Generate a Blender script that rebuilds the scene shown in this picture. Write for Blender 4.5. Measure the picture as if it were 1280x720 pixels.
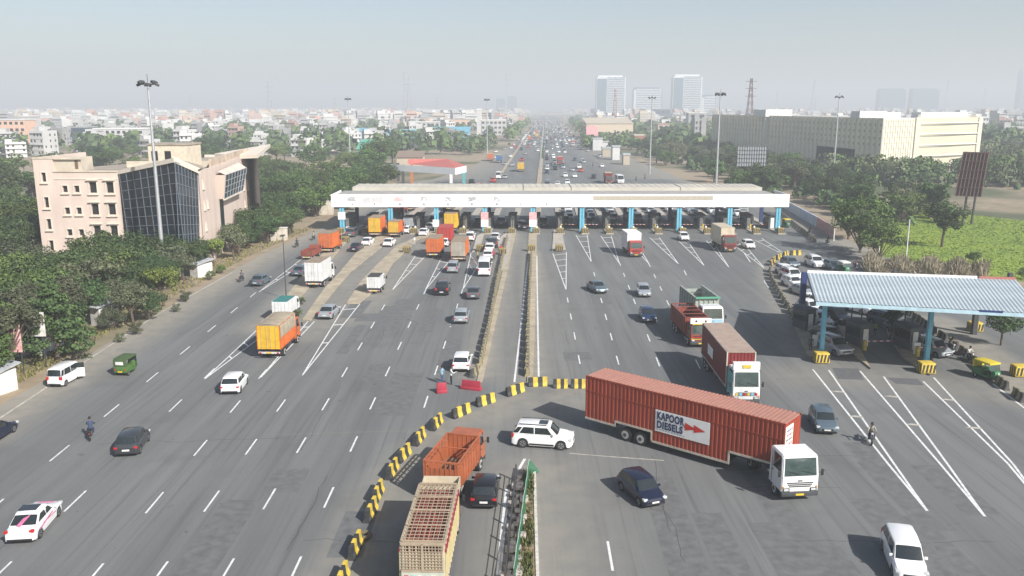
import bpy, bmesh, math, random
from mathutils import Vector, Matrix
R = math.radians
random.seed(7)
for o in list(bpy.data.objects): bpy.data.objects.remove(o)
scn = bpy.context.scene
COL = scn.collection

# ---------------------------------------------------------------- camera
CAM_H = 25.0; FPX = 1065.0; PITCH = math.atan(227/FPX)
cd = bpy.data.cameras.new('camera'); cam = bpy.data.objects.new('camera', cd); COL.objects.link(cam)
cam.location = (0, 0, CAM_H); cam.rotation_euler = (math.pi/2-PITCH, 0, 0)
cd.sensor_width = 36; cd.lens = 36*FPX/1280; cd.clip_start = 0.5; cd.clip_end = 20000
scn.camera = cam

# ---------------------------------------------------------------- light
SUN_EL = R(36); SDX, SDY = 0.67, -0.74          # horizontal direction TOWARDS the sun
wd = bpy.data.worlds.new('World'); scn.world = wd; wd.use_nodes = True
nt = wd.node_tree; bg = nt.nodes['Background']
sky = nt.nodes.new('ShaderNodeTexSky'); sky.sky_type = 'NISHITA'; sky.sun_disc = False
sky.sun_elevation = SUN_EL; sky.sun_rotation = math.atan2(SDX, SDY)
sky.air_density = 1.0; sky.dust_density = 2.0; sky.ozone_density = 1.0; sky.altitude = 200
nt.links.new(sky.outputs[0], bg.inputs[0]); bg.inputs[1].default_value = 0.08
sd = bpy.data.lights.new('sun', 'SUN'); sd.energy = 5.0; sd.angle = R(0.6); sd.color = (1.0, 0.965, 0.925)
so = bpy.data.objects.new('sun', sd); COL.objects.link(so)
so.rotation_euler = Vector((SDX*math.cos(SUN_EL), SDY*math.cos(SUN_EL), math.sin(SUN_EL))).to_track_quat('Z', 'Y').to_euler()
vs = scn.view_settings; vs.view_transform = 'Standard'; vs.look = 'None'; vs.gamma = 1.0; vs.exposure = 0.65
vs.use_curve_mapping = False

# ---------------------------------------------------------------- helpers
def W(px, py, z=0.0):
    """pixel of the survey picture -> point of the site at height z"""
    a = (px-640)/FPX; b = -(py-360)/FPX; c, s = math.cos(PITCH), math.sin(PITCH)
    dx, dy, dz = a, c+b*s, -s+b*c
    t = (z-CAM_H)/dz
    return Vector((dx*t, dy*t, z))
def line(p, q, n):
    return [p.lerp(q, i/(n-1)) for i in range(n)]

MATS = {}
def mat(name, color, rough=0.7, metal=0.0, var=0.12, scale=2.0, coat=0.0, alpha=1.0, bump=0.0, spec=0.5, streak=None, rnd=0.0, emit=None):
    if name in MATS: return MATS[name]
    m = bpy.data.materials.new(name); m.use_nodes = True; t = m.node_tree; b = t.nodes['Principled BSDF']
    b.inputs['Roughness'].default_value = rough; b.inputs['Metallic'].default_value = metal
    b.inputs['Coat Weight'].default_value = coat; b.inputs['Specular IOR Level'].default_value = spec
    tc = t.nodes.new('ShaderNodeTexCoord'); nz = t.nodes.new('ShaderNodeTexNoise')
    nz.inputs['Scale'].default_value = scale; nz.inputs['Detail'].default_value = 5
    if streak:
        mp = t.nodes.new('ShaderNodeMapping'); mp.inputs['Scale'].default_value = streak
        t.links.new(tc.outputs['Object'], mp.inputs[0]); t.links.new(mp.outputs[0], nz.inputs['Vector'])
    else: t.links.new(tc.outputs['Object'], nz.inputs['Vector'])
    rp = t.nodes.new('ShaderNodeValToRGB'); t.links.new(nz.outputs[0], rp.inputs[0])
    e = rp.color_ramp.elements; e[0].position = 0.3; e[1].position = 0.7
    e[0].color = [max(0, c*(1-var)) for c in color]+[1]; e[1].color = [min(1, c*(1+var)) for c in color]+[1]
    out = rp.outputs[0]
    if rnd:
        oi = t.nodes.new('ShaderNodeObjectInfo'); hs = t.nodes.new('ShaderNodeHueSaturation')
        mr = t.nodes.new('ShaderNodeMapRange'); mr.inputs[3].default_value = 1-rnd; mr.inputs[4].default_value = 1+rnd
        t.links.new(oi.outputs['Random'], mr.inputs[0]); t.links.new(mr.outputs[0], hs.inputs['Value'])
        t.links.new(out, hs.inputs['Color']); out = hs.outputs[0]
    t.links.new(out, b.inputs['Base Color'])
    if bump:
        bp = t.nodes.new('ShaderNodeBump'); bp.inputs['Strength'].default_value = bump; bp.inputs['Distance'].default_value = 0.05
        t.links.new(nz.outputs[0], bp.inputs['Height']); t.links.new(bp.outputs[0], b.inputs['Normal'])
    if alpha < 1: b.inputs['Alpha'].default_value = alpha
    MATS[name] = m; return m

class MB:
    """collects shapes for one mesh"""
    def __init__(s): s.v = []; s.f = []; s.m = []; s.mats = []; s.sm = []
    def mi(s, m):
        if m not in s.mats: s.mats.append(m)
        return s.mats.index(m)
    def poly(s, pts, m, smooth=False):
        n = len(s.v); s.v += [tuple(p) for p in pts]; s.f.append(tuple(range(n, n+len(pts)))); s.m.append(s.mi(m)); s.sm.append(smooth)
    def mesh(s, vs, fs, m, smooth=False):
        n = len(s.v); s.v += [tuple(p) for p in vs]; k = s.mi(m)
        for f in fs: s.f.append(tuple(i+n for i in f)); s.m.append(k); s.sm.append(smooth)
    def hexa(s, c, m):   # 8 corners: bottom 0-3 ccw, top 4-7
        s.mesh(c, [(3,2,1,0),(4,5,6,7),(0,1,5,4),(1,2,6,5),(2,3,7,6),(3,0,4,7)], m)
    def box(s, x0, x1, y0, y1, z0, z1, m, M=None):
        c = [Vector(p) for p in ((x0,y0,z0),(x1,y0,z0),(x1,y1,z0),(x0,y1,z0),(x0,y0,z1),(x1,y0,z1),(x1,y1,z1),(x0,y1,z1))]
        if M: c = [M @ p for p in c]
        s.hexa(c, m)
    def prism(s, base, z0, z1, m):     # plan polygon ccw; z1 may be list
        n = len(base); z1 = z1 if isinstance(z1, (list, tuple)) else [z1]*n
        vs = [(p[0], p[1], z0) for p in base]+[(p[0], p[1], z) for p, z in zip(base, z1)]
        fs = [tuple(range(n-1, -1, -1)), tuple(range(n, 2*n))]+[(i, (i+1) % n, n+(i+1) % n, n+i) for i in range(n)]
        s.mesh(vs, fs, m)
    def bev(s, x0, x1, y0, y1, z0, z1, b, m, M=None, seg=2, taper=None):
        bm = bmesh.new(); bmesh.ops.create_cube(bm, size=1)
        for v in bm.verts:
            tx = ty = 1.0
            if taper and v.co.z > 0: tx, ty = taper
            v.co = Vector(((x0+x1)/2+v.co.x*(x1-x0)*tx, (y0+y1)/2+v.co.y*(y1-y0)*ty, (z0+z1)/2+v.co.z*(z1-z0)))
        bmesh.ops.bevel(bm, geom=bm.edges[:], offset=b, segments=seg, affect='EDGES', profile=0.6)
        s.bm(bm, m, M, True)
    def bm(s, bm, m, M=None, smooth=False):
        bm.verts.index_update()
        vs = [(M @ v.co if M else v.co.copy()) for v in bm.verts]
        s.mesh(vs, [tuple(v.index for v in f.verts) for f in bm.faces], m, smooth); bm.free()
    def tube(s, p, q, r, m, n=8, r2=None, cap=True):
        p, q = Vector(p), Vector(q); r2 = r if r2 is None else r2
        d = (q-p).normalized(); a = d.orthogonal().normalized(); b = d.cross(a)
        vs = [p+(a*math.cos(t)+b*math.sin(t))*r for t in [2*math.pi*i/n for i in range(n)]]
        vs += [q+(a*math.cos(t)+b*math.sin(t))*r2 for t in [2*math.pi*i/n for i in range(n)]]
        fs = [(i, (i+1) % n, n+(i+1) % n, n+i) for i in range(n)]
        s.mesh(vs, fs, m, True)
        if cap: s.mesh(vs, [tuple(range(n-1, -1, -1)), tuple(range(n, 2*n))], m)
    def bar(s, p, q, w, h, m):         # box beam between points
        p, q = Vector(p), Vector(q); d = (q-p).normalized()
        a = d.cross(Vector((0, 0, 1)))
        a = Vector((1, 0, 0)) if a.length < 1e-4 else a.normalized()
        b = a.cross(d)
        c = [p-a*w/2-b*h/2, p+a*w/2-b*h/2, p+a*w/2+b*h/2, p-a*w/2+b*h/2, q-a*w/2-b*h/2, q+a*w/2-b*h/2, q+a*w/2+b*h/2, q-a*w/2+b*h/2]
        s.mesh(c, [(3,2,1,0),(4,5,6,7),(0,1,5,4),(1,2,6,5),(2,3,7,6),(3,0,4,7)], m)
    def build(s, name, parent=None, loc=None, rz=None, angle=35):
        me = bpy.data.meshes.new(name); me.from_pydata(s.v, [], s.f)
        for m in s.mats: me.materials.append(m)
        me.polygons.foreach_set('material_index', s.m); me.polygons.foreach_set('use_smooth', s.sm)
        me.update()
        if any(s.sm):
            bm = bmesh.new(); bm.from_mesh(me); bmesh.ops.remove_doubles(bm, verts=bm.verts, dist=0.0005); bm.to_mesh(me); bm.free()
            me.set_sharp_from_angle(angle=R(angle))
        o = bpy.data.objects.new(name, me); COL.objects.link(o)
        if parent: o.parent = parent
        if loc is not None: o.location = loc
        if rz is not None: o.rotation_euler.z = rz
        return o
def empty(name, loc=(0,0,0), rz=0):
    o = bpy.data.objects.new(name, None); COL.objects.link(o); o.location = loc; o.rotation_euler.z = rz; o.empty_display_size = 0.5; return o
def tag(o, label=None, cat=None, group=None, kind=None):
    if label: o['label'] = label
    if cat: o['category'] = cat
    if group: o['group'] = group
    if kind: o['kind'] = kind
    return o
def struct(o): o['kind'] = 'structure'; return o
def copy_tree(o, parent=None):
    c = o.copy(); COL.objects.link(c); c.parent = parent
    for ch in KIDS.get(o.name, []): copy_tree(ch, c)
    return c
KIDS = {}
def index_kids(root):
    for ch in root.children:
        KIDS.setdefault(root.name, []); 
        if ch not in KIDS[root.name]: KIDS[root.name].append(ch)
        index_kids(ch)
PROTO = {}
def place(key, make, loc, rz, label, cat, group=None, scale=None):
    """first use takes the built thing itself, later uses copy it with its parts"""
    if key not in PROTO:
        r = make(); index_kids(r); PROTO[key] = r
    else: r = copy_tree(PROTO[key])
    r.location = loc; r.rotation_euler.z = rz
    r.scale = (1,1,1)
    if scale is not None: r.scale = scale if hasattr(scale, '__len__') else (scale,)*3
    for k in ('group',):
        if k in r.keys(): del r[k]
    tag(r, label, cat, group); return r
def heading(p, q):                      # rotation of a thing whose nose is +Y
    d = Vector(q)-Vector(p); return math.atan2(-d.x, d.y)

# ---------------------------------------------------------------- materials
RUB = mat('tyre_rubber', (0.02,0.02,0.02), 0.85)
RIM = mat('rim_metal', (0.42,0.43,0.44), 0.35, 0.8)
GLS = mat('dark_glass', (0.018,0.024,0.026), 0.06, 0, 0.1, spec=0.8)
GLT = mat('tinted_glass', (0.05,0.075,0.07), 0.08, 0, 0.2, 3, spec=0.8)
BLK = mat('black_plastic', (0.02,0.02,0.022), 0.5)
CHR = mat('chrome_trim', (0.6,0.6,0.62), 0.2, 0.9)
HLM = mat('headlamp_lens', (0.6,0.62,0.62), 0.12, 0.2)
RED = mat('red_lamp_lens', (0.42,0.012,0.015), 0.2, coat=0.5)
AMB = mat('amber_lamp_lens', (0.6,0.22,0.02), 0.25)
PLW = mat('white_plate', (0.62,0.62,0.6), 0.5)
PLY = mat('yellow_plate', (0.65,0.45,0.02), 0.5)
WHT = mat('white_paint', (0.74,0.73,0.7), 0.5, var=0.07, scale=1.5)
GRM = mat('dark_steel', (0.06,0.062,0.065), 0.6, 0.2)
BLU = mat('sky_blue_paint', (0.13,0.42,0.56), 0.5, var=0.12)
NVY = mat('navy_paint', (0.02,0.04,0.14), 0.5)  # plain navy on the sign strip, painted-on shade on the rear columns
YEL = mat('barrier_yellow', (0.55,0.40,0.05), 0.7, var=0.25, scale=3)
BKP = mat('barrier_black', (0.035,0.035,0.035), 0.75, var=0.4, scale=3)
CON = mat('concrete', (0.36,0.33,0.28), 0.9, var=0.18, scale=0.8, bump=0.3)
CONT = mat('tan_concrete', (0.34,0.29,0.21), 0.95, var=0.22, scale=0.6, bump=0.3)
GAL = mat('galvanised_steel', (0.45,0.47,0.48), 0.45, 0.5, var=0.08)
PNT = mat('road_paint', (0.62,0.62,0.6), 0.7, var=0.22, scale=2.5)
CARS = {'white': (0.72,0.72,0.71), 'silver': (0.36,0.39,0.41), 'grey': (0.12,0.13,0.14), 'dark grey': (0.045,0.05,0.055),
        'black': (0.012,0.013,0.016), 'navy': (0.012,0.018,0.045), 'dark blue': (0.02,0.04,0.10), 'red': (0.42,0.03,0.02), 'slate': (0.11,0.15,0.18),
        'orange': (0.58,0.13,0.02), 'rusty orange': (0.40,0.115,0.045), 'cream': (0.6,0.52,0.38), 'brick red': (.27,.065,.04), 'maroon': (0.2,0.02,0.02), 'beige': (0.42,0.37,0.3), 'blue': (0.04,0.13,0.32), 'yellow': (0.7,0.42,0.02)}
def tpaint(c):
    return mat('weathered_'+c.replace(' ', '_'), tuple(q*.86 for q in CARS[c]), 0.5, 0.0, 0.16, 1.3, coat=0.15)
ORD = lambda k: '%d%s' % (k, 'th' if 10 < k % 100 < 14 else {1:'st',2:'nd',3:'rd'}.get(k % 10, 'th'))
def paint(c):
    m = mat('paint_'+c.replace(' ', '_'), CARS[c], 0.32, 0.0 if c in ('white','red','rusty orange','orange','cream','yellow','beige') else 0.35, 0.04, 1.0, coat=0.6)
    return m

# ---------------------------------------------------------------- haze
HZ = bpy.data.materials.new('haze_air'); HZ.use_nodes = True; t = HZ.node_tree
t.nodes.remove(t.nodes['Principled BSDF']); pv = t.nodes.new('ShaderNodeVolumePrincipled')
pv.inputs['Color'].default_value = (0.925,0.972,1.0,1); pv.inputs['Density'].default_value = 0.00068; pv.inputs['Anisotropy'].default_value = 0.03
t.links.new(pv.outputs[0], t.nodes['Material Output'].inputs['Volume'])
mb = MB(); mb.box(-4500, 4500, -150, 7200, -1.0, 135, HZ)
hz = mb.build('haze'); tag(hz, 'pale grey winter haze hanging over the whole city', 'haze', kind='stuff')
# ================================================================ ground and roads
def mixn(t, fac, a, b, mode='MIX'):
    n = t.nodes.new('ShaderNodeMix'); n.data_type = 'RGBA'; n.blend_type = mode
    for sck, val in ((n.inputs[0], fac), (n.inputs[6], a), (n.inputs[7], b)):
        if isinstance(val, bpy.types.NodeSocket): t.links.new(val, sck)
        elif isinstance(val, (int, float)): sck.default_value = val
        else: sck.default_value = (*val, 1)
    return n.outputs[2]
def noise(t, vec, scale, detail=5, lo=0.35, hi=0.65, rough=0.55):
    n = t.nodes.new('ShaderNodeTexNoise'); n.inputs['Scale'].default_value = scale; n.inputs['Detail'].default_value = detail
    n.inputs['Roughness'].default_value = rough; t.links.new(vec, n.inputs['Vector'])
    m = t.nodes.new('ShaderNodeMapRange'); m.inputs[1].default_value = lo; m.inputs[2].default_value = hi
    t.links.new(n.outputs[0], m.inputs[0]); return m.outputs[0]
def mapping(t, vec, sc, rot=(0,0,0)):
    n = t.nodes.new('ShaderNodeMapping'); n.inputs['Scale'].default_value = sc; n.inputs['Rotation'].default_value = rot
    t.links.new(vec, n.inputs[0]); return n.outputs[0]
def mathn(t, op, a, b):
    n = t.nodes.new('ShaderNodeMath'); n.operation = op; n.use_clamp = True
    for s_, v_ in ((n.inputs[0], a), (n.inputs[1], b)):
        if isinstance(v_, (int, float)): s_.default_value = v_
        else: t.links.new(v_, s_)
    return n.outputs[0]
# dry ground
g = bpy.data.materials.new('dry_ground'); g.use_nodes = True; t = g.node_tree; b = t.nodes['Principled BSDF']; b.inputs['Roughness'].default_value = 1
tc = t.nodes.new('ShaderNodeTexCoord').outputs['Object']
c1 = mixn(t, noise(t, tc, 0.02), (0.26,0.20,0.13), (0.16,0.135,0.085))
c2 = mixn(t, noise(t, tc, 0.35, 8), c1, (0.31,0.245,0.165))
c3 = mixn(t, noise(t, tc, 0.012, 3, 0.5, 0.6), c2, (0.07,0.085,0.035))
t.links.new(c3, b.inputs['Base Color'])
mb = MB(); mb.poly([(-4400,-140,0),(4400,-140,0),(4400,7100,0),(-4400,7100,0)], g)
struct(mb.build('ground'))

# asphalt with dust attribute
A = bpy.data.materials.new('dusty_asphalt'); A.use_nodes = True; t = A.node_tree; b = t.nodes['Principled BSDF']
b.inputs['Roughness'].default_value = 0.85; b.inputs['Specular IOR Level'].default_value = 0.3
tc = t.nodes.new('ShaderNodeTexCoord').outputs['Object']
base = mixn(t, noise(t, tc, 0.045, 4, 0.3, 0.7), (0.124,0.130,0.128), (0.163,0.168,0.163))
strk = noise(t, mapping(t, tc, (0.9, 0.035, 1), (0,0,R(-1))), 1.0, 7, 0.38, 0.66)
base = mixn(t, mathn(t, 'MULTIPLY', strk, 0.6), base, (0.19,0.193,0.187))
band = noise(t, mapping(t, tc, (0.30, 0.012, 1), (0,0,R(-1))), 1.0, 3, 0.46, 0.62); base = mixn(t, mathn(t, 'MULTIPLY', band, 0.4), base, (0.10,0.103,0.104))
strk2 = noise(t, mapping(t, tc, (2.6, 0.05, 1), (0,0,R(2))), 1.0, 6, 0.52, 0.72)
base = mixn(t, mathn(t, 'MULTIPLY', strk2, 0.65), base, (0.085,0.087,0.088))
fine = noise(t, tc, 9.0, 4, 0.3, 0.7); base = mixn(t, mathn(t, 'MULTIPLY', fine, 0.22), base, (0.09,0.09,0.088))
patch = noise(t, tc, 0.11, 6, 0.58, 0.66); base = mixn(t, mathn(t, 'MULTIPLY', patch, 0.42), base, (0.1,0.1,0.098))
spots = noise(t, tc, 0.9, 3, 0.70, 0.74); base = mixn(t, mathn(t, 'MULTIPLY', spots, 0.55), base, (0.05,0.05,0.048))
at = t.nodes.new('ShaderNodeAttribute'); at.attribute_name = 'dust'
dn = noise(t, tc, 0.6, 8, 0.25, 0.75)
df = t.nodes.new('ShaderNodeMath'); df.operation = 'MULTIPLY_ADD'; t.links.new(dn, df.inputs[0]); t.links.new(at.outputs['Fac'], df.inputs[1]); 
h_ = t.nodes.new('ShaderNodeMath'); h_.operation = 'MULTIPLY'; t.links.new(at.outputs['Fac'], h_.inputs[0]); h_.inputs[1].default_value = 0.55
t.links.new(h_.outputs[0], df.inputs[2])
dfc = mathn(t, 'MULTIPLY', df.outputs[0], 1.0)
base = mixn(t, dfc, base, (0.265,0.245,0.205))
t.links.new(base, b.inputs['Base Color'])
bp = t.nodes.new('ShaderNodeBump'); bp.inputs['Strength'].default_value = 0.25; bp.inputs['Distance'].default_value = 0.02
t.links.new(fine, bp.inputs['Height']); t.links.new(bp.outputs[0], b.inputs['Normal'])

def seg_d(p, a, b):
    ax, ay = a[0], a[1]; bx, by = b[0]-ax, b[1]-ay; px, py = p[0]-ax, p[1]-ay
    L = bx*bx+by*by; u = max(0, min(1, (px*bx+py*by)/L)) if L else 0
    return math.hypot(px-bx*u, py-by*u)
# dusty strips: pixel polyline, core radius, falloff, strength
DUST = [([(-60,545),(0,505),(105,447),(245,362),(330,315),(400,285),(440,262)], 1.6, 4.5, 1.0),
        ([(440,262),(500,235),(585,212),(640,182)], 1.5, 5, .8),
        ([(597,470),(612,420),(626,350),(640,292)], .6, 1.5, .85),
        ([(630,475),(643,420),(650,350),(655,300)], 1.2, 3, .2),
        ([(666,478),(668,400),(667,315)], .7, 1.0, .8),
        ([(690,478),(690,400),(685,320)], 1.0, 4.5, .22),
        ([(440,715),(500,600),(560,540),(640,505),(730,495)], 1.3, 2.0, .55),
        ([(520,610),(590,535),(650,512),(720,505)], 1.5, 3.0, .35),
        ([(676,720),(672,650),(672,590)], 1.2, 3.5, .6),
        ([(720,720),(715,650),(700,595)], 2.0, 5.0, .22),
        ([(430,297),(380,360),(330,410)], 1.5, 2.5, .6), ([(500,290),(430,370),(380,420)], 1.5, 2.5, .5),
        ([(560,275),(470,370),(440,400)], 1.5, 2.5, .5),
        ([(1010,470),(1075,470),(1155,480),(1240,490)], 1.5, 4, .35),
        ([(1000,318),(965,330),(965,350),(985,390),(1005,440)], 1.0, 2, .6),
        ([(1045,295),(1100,322),(1180,350)], 1.8, 2.5, .9), ([(1170,400),(1240,450),(1290,500)], 1.2, 2, .8),
        ([(690,150),(735,178),(800,203),(870,228),(930,243),(985,262),(1040,290)], 2.0, 6, .8)]
DW = [([W(*p) for p in pl], r, f, s) for pl, r, f, s in DUST]
def dust(p):
    v = 0
    for pl, r, f, s in DW:
        d = min(seg_d(p, pl[i], pl[i+1]) for i in range(len(pl)-1))
        v = max(v, s*max(0, min(1, 1-(d-r)/f)))
    return v
def road_sheet(name, pts, z, step, m=A, dusty=True):
    bm = bmesh.new(); vs = [bm.verts.new((p[0], p[1], z)) for p in pts]; bm.faces.new(vs)
    x0, x1 = min(p[0] for p in pts), max(p[0] for p in pts); y0, y1 = min(p[1] for p in pts), max(p[1] for p in pts)
    x = x0+step
    while x < x1: bmesh.ops.bisect_plane(bm, geom=bm.verts[:]+bm.edges[:]+bm.faces[:], plane_co=(x,0,0), plane_no=(1,0,0)); x += step
    y = y0+step
    while y < y1: bmesh.ops.bisect_plane(bm, geom=bm.verts[:]+bm.edges[:]+bm.faces[:], plane_co=(0,y,0), plane_no=(0,1,0)); y += step*(1 if y < 190 else 3)
    me = bpy.data.meshes.new(name); bm.to_mesh(me); bm.free(); me.materials.append(m)
    for p in me.polygons:
        if p.normal.z < 0: p.flip()
    a = me.attributes.new('dust', 'FLOAT', 'POINT')
    a.data.foreach_set('value', [dust(v.co) for v in me.vertices])
    o = bpy.data.objects.new(name, me); COL.objects.link(o); return struct(o)
near = [W(*p) for p in [(-380,700),(-60,545),(0,507),(105,447),(245,364),(330,317),(400,286),(440,262),(478,240)]]
near += [Vector((-38,285,0)), Vector((-28,300,0)), Vector((60,300,0))]
near += [W(*p) for p in [(930,243),(985,262),(1040,291),(1110,322),(1200,352),(1400,420)]]
near += [Vector((110,40,0)), Vector((60,4,0)), Vector((-60,4,0))]
road_sheet('toll_plaza_road', near, 0.02, 1.6)
def RX(y): return 3.0+0.0394*(y-150)              # axis of the far road
FL = [(300,-28,60),(347,-18.5,60),(392,-15,59),(565,0,56),(614,3,55),(760,9,54),(1023,21,63),(1500,44,85),(2500,85,122)]
far = [Vector((a, y, 0)) for y, a, c in FL]+[Vector((c, y, 0)) for y, a, c in reversed(FL)]
road_sheet('highway_road', far, 0.016, 30)

# painted markings
mk = MB(); ZM = 0.026
def dash_line(px, w=0.15, ln=3.0, n=None, z=ZM, m=PNT):
    for (x0, y0, x1, y1) in px:
        a, b_ = W(x0, y0), W(x1, y1); d = (b_-a).normalized(); nrm = Vector((-d.y, d.x, 0))*w/2
        mk.poly([(a-nrm)+Vector((0,0,z)), (a+nrm)+Vector((0,0,z)), (b_+nrm)+Vector((0,0,z)), (b_-nrm)+Vector((0,0,z))], m)
ZK = [0]
def strip_line(pts, w=0.15, z=ZM, m=PNT):
    ZK[0] += 1; z = z+.0008*(ZK[0] % 5)
    pts = [W(*p) for p in pts]
    for i in range(len(pts)-1):
        a, b_ = pts[i], pts[i+1]; d = (b_-a).normalized(); n = Vector((-d.y, d.x, 0))*w/2; up = Vector((0,0,z)); e = d*0.03 if i else d*0
        mk.poly([a+e+n+up, a+e-n+up, b_-n+up, b_+n+up], m)
def lane(p0, p1, k0=-40, k1=40, y0=36, y1=165, ph=0):
    """dashes 3 m long every 9 m along the line through two picture points (p0: start of one dash)"""
    a, b_ = W(*p0), W(*p1); d = (b_-a).normalized(); n = Vector((-d.y, d.x, 0))*0.065; up = Vector((0,0,ZM))
    for k in range(k0, k1):
        s = a+d*(9*k); e = s+d*3
        if s.y < y0 or e.y > y1: continue
        mk.poly([s+n+up, s-n+up, e-n+up, e+n+up], PNT)
lane((62,577), (217,450), y1=118)
lane((80,640), (227,500), y1=85)
lane((182,642), (302,499), y1=84)
lane((255,640), (358,498), y1=73)
lane((329,637), (481,381), y1=112)
lane((405,635), (524,380), y1=125)
lane((530,510), (573,378), y1=125, y0=62)
lane((725,455), (710,377), y1=118, y0=78)
lane((773.5,456), (741,336), y1=135, y0=76)
lane((824.5,458), (778,338), y1=140, y0=76)
lane((875,461), (815,338), y1=140, y0=76)
dash_line([(766,714,759.5,677), (955,351,961,360), (930,316,938,328), (855,338,858,344), (563,408,566,398)])
strip_line([(643,478),(651,410),(657,352),(662,312)], 0.18)
strip_line([(673.5,478),(672.5,420),(671.5,360),(671,320)], 0.18)
EDG = mat('worn_road_paint', (0.42,0.39,0.33), 0.8, var=0.3, scale=1.5)
strip_line([(-60,565),(0,523),(50,490),(105,453),(150,424),(200,391),(245,366),(290,341)], 0.2, m=EDG)
strip_line([(656,574),(648,588)], 0.2)
strip_line([(634,612),(629,660),(623,720)], 0.3)
strip_line([(712,567),(760,571),(830,576)], 0.12, m=EDG)
strip_line([(345,544),(430,541),(507,539)], 0.06, m=mat('yellow_cable_line', (0.22,0.20,0.15), 0.9))
def hatch(l, r, apex, bars=4, w=0.13):
    L, Rr, P = W(*l), W(*r), W(*apex)
    strip_line([l, apex], w); strip_line([r, apex], w)
    up = Vector((0,0,ZM+0.006))
    for i in range(bars):
        u = (i+0.35)/(bars+0.8); a, b_ = L.lerp(P, u), Rr.lerp(P, u); d = (P-(L+Rr)/2).normalized()*0.16
        mk.poly([a-d+up, b_-d+up, b_+d+up, a+d+up][::-1], PNT)
for h in [((691,317),(708,315),(707.5,362),5), ((720,294),(734,294),(739,327),4), ((751,295),(764,295),(774,329),4), ((780,297),(792,297),(811,329.5),4),
          ((812,297),(824,297),(848,330),4), ((849,302),(860,302),(880,332),4), ((883,301),(889,299),(911,334),3), ((917,306),(927,302),(955,335),4),
          ((943,300),(952,298),(992,325),3), ((519,320),(531,321),(491,362),4), ((551,324),(562,326),(532,362),3), ((589,316),(599,330),(579,361),3),
          ((432,381),(450,380),(378,469.5),3), ((385,402),(393,402),(326,472),2), ((382,320),(392,322),(324,365),4), ((340,395),(352,402),(256,474),4)]:
    hatch(*h[:3], bars=h[3])
for l, r, ap, L2, R2 in [((1016,462),(1036,463),(1159,639),(1110,580),(1117.5,580)), ((1075,464),(1104.5,471),(1231,646),(1175,580),(1184,580)),
                 ((1154,477),(1167,472),(1312,642),(1260,580),(1266,580))]:
    strip_line([l, L2, ap], 0.17); strip_line([r, R2, ap], 0.17)
strip_line([(1241,480),(1280,510),(1330,545)], 0.17)
def swoosh(cx, cy):
    c = W(cx, cy)
    pts = [(c.x-.75, c.y-.1), (c.x-.1, c.y-.35), (c.x+.45, c.y-.5), (c.x+.5, c.y-.2), (c.x-.1, c.y+.05)]
    mk.poly([(x, y, ZM+.004) for x, y in pts], EDG)
for p in [(1048,489),(1070,520),(1114,495),(1141,530),(1184,499),(1217,534)]: swoosh(*p)
struct(mk.build('lane_markings'))
# tar seams / darker rectangular patches in front of the right booths
pt = MB(); DK = mat('fresh_tar', (0.10,0.102,0.104), 0.9, var=0.15)
for q in [[(1040,460),(1073,461),(1080,475),(1047,474)], [(1108,472),(1147,474),(1155,482),(1120,480)]]:
    pt.poly([W(*p)+Vector((0,0,0.0235)) for p in q][::-1], DK)
rp_ = random.Random(3)
DK2 = mat('old_tar_patch', (0.118,0.12,0.118), 0.9, var=0.2, scale=1.5); CK = mat('crack_sealer', (0.06,0.06,0.06), 0.9, var=.3)
for k in range(26):
    px, py = rp_.choice([(rp_.uniform(120,560), rp_.uniform(480,700)), (rp_.uniform(690,950), rp_.uniform(330,460)), (rp_.uniform(820,1250), rp_.uniform(560,710)), (rp_.uniform(420,580), rp_.uniform(380,470))])
    c = W(px,py); w_, l_ = rp_.uniform(.5,1.6), rp_.uniform(1.5,7); a = rp_.uniform(-.04,.04); zz = .0212+.0001*k
    pt.poly([(c.x+x*w_-y*l_*a, c.y+y*l_+x*w_*a, zz) for x, y in ((-1,-1),(1,-1),(1,1),(-1,1))], DK2)
for k in range(20):
    px, py = rp_.uniform(100,1200), rp_.uniform(400,710)
    if 470 < px < 700: continue
    c = W(px,py); x, y = c.x, c.y; n = rp_.randint(6,22); cross = rp_.random() < .35
    for i in range(n):
        nx_, ny_ = (x+rp_.uniform(.5,.9), y+rp_.uniform(-.2,.2)) if cross else (x+rp_.uniform(-.16,.16), y+rp_.uniform(.6,1.1))
        d = Vector((nx_-x, ny_-y, 0)).normalized(); q = Vector((-d.y, d.x, 0))*.022; zz = .0242+.00002*k
        pt.poly([(x+q.x,y+q.y,zz),(x-q.x,y-q.y,zz),(nx_-q.x,ny_-q.y,zz),(nx_+q.x,ny_+q.y,zz)], CK); x, y = nx_, ny_
struct(pt.build('road_repair_patches'))

# ================================================================ traffic islands (toll islands and medians)
ISL = MB()
def island(px, h=0.18, m=CON):
    pts = [W(*p) for p in px]
    a = sum(pts[i].x*pts[(i+1) % len(pts)].y-pts[(i+1) % len(pts)].x*pts[i].y for i in range(len(pts)))
    if a < 0: pts.reverse()
    o = MB(); o.prism([(p.x, p.y) for p in pts], 0.0, h, m); return struct(o.build('traffic_island'))
def wisland(pts, h=0.18, m=CON):
    o = MB(); o.prism(pts, 0.0, h, m); return struct(o.build('traffic_island'))
COLX = [428.5, 489, 546, 606, 666, 727, 788, 848, 911, 971]
YB = W(640, 290).y
ZB = W(640,290).y*math.cos(PITCH)+25*math.sin(PITCH)
NOSES = []
for i in range(19):
    px = 428.5+(971-428.5)/18*i
    x = (px-640)/FPX*ZB
    NOSES.append(x)
    yn = 168.5
    k = 0.0394
    if i in (0,2,4): continue
    wisland([(x-.75, yn), (x+.75, yn), (x+.75+k*44, yn+44), (x-.75+k*44, yn+44)])
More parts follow.
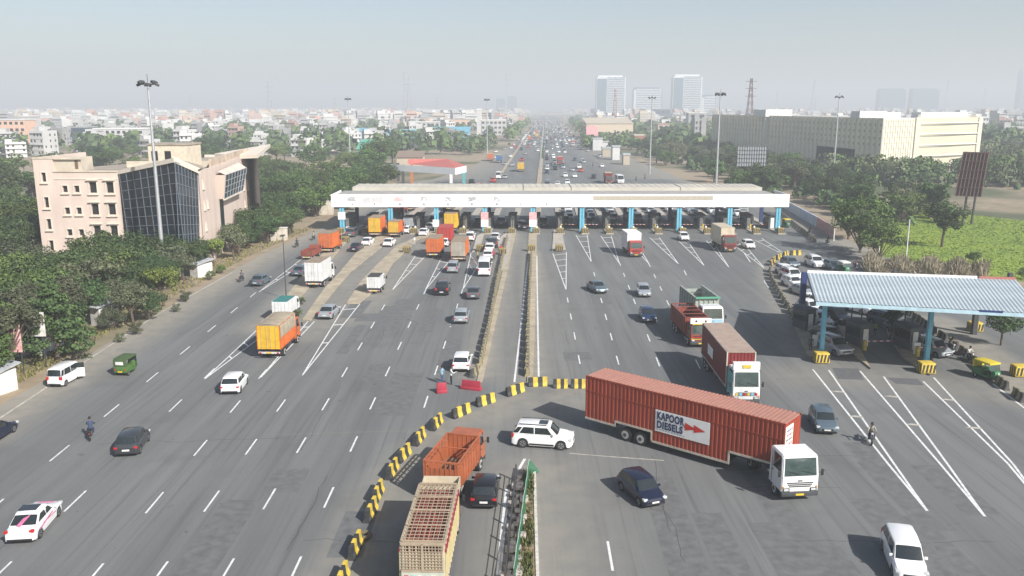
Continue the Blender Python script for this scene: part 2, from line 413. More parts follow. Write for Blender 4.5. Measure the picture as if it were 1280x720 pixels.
# long tan medians on the left approach
island([(421,296),(436,300),(410,330),(385,362),(350,397),(337,395),(362,366),(383,340),(405,316)], m=CONT)
island([(480,289),(494,289),(485,303),(438,341),(415,368),(388,402),(378,401),(405,362),(424,342),(445,317)], m=CONT)
island([(540,289),(553,290),(523,300),(491,330),(473,360),(449,380),(433,380),(450,354),(470,333),(496,308)], m=CONT)
for q in [[(421,296),(436,299)], [(487,287),(497,289)], [(548,284),(558,285)]]:
    a, b_ = W(*q[0]), W(*q[1]); wisland([(a.x, a.y+.05), (b_.x, a.y+.05), (b_.x+1.7, a.y+44), (a.x+1.7, a.y+44)])
island([(634,292),(644,292),(643,300),(603,478),(596,478),(628,340)], 0.12, CONT)
island([(661,288),(671,288),(671,312),(669,400),(666,478),(659,478),(661,400),(660,312)], 0.14, CONT)
island([(692,288),(702,288),(707,312),(690,314)], 0.16, CON)
island([(596,296),(606,290),(600,312),(590,316)], 0.16, CON)
island([(622,300),(632,292),(640,292),(634,330),(626,340)], 0.14, CON)
# right hand toll islands
RI = [((1010,446),(1033,449),(1003,405),(990,402)), ((1068,446),(1088,462),(1060,410),(1047,408)), ((1128,448),(1162,470),(1110,405),(1098,400))]
for q in RI: island([q[0], q[1], q[2], q[3]], 0.2, CONT)
# planted median bottom centre
island([(657,590),(668,590),(671,650),(672,725),(668,740),(640,740),(645,680),(650,620)], 0.16, mat('median_soil', (0.22,0.16,0.10), 1, var=0.3, scale=3, bump=.5))
kb = MB()
for a, b_ in [((668,590),(672,725)), ((672,725),(674,790)), ((657,590),(668,590))]:
    p, q = W(*a), W(*b_); kb.bar((p.x, p.y, .11), (q.x, q.y, .11), .18, .22, mat('white_kerb', (0.5,0.48,0.43), .9, var=.25, scale=3))
struct(kb.build('kerb'))
# ================================================================ vehicles (nose towards +Y)
def interp(tab, t):
    for (a, va), (b_, vb) in zip(tab, tab[1:]):
        if t <= b_: return va+(vb-va)*(t-a)/(b_-a) if b_ > a else vb
    return tab[-1][1]
KIND = {  # L, W, H, belt, cowl, roof front, roof rear, rear base, nose z, hood z, tail z, wheel r
 'hatch': (3.85,1.71,1.54,.98,.23,.38,.87,.97,.70,.93,.86,.31),
 'sedan': (4.40,1.73,1.46,.96,.26,.42,.70,.86,.68,.90,.93,.31),
 'coupe': (4.55,1.83,1.38,.95,.28,.44,.66,.90,.62,.86,.90,.33),
 'suv':   (4.6,1.88,1.78,1.10,.25,.385,.90,.975,.86,1.08,.95,.37),
 'muv':   (4.40,1.74,1.70,1.02,.20,.33,.88,.98,.74,.97,.90,.32),
 'van':   (3.45,1.48,1.80,1.02,.05,.19,.93,.985,.80,.98,.92,.28),
 'bus':   (5.60,1.95,2.50,1.25,.05,.17,.95,.99,.90,1.2,1.1,.36)}
def wheel(parent, x, y, r, w=0.2, side=1, simple=False):
    mb = MB(); mb.tube((x-w/2, y, r), (x+w/2, y, r), r, RUB, 18)
    o = mb.build('wheel', parent)
    rm = MB(); xx = x+side*(w/2)
    rm.tube((xx-side*.02, y, r), (xx+side*.012, y, r), r*.62, RIM, 14)
    rm.tube((xx, y, r), (xx+side*.03, y, r), r*.16, BLK, 8)
    if not simple:
        for k in range(5):
            a = 2*math.pi*k/5; a2 = a+.62
            rm.poly([(xx+side*.0145, y+math.cos(q)*r*rr, r+math.sin(q)*r*rr) for q, rr in ((a+.12,.22),(a+.2,.56),(a2-.2+.3,.56),(a2-.12+.1,.22))][::side], BLK)
    rm.build('rim', o)
    return o
def car_geo(kind, pm, lod=0):
    """returns dict name -> list of MB"""
    L, Wd, H, belt, cw, rf, rr, rb, nz, hz_, tz, wr = KIND[kind]
    ZT = [(0,nz-.14),(.012,nz),(.06,nz+.06),(cw*.55,hz_-.05),(cw,belt-.015),(rb,belt),(min(.995,rb+.012) if rb>.95 else rb+.02,belt-.02),(.985,tz),(1,tz-.12)]
    WT = [(0,.74),(.02,.84),(.07,.95),(.16,1),(.85,1),(.95,.965),(.985,.92),(1,.86)]
    wy = [.185 if kind not in ('van','bus') else .2, .81]
    N = 44 if lod == 0 else 16
    def X(t): return L/2-t*L
    body = MB(); rows = []
    cuts = sorted(set([i/N for i in range(N+1)]+[.012,.03,.985, cw, rb]))
    for t in cuts:
        y = X(t); hw = interp(WT, t)*Wd/2; zt = interp(ZT, t); zb = .24 if .03 < t < .97 else .30
        ar = 0
        if lod < 2:
            for w_ in wy:
                d = abs(y-X(w_)); R_ = wr+.06
                if d < R_: ar = max(ar, wr+math.sqrt(R_*R_-d*d))
        zlow = max(zb, ar)
        zs = max(zt*.80, zlow+.02); 
        rows.append([(0,y,zt+.015),(hw*.55,y,zt+.01),(hw*.86,y,zt-.02),(hw*.965,y,max(zs, zt-.12)),(hw,y,max(zlow+.01,zt*.62)),(hw*.985,y,zlow),(hw*.80,y,zlow+.0),(hw*.7,y,zb),(0,y,zb)])
    n = len(rows[0])
    for sgn in (1, -1):
        vs = [(p[0]*sgn, p[1], p[2]) for r in rows for p in r]; fs = []
        for i in range(len(rows)-1):
            for j in range(n-1):
                q = (i*n+j, (i+1)*n+j, (i+1)*n+j+1, i*n+j+1); fs.append(q if sgn < 0 else q[::-1])
        for e in (0, (len(rows)-1)):
            f = tuple(e*n+j for j in range(n)); fs.append(f if (e == 0) == (sgn > 0) else f[::-1])
        body.mesh(vs, fs, pm, True)
    # greenhouse
    cab = MB(); wb = Wd/2*.93; wt = Wd/2*.80; 
    if kind in ('van','bus'): wb, wt = Wd/2*.97, Wd/2*.88
    if kind == 'suv': wt = Wd/2*.82
    P0, P1, P2, P3 = X(cw), X(rf), X(rr), X(rb); zb_ = belt-.02
    def ring(y, z, w): return y, z, w
    Vv = {}
    st = [(P0, zb_, wb*.93, 0), (P1, H-.05, wt*.95, 1), ((P1*.5+P2*.5), H, wt, 2), (P2, H-.05, wt*.97, 3), (P3, zb_, wb*.93, 4)]
    mid0, mid1 = P1-.0, P2
    # roof skin: points across
    def cross(y, z, w): return [(-w, y, z-.05), (-w*.86, y, z), (0, y, z+.02), (w*.86, y, z), (w, y, z-.05)]
    rs = [cross(P1+.04, H-.075, wt*.95), cross(P1-.12, H-.035, wt*.97), cross((P1+P2)/2, H-.005, wt), cross(P2+.12, H-.035, wt*.98), cross(P2-.03, H-.08, wt*.95)]
    vs = [p for r in rs for p in r]; fs = [(i*5+j, i*5+j+1, (i+1)*5+j+1, (i+1)*5+j) for i in range(4) for j in range(4)]
    cab.mesh(vs, [f[::-1] for f in fs], pm, True)
    rim_f = rs[0]; rim_r = rs[-1]
    bf = [(-wb*.93, P0, zb_), (-wb*.6, P0+.06, zb_), (0, P0+.09, zb_), (wb*.6, P0+.06, zb_), (wb*.93, P0, zb_)]
    br = [(-wb*.95, P3, zb_), (-wb*.7, P3-.02, zb_), (0, P3-.03, zb_), (wb*.7, P3-.02, zb_), (wb*.95, P3, zb_)]
    cab.mesh(bf+rim_f, [(i+1, i, 5+i, 6+i) for i in range(4)], pm, True)
    cab.mesh(br+rim_r, [(i, i+1, 6+i, 5+i) for i in range(4)], pm, True)
    for s in (-1, 1):
        k = 0 if s < 0 else 4
        top = [r[k] for r in rs]; xs = [(s*wb*.93, P0, zb_)]+[(s*wb, p[1], zb_) for p in top[1:-1]]+[(s*wb*.95, P3, zb_)]
        for i in range(4):
            q = [xs[i], xs[i+1], top[i+1], top[i]]; cab.poly(q if s > 0 else q[::-1], pm, True)
    G = {'windshield': [], 'rear_window': [], 'side_window': []}
    def inset(q, m0, m1, m2, m3, off, m=GLS):   # q: bottom-left, bottom-right, top-right, top-left
        q = [Vector(p) for p in q]; nrm = (q[1]-q[0]).cross(q[3]-q[0]).normalized()*off
        f = lambda u, v: q[0].lerp(q[1], u).lerp(q[3].lerp(q[2], u), v)+nrm
        mb = MB(); pts = [f(m0, m2), f(1-m1, m2), f(1-m1, 1-m3), f(m0, 1-m3)]
        back = [p-nrm*1.2 for p in pts]
        mb.mesh(pts+back, [(0,1,2,3)]+[((i+1)%4, i, 4+i, 4+(i+1)%4) for i in range(4)], m); return mb
    def curved(bt, tp, m2, m3, off, flip):
        mb = MB(); 
        B = [Vector(p) for p in bt]; T = [Vector(p) for p in tp]
        lo = [b_.lerp(t_, m2) for b_, t_ in zip(B, T)]; hi = [b_.lerp(t_, 1-m3) for b_, t_ in zip(B, T)]
        lo[0] = lo[0].lerp(lo[1], .18); lo[4] = lo[4].lerp(lo[3], .18); hi[0] = hi[0].lerp(hi[1], .35); hi[4] = hi[4].lerp(hi[3], .35)
        nrm = (B[4]-B[0]).cross(T[2]-B[2]).normalized()*off*(-1 if flip else 1)
        vs = [p+nrm for p in lo+hi]; fs = [(i, i+1, 6+i, 5+i) for i in range(4)]
        if flip: fs = [f[::-1] for f in fs]
        mb.mesh(vs, fs, GLS, True); return mb
    G['windshield'].append(curved(bf[::-1], rim_f[::-1], .06, .07, .012, False))
    G['rear_window'].append(curved(br, rim_r, .12 if kind != 'sedan' else .06, .10, .012, False))
    for s in (-1, 1):
        k = 0 if s < 0 else 4; ft, rt = Vector(rs[0][k]), Vector(rs[-1][k])
        ym = P1+(P2-P1)*.46; zt = H-.055-.05
        def sp(y, u):  # point on the side at fore-aft y, height fraction u
            z = zb_+(zt-zb_)*u; w_ = wb+(wt-wb)*u
            return Vector((s*(w_+.008), y, z))
        fr0 = P0+(P1-P0)*.16; fr1 = P1-.03; re0 = P3+(P2-P3)*.22; re1 = P2+.06
        panels = [[sp(fr0-.30 if kind not in('van','bus') else fr0-.06, .10), sp(ym+.03, .10), sp(ym+.03, .90), sp(fr1-.1, .90)],
                  [sp(ym-.03, .10), sp(re0+.42 if kind in ('suv','muv','van','bus') else re0+.12, .13), sp(re1+.40 if kind in ('suv','muv','van','bus') else re1+.02, .90), sp(ym-.05, .90)]]
        if kind in ('suv','muv','van','bus'): panels.append([sp(re0+.32, .16), sp(re0-.05, .16), sp(re1-.02, .87), sp(re1+.30, .87)])
        for q in panels:
            mb = MB(); nb = [p-Vector((s*.02,0,0)) for p in q]
            fs = [(0,1,2,3)]+[((i+1)%4, i, 4+i, 4+(i+1)%4) for i in range(4)]
            mb.mesh(q+nb, fs if s < 0 else [f[::-1] for f in fs], GLS); G['side_window'].append(mb)
    return body, cab, G, X, wy
def make_car(kind, color, roof=None, decor=None):
    def f():
        pm = paint(color); L, Wd, H, belt, cw, rf, rr, rb, nz, hz_, tz, wr = KIND[kind]
        nm = {'hatch':'hatchback_car','sedan':'sedan_car','coupe':'coupe_car','suv':'suv_car','muv':'estate_car','van':'passenger_van','bus':'minibus'}[kind]
        root = empty(nm); body, cab, G, X, wy = car_geo(kind, pm)
        body.build('body', root, angle=28); cab.build('roof', root, angle=40)
        for k, l in G.items():
            for m in l: m.build(k, root)
        for w_ in wy:
            for s in (-1, 1): wheel(root, s*(Wd/2-.12), X(w_), wr, .2, s)
        hw = Wd/2
        for s in (-1, 1):
            mb = MB(); mb.bev(s*hw*.80-.17, s*hw*.80+.13 if s < 0 else s*hw*.80+.13, X(.055)-.12, X(.012)+.0, nz-.12, nz+.03, .04, HLM); mb.build('headlight', root)
            mb = MB(); z0 = tz-.10 if kind in('sedan','coupe') else tz-.12
            mb.bev(s*hw*.80-.14, s*hw*.80+.12, X(.995)-.02, X(.95), z0-.07, z0+ (.09 if kind in('sedan','coupe','hatch') else .26), .03, RED); mb.build('taillight', root)
            mb = MB(); mb.bev(s*(hw+.02)-.09, s*(hw+.02)+.09, X(cw)-.32, X(cw)-.22, belt-.02, belt+.13, .03, pm); mb.build('mirror', root)
        mb = MB(); mb.bev(-hw*.5, hw*.5, X(.0)-.05, X(0)+.015, nz-.30, nz-.12, .03, BLK); mb.bev(-hw*.8, hw*.8, X(0)-.10, X(0)+.01, .30, .40, .03, BLK); mb.build('grille', root)
        mb = MB(); mb.bev(-hw*.82, hw*.82, X(1)-.02, X(1)+.1, .29, .42, .03, BLK); mb.build('rear_bumper', root)
        mb = MB(); mb.box(-.25, .25, X(1)-.032, X(1)+.02, .52, .64, PLW); mb.build('number_plate', root)
        mb = MB(); mb.box(-.25, .25, X(0)+.0, X(0)+.03, .42, .53, PLW); mb.build('number_plate', root)
        if kind == 'suv':
            for s in (-1, 1):
                mb = MB(); mb.bar((s*hw*.72, X(rf)-.2, H+.03), (s*hw*.72, X(rr)+.1, H+.03), .05, .05, GRM); mb.build('roof_rail', root)
        if decor: decor(root, X, hw, H, belt)
        return root
    return f
def make_far_car(kind, color):
    def f():
        pm = paint(color); body, cab, G, X, wy = car_geo(kind, pm, 1); L, Wd = KIND[kind][:2]; wr = KIND[kind][-1]
        def merge(a, b_):
            n = len(a.v); a.v += b_.v; mp = [a.mi(m) for m in b_.mats]
            a.f += [tuple(i+n for i in f_) for f_ in b_.f]; a.m += [mp[k] for k in b_.m]; a.sm += b_.sm
        merge(body, cab)
        for l in G.values():
            for m in l: merge(body, m)
        for w_ in wy:
            for s in (-1, 1): body.tube((s*(Wd/2-.2), X(w_), wr), (s*(Wd/2-.01), X(w_), wr), wr, RUB, 10)
        return body.build({'hatch':'hatchback_car','sedan':'sedan_car','suv':'suv_car','van':'passenger_van','muv':'estate_car','bus':'minibus'}[kind])
    return f
# ---------------------------------------------------------------- trucks
def corr_wall(mb, p, q, z0, z1, m, pitch=.28, depth=.045):
    """corrugated wall between two plan points (outward = right of p->q)"""
    p, q = Vector((p[0], p[1], 0)), Vector((q[0], q[1], 0)); d = q-p; L = d.length; d.normalize(); n = Vector((d.y, -d.x, 0))
    k = max(2, int(L/pitch)); s = L/k; pts = []
    for i in range(k):
        for u, o in ((0,0),(.35,0),(.5,1),(.85,1)): pts.append(p+d*(i+u)*s-n*depth*o)
    pts.append(q)
    vs = [(a.x, a.y, z) for z in (z0, z1) for a in pts]; m_ = len(pts)
    mb.mesh(vs, [(i, i+1, m_+i+1, m_+i) for i in range(m_-1)], m)
def twheel(parent, x, y, r=.5, w=.3, dual=False):
    s = 1 if x > 0 else -1; mb = MB()
    for k in range(2 if dual else 1):
        xx = x-s*k*.34
        mb.tube((xx-w/2, y, r), (xx+w/2, y, r), r, RUB, 20)
    o = mb.build('wheel', parent); rm = MB()
    rm.tube((x+s*(w/2-.02), y, r), (x+s*(w/2+.01), y, r), r*.62, mat('truck_rim', (.45,.44,.41), .6, .2), 16)
    rm.tube((x+s*(w/2), y, r), (x+s*(w/2+.06), y, r), r*.26, GRM, 10); rm.build('rim', o)
def make_cab(root, y0, y1, wdt, z0, z1, cm, low=None, visor=None, grille=BLK, plate=True, deco=None):
    """y0 rear, y1 front"""
    w = wdt/2; mb = MB(); zc = z0+(z1-z0)*.46
    # body with raked windshield and rounded edges
    bm = bmesh.new()
    prof = [(y0, z0), (y1-.02, z0), (y1, z0+.12), (y1, zc), (y1-.16, z1-.12), (y1-.34, z1), (y0+.05, z1), (y0, z1-.1)]
    vs = [bm.verts.new((x, y, z)) for x in (-w, w) for y, z in prof]; n = len(prof)
    bm.faces.new(vs[:n]); bm.faces.new(vs[n:][::-1])
    for i in range(n): bm.faces.new((vs[i], vs[n+i], vs[n+(i+1) % n], vs[(i+1) % n]))
    bmesh.ops.recalc_face_normals(bm, faces=bm.faces)
    for v in bm.verts:
        if v.co.z > zc+.1: v.co.x *= .94
    bmesh.ops.bevel(bm, geom=[e for e in bm.edges], offset=.06, segments=2, affect='EDGES')
    mb.bm(bm, cm, None, True); cab = mb.build('cab', root, angle=30)
    if low:
        lb = MB(); lb.bev(-w-.006, w+.006, y0+.1, y1+.012, z0-.02, z0+(zc-z0)*.55, .05, low); lb.build('cab_skirt', root)
    g = MB(); zt = z1-.17; off = .012
    def fy(z): return y1-.16*(z-zc)/(z1-.12-zc)+off
    wa, wb = w*.88, w*.84
    g.poly([(wa, fy(zc-.02)-.01, zc-.02), (-wa, fy(zc-.02)-.01, zc-.02), (-wb, fy(zt), zt), (wb, fy(zt), zt)], GLT)
    g.build('windshield', root)
    g = MB(); g.bar((-wa*.9, fy(zc+.08)+.02, zc+.1), (-.05, fy(zc+.3)+.02, zc+.34), .02, .02, BLK); g.bar((wa*.1, fy(zc+.08)+.02, zc+.1), (wa*.8, fy(zc+.3)+.02, zc+.34), .02, .02, BLK); g.build('wiper', root)
    for s in (-1, 1):
        g = MB(); xo = lambda z: s*(w*(1-.06*min(1, max(0,(z-zc-.1)/.1)))+.012)
        q = [(xo(zc+.14), y1-.30, zc+.14), (xo(zc+.14), y0+.55, zc+.14), (xo(zt), y0+.55, zt), (xo(zt), y1-.42, zt)]
        g.poly(q if s < 0 else q[::-1], GLS); g.build('side_window', root)
        d = MB(); q = [(s*(w+.006), y1-.22, z0+.2), (s*(w+.006), y0+.48, z0+.2), (s*(w+.006), y0+.48, z0+.22), (s*(w+.006), y1-.22, z0+.22)]
        d.bar((s*(w+.004), y0+.46, z0+.1), (s*(w+.004), y0+.46, zt), .02, .03, GRM); d.bev(min(s*w, s*(w+.03)), max(s*w, s*(w+.03)), y0+.55, y0+.7, zc-.12, zc-.07, .01, BLK); d.build('door_handle', root)
        m = MB(); m.bar((s*w, y1-.15, zc+.1), (s*(w+.22), y1+.02, zc+.25), .03, .03, BLK); m.bev(s*(w+.2)-.09, s*(w+.2)+.09, y1-.02, y1+.05, zc-.02, zc+.42, .03, BLK); m.build('mirror', root)
        h = MB(); h.bev(s*w*.74-.23, s*w*.74+.23, y1-.02, y1+.025, z0+.06, z0+.30, .03, BLK); h.bev(s*w*.74-.16, s*w*.74+.16, y1+.0, y1+.04, z0+.10, z0+.26, .03, HLM); h.build('headlight', root)
        h = MB(); h.bev(s*w*.90-.06, s*w*.90+.06, y1-.02, y1+.03, z0+.30, z0+.42, .02, AMB); h.build('indicator', root)
    gr = MB()
    for k in range(3): gr.bev(-w*(.72-.06*k), w*(.72-.06*k), y1-.01, y1+.022, z0+.60-k*.12, z0+.67-k*.12, .012, grille)
    gr.bev(-w*.12, w*.12, y1-.01, y1+.03, z0+.74, z0+.82, .01, GRM)
    gr.build('grille', root)
    b_ = MB(); b_.bev(-w, w, y1-.2, y1+.09, z0-.26, z0+.06, .05, GRM); b_.build('front_bumper', root)
    if plate: p = MB(); p.box(-.27, .27, y1+.086, y1+.10, z0-.19, z0-.06, PLY); p.build('number_plate', root)
    if visor: v = MB(); v.bev(-w*.92, w*.92, y1-.12, y1+.10, z1-.16, z1-.04, .02, visor); v.build('sun_visor', root)
    return cab
def chassis(root, y0, y1, wd=.9, z=.75):
    c = MB()
    for s in (-1, 1): c.box(s*wd/2-.05, s*wd/2+.05, y0, y1, z-.12, z+.12, GRM)
    k = max(2, int((y1-y0)/1.2))
    for i in range(k): yy = y0+.2+(y1-y0-.4)*i/(k-1); c.box(-wd/2+.05, wd/2-.05, yy-.05, yy+.05, z-.08, z+.08, GRM)
    c.build('chassis', root)
def cargo_box(root, y0, y1, wd, z0, z1, side, rear, roof, corr=True, frame=None, name='cargo_box', pitch=.28):
    w = wd/2; mb = MB(); mb.box(-w+.05, w-.05, y0+.05, y1-.05, z0, z1-.03, side)
    frame = frame or side
    if corr:
        corr_wall(mb, (w, y0+.06), (w, y1-.06), z0+.1, z1-.08, side, pitch); corr_wall(mb, (-w, y1-.06), (-w, y0+.06), z0+.1, z1-.08, side, pitch)
        corr_wall(mb, (w-.06, y1), (-w+.06, y1), z0+.1, z1-.08, side, pitch)
    else:
        mb.box(w-.05, w, y0, y1, z0+.1, z1-.08, side); mb.box(-w, -w+.05, y0, y1, z0+.1, z1-.08, side); mb.box(-w+.05, w-.05, y1-.05, y1, z0+.1, z1-.08, side)
    o = mb.build(name, root)
    f = MB(); e = .012
    for s in (-1, 1):
        f.box(min(s*(w-.08), s*(w+e)), max(s*(w-.08), s*(w+e)), y0, y1, z0, z0+.12, frame); f.box(min(s*(w-.07), s*(w+e)), max(s*(w-.07), s*(w+e)), y0-e, y1, z1-.10, z1+.008, frame)
        for yy in (y0-e, y1-.09): f.box(min(s*(w-.09), s*(w+e+.004)), max(s*(w-.09), s*(w+e+.004)), yy, yy+.10, z0+.01, z1+.004, frame)
    f.build('box_frame', o)
    r = MB(); k = max(3, int((y1-y0)/.45)); r.box(-w+.02, w-.02, y0+.02, y1-.02, z1-.05, z1+.012, roof)
    for i in range(k): yy = y0+.2+(y1-y0-.4)*i/(k-1); r.box(-w+.04, w-.04, yy-.05, yy+.05, z1+.01, z1+.035, roof)
    r.build('box_roof', o)
    d = MB()
    for s in (-1, 1):
        d.box(min(s*.012, s*(w-.07)), max(s*.012, s*(w-.07)), y0-.02, y0+.05, z0+.06, z1-.07, rear)
        for k in range(5): zz = z0+.3+(z1-z0-.6)*k/4; d.box(min(s*.06, s*(w-.12)), max(s*.06, s*(w-.12)), y0-.035, y0-.02, zz-.03, zz+.03, rear)
        for xx in (.18, w*.62): d.tube((s*xx, y0-.05, z0+.1), (s*xx, y0-.05, z1-.12), .018, GAL, 6)
    d.build('rear_door', o)
    return o
def rear_gear(root, y0, wd, z):
    b_ = MB(); b_.box(-wd*.46, wd*.46, y0-.05, y0+.05, z-.42, z-.24, mat('pale_bumper', (.5,.48,.44), .7, var=.25, scale=4)); b_.build('rear_bumper', root)
    for s in (-1, 1): h = MB(); h.bev(s*wd*.38-.12, s*wd*.38+.12, y0-.08, y0-.045, z-.40, z-.27, .01, RED); h.build('taillight', root)
    p = MB(); p.box(-.25, .25, y0-.075, y0-.05, z-.39, z-.26, PLY); p.build('number_plate', root)
def mudguard(root, y, r=.5, wd=2.4, m=BLK):
    for s in (-1, 1):
        g_ = MB(); g_.box(min(s*(wd/2-.5), s*(wd/2-.02)), max(s*(wd/2-.5), s*(wd/2-.02)), y-r-.12, y-r-.09, .25, .95, m); g_.build('mud_flap', root)
CANV = mat('dusty_tarpaulin', (.30,.25,.18), .95, var=.2, scale=1.5, bump=.5)
def make_box_truck(L=7.5, wd=2.4, cabL=1.8, H=3.6, cab='orange', side='orange', rear='yellow', roof=None, cabH=2.7, corr=True, low=None, tarp=False, wr=.46, frame=None, visor=None):
    def f():
        root = empty('box_truck'); y0, y1 = -L/2, L/2; zf = 1.05 if wr > .4 else .85
        cs = tpaint(side) if side in CARS else MATS[side]; cr = tpaint(rear) if rear in CARS else MATS[rear]
        chassis(root, y0, y1-.3)
        make_cab(root, y1-cabL, y1, wd*.93, .62, cabH, tpaint(cab), low=paint(low) if low else None, visor=visor)
        cargo_box(root, y0, y1-cabL-.15, wd, zf, H, cs, cr, roof or CONT, corr, frame)
        if tarp:
            t_ = MB(); w = wd/2+.03; pr = [(-w, zf+1.15), (-w-.01, H-.08), (-w*.8, H+.07), (0, H+.12), (w*.8, H+.07), (w+.01, H-.08), (w, zf+1.15)]
            ys = [y0+.08+(y1-cabL-.3-y0)*i/7 for i in range(8)]; vs = []
            for i, yy in enumerate(ys):
                for x, z in pr: vs.append((x, yy, z+(.035 if i % 2 else -.02)*(1 if z > H-.2 else .6)))
            fs = [(i*7+j, i*7+j+1, (i+1)*7+j+1, (i+1)*7+j) for i in range(7) for j in range(6)]
            t_.mesh(vs, [q[::-1] for q in fs], CANV, True); t_.build('tarpaulin', root, angle=60)
        twheel(root, wd/2-.2, y1-1.15, wr); twheel(root, -wd/2+.2, y1-1.15, wr)
        twheel(root, wd/2-.2, y0+1.5, wr, dual=True); twheel(root, -wd/2+.2, y0+1.5, wr, dual=True)
        if L > 8.8: twheel(root, wd/2-.2, y0+2.6, wr, dual=True); twheel(root, -wd/2+.2, y0+2.6, wr, dual=True)
        rear_gear(root, y0, wd, zf); mudguard(root, y0+1.5, wr, wd)
        tk = MB(); tk.bev(wd/2-.55, wd/2-.08, y0+L*.42, y0+L*.42+1.0, .5, .95, .05, GRM); tk.build('fuel_tank', root)
        return root
    return f
def make_open_truck(L, wd, cabL, cab, side, H=2.7, zf=1.15, posts=True, cabH=2.75, low=None, bars=3, load=None, wr=.5, cabdeco=None, carrier=False, trim=None, visor=None):
    def f():
        root = empty('open_truck'); y0, y1 = -L/2, L/2; yb = y1-cabL-.12; w = wd/2; sm = tpaint(side)
        chassis(root, y0, y1-.3)
        make_cab(root, y1-cabL, y1, wd*.95, .66, cabH, tpaint(cab), low=paint(low) if low else None, visor=visor)
        fl = MB(); fl.box(-w+.06, w-.06, y0+.06, yb-.06, zf-.1, zf, mat('bed_floor', (.16,.10,.06), .9, var=.3, scale=2)); fl.build('bed_floor', root)
        for s in (-1, 1):
            p = MB(); xo, xi = s*w, s*(w-.06)
            p.box(min(xo,xi), max(xo,xi), y0, yb, zf-.12, H-(.55 if posts else 0), sm)
            k = max(4, int((yb-y0)/.55))
            for i in range(k+1):
                yy = y0+.04+(yb-y0-.08)*i/k; a, c = s*(w-.07), s*(w+.05); p.box(min(a,c), max(a,c), yy-.035, yy+.035, zf-.15, H, sm)
            a, c = s*(w-.03), s*(w+.06); p.box(min(a,c), max(a,c), y0, yb, H-.09, H+.012, trim or sm)
            if posts: p.box(min(a,c), max(a,c), y0, yb, H-.35, H-.28, sm)
            p.build('side_panel', root)
        for yy, nm in ((y0, 'tailgate'), (yb-.06, 'headboard')):
            p = MB(); p.box(-w+.065, w-.065, yy, yy+.06, zf-.1, H-(.03 if nm == 'headboard' else .5), sm)
            for i in range(7): xx = -w+.15+(wd-.3)*i/6; p.box(xx-.03, xx+.03, yy-.03, yy+.09, zf-.1, H, sm)
            p.box(-w+.07, w-.07, yy-.035, yy+.095, H-.08, H+.01, trim or sm); p.build(nm, root)
        for i in range(bars):
            yy = y0+(yb-y0)*(i+1)/(bars+1); b_ = MB(); b_.tube((-w+.05, yy, H-.03), (w-.05, yy, H-.03), .035, sm, 6); b_.build('cross_bar', root)
        if load: load(root, y0, yb, w, zf)
        if carrier:
            c = MB()
            for s in (-1, 1): c.box(min(s*(w-.06), s*w), max(s*(w-.06), s*w), yb+.0, y1-.2, cabH, cabH+.75, sm)
            c.box(-w+.06, w-.06, y1-.26, y1-.2, cabH, cabH+.75, sm); c.box(-w+.06, w-.06, yb, yb+.06, cabH, cabH+.75, sm); c.box(-w+.06, w-.06, yb+.06, y1-.26, cabH+.02, cabH+.06, CONT); c.build('roof_carrier', root)
        if cabdeco: cabdeco(root, y1, w, cabH)
        twheel(root, w-.2, y1-1.2, wr); twheel(root, -w+.2, y1-1.2, wr)
        for d in ((1.2,) if L < 7 else (1.3, 2.45)): twheel(root, w-.2, y0+d, wr, dual=True); twheel(root, -w+.2, y0+d, wr, dual=True)
        rear_gear(root, y0, wd, zf); mudguard(root, y0+1.3, wr, wd)
        return root
    return f
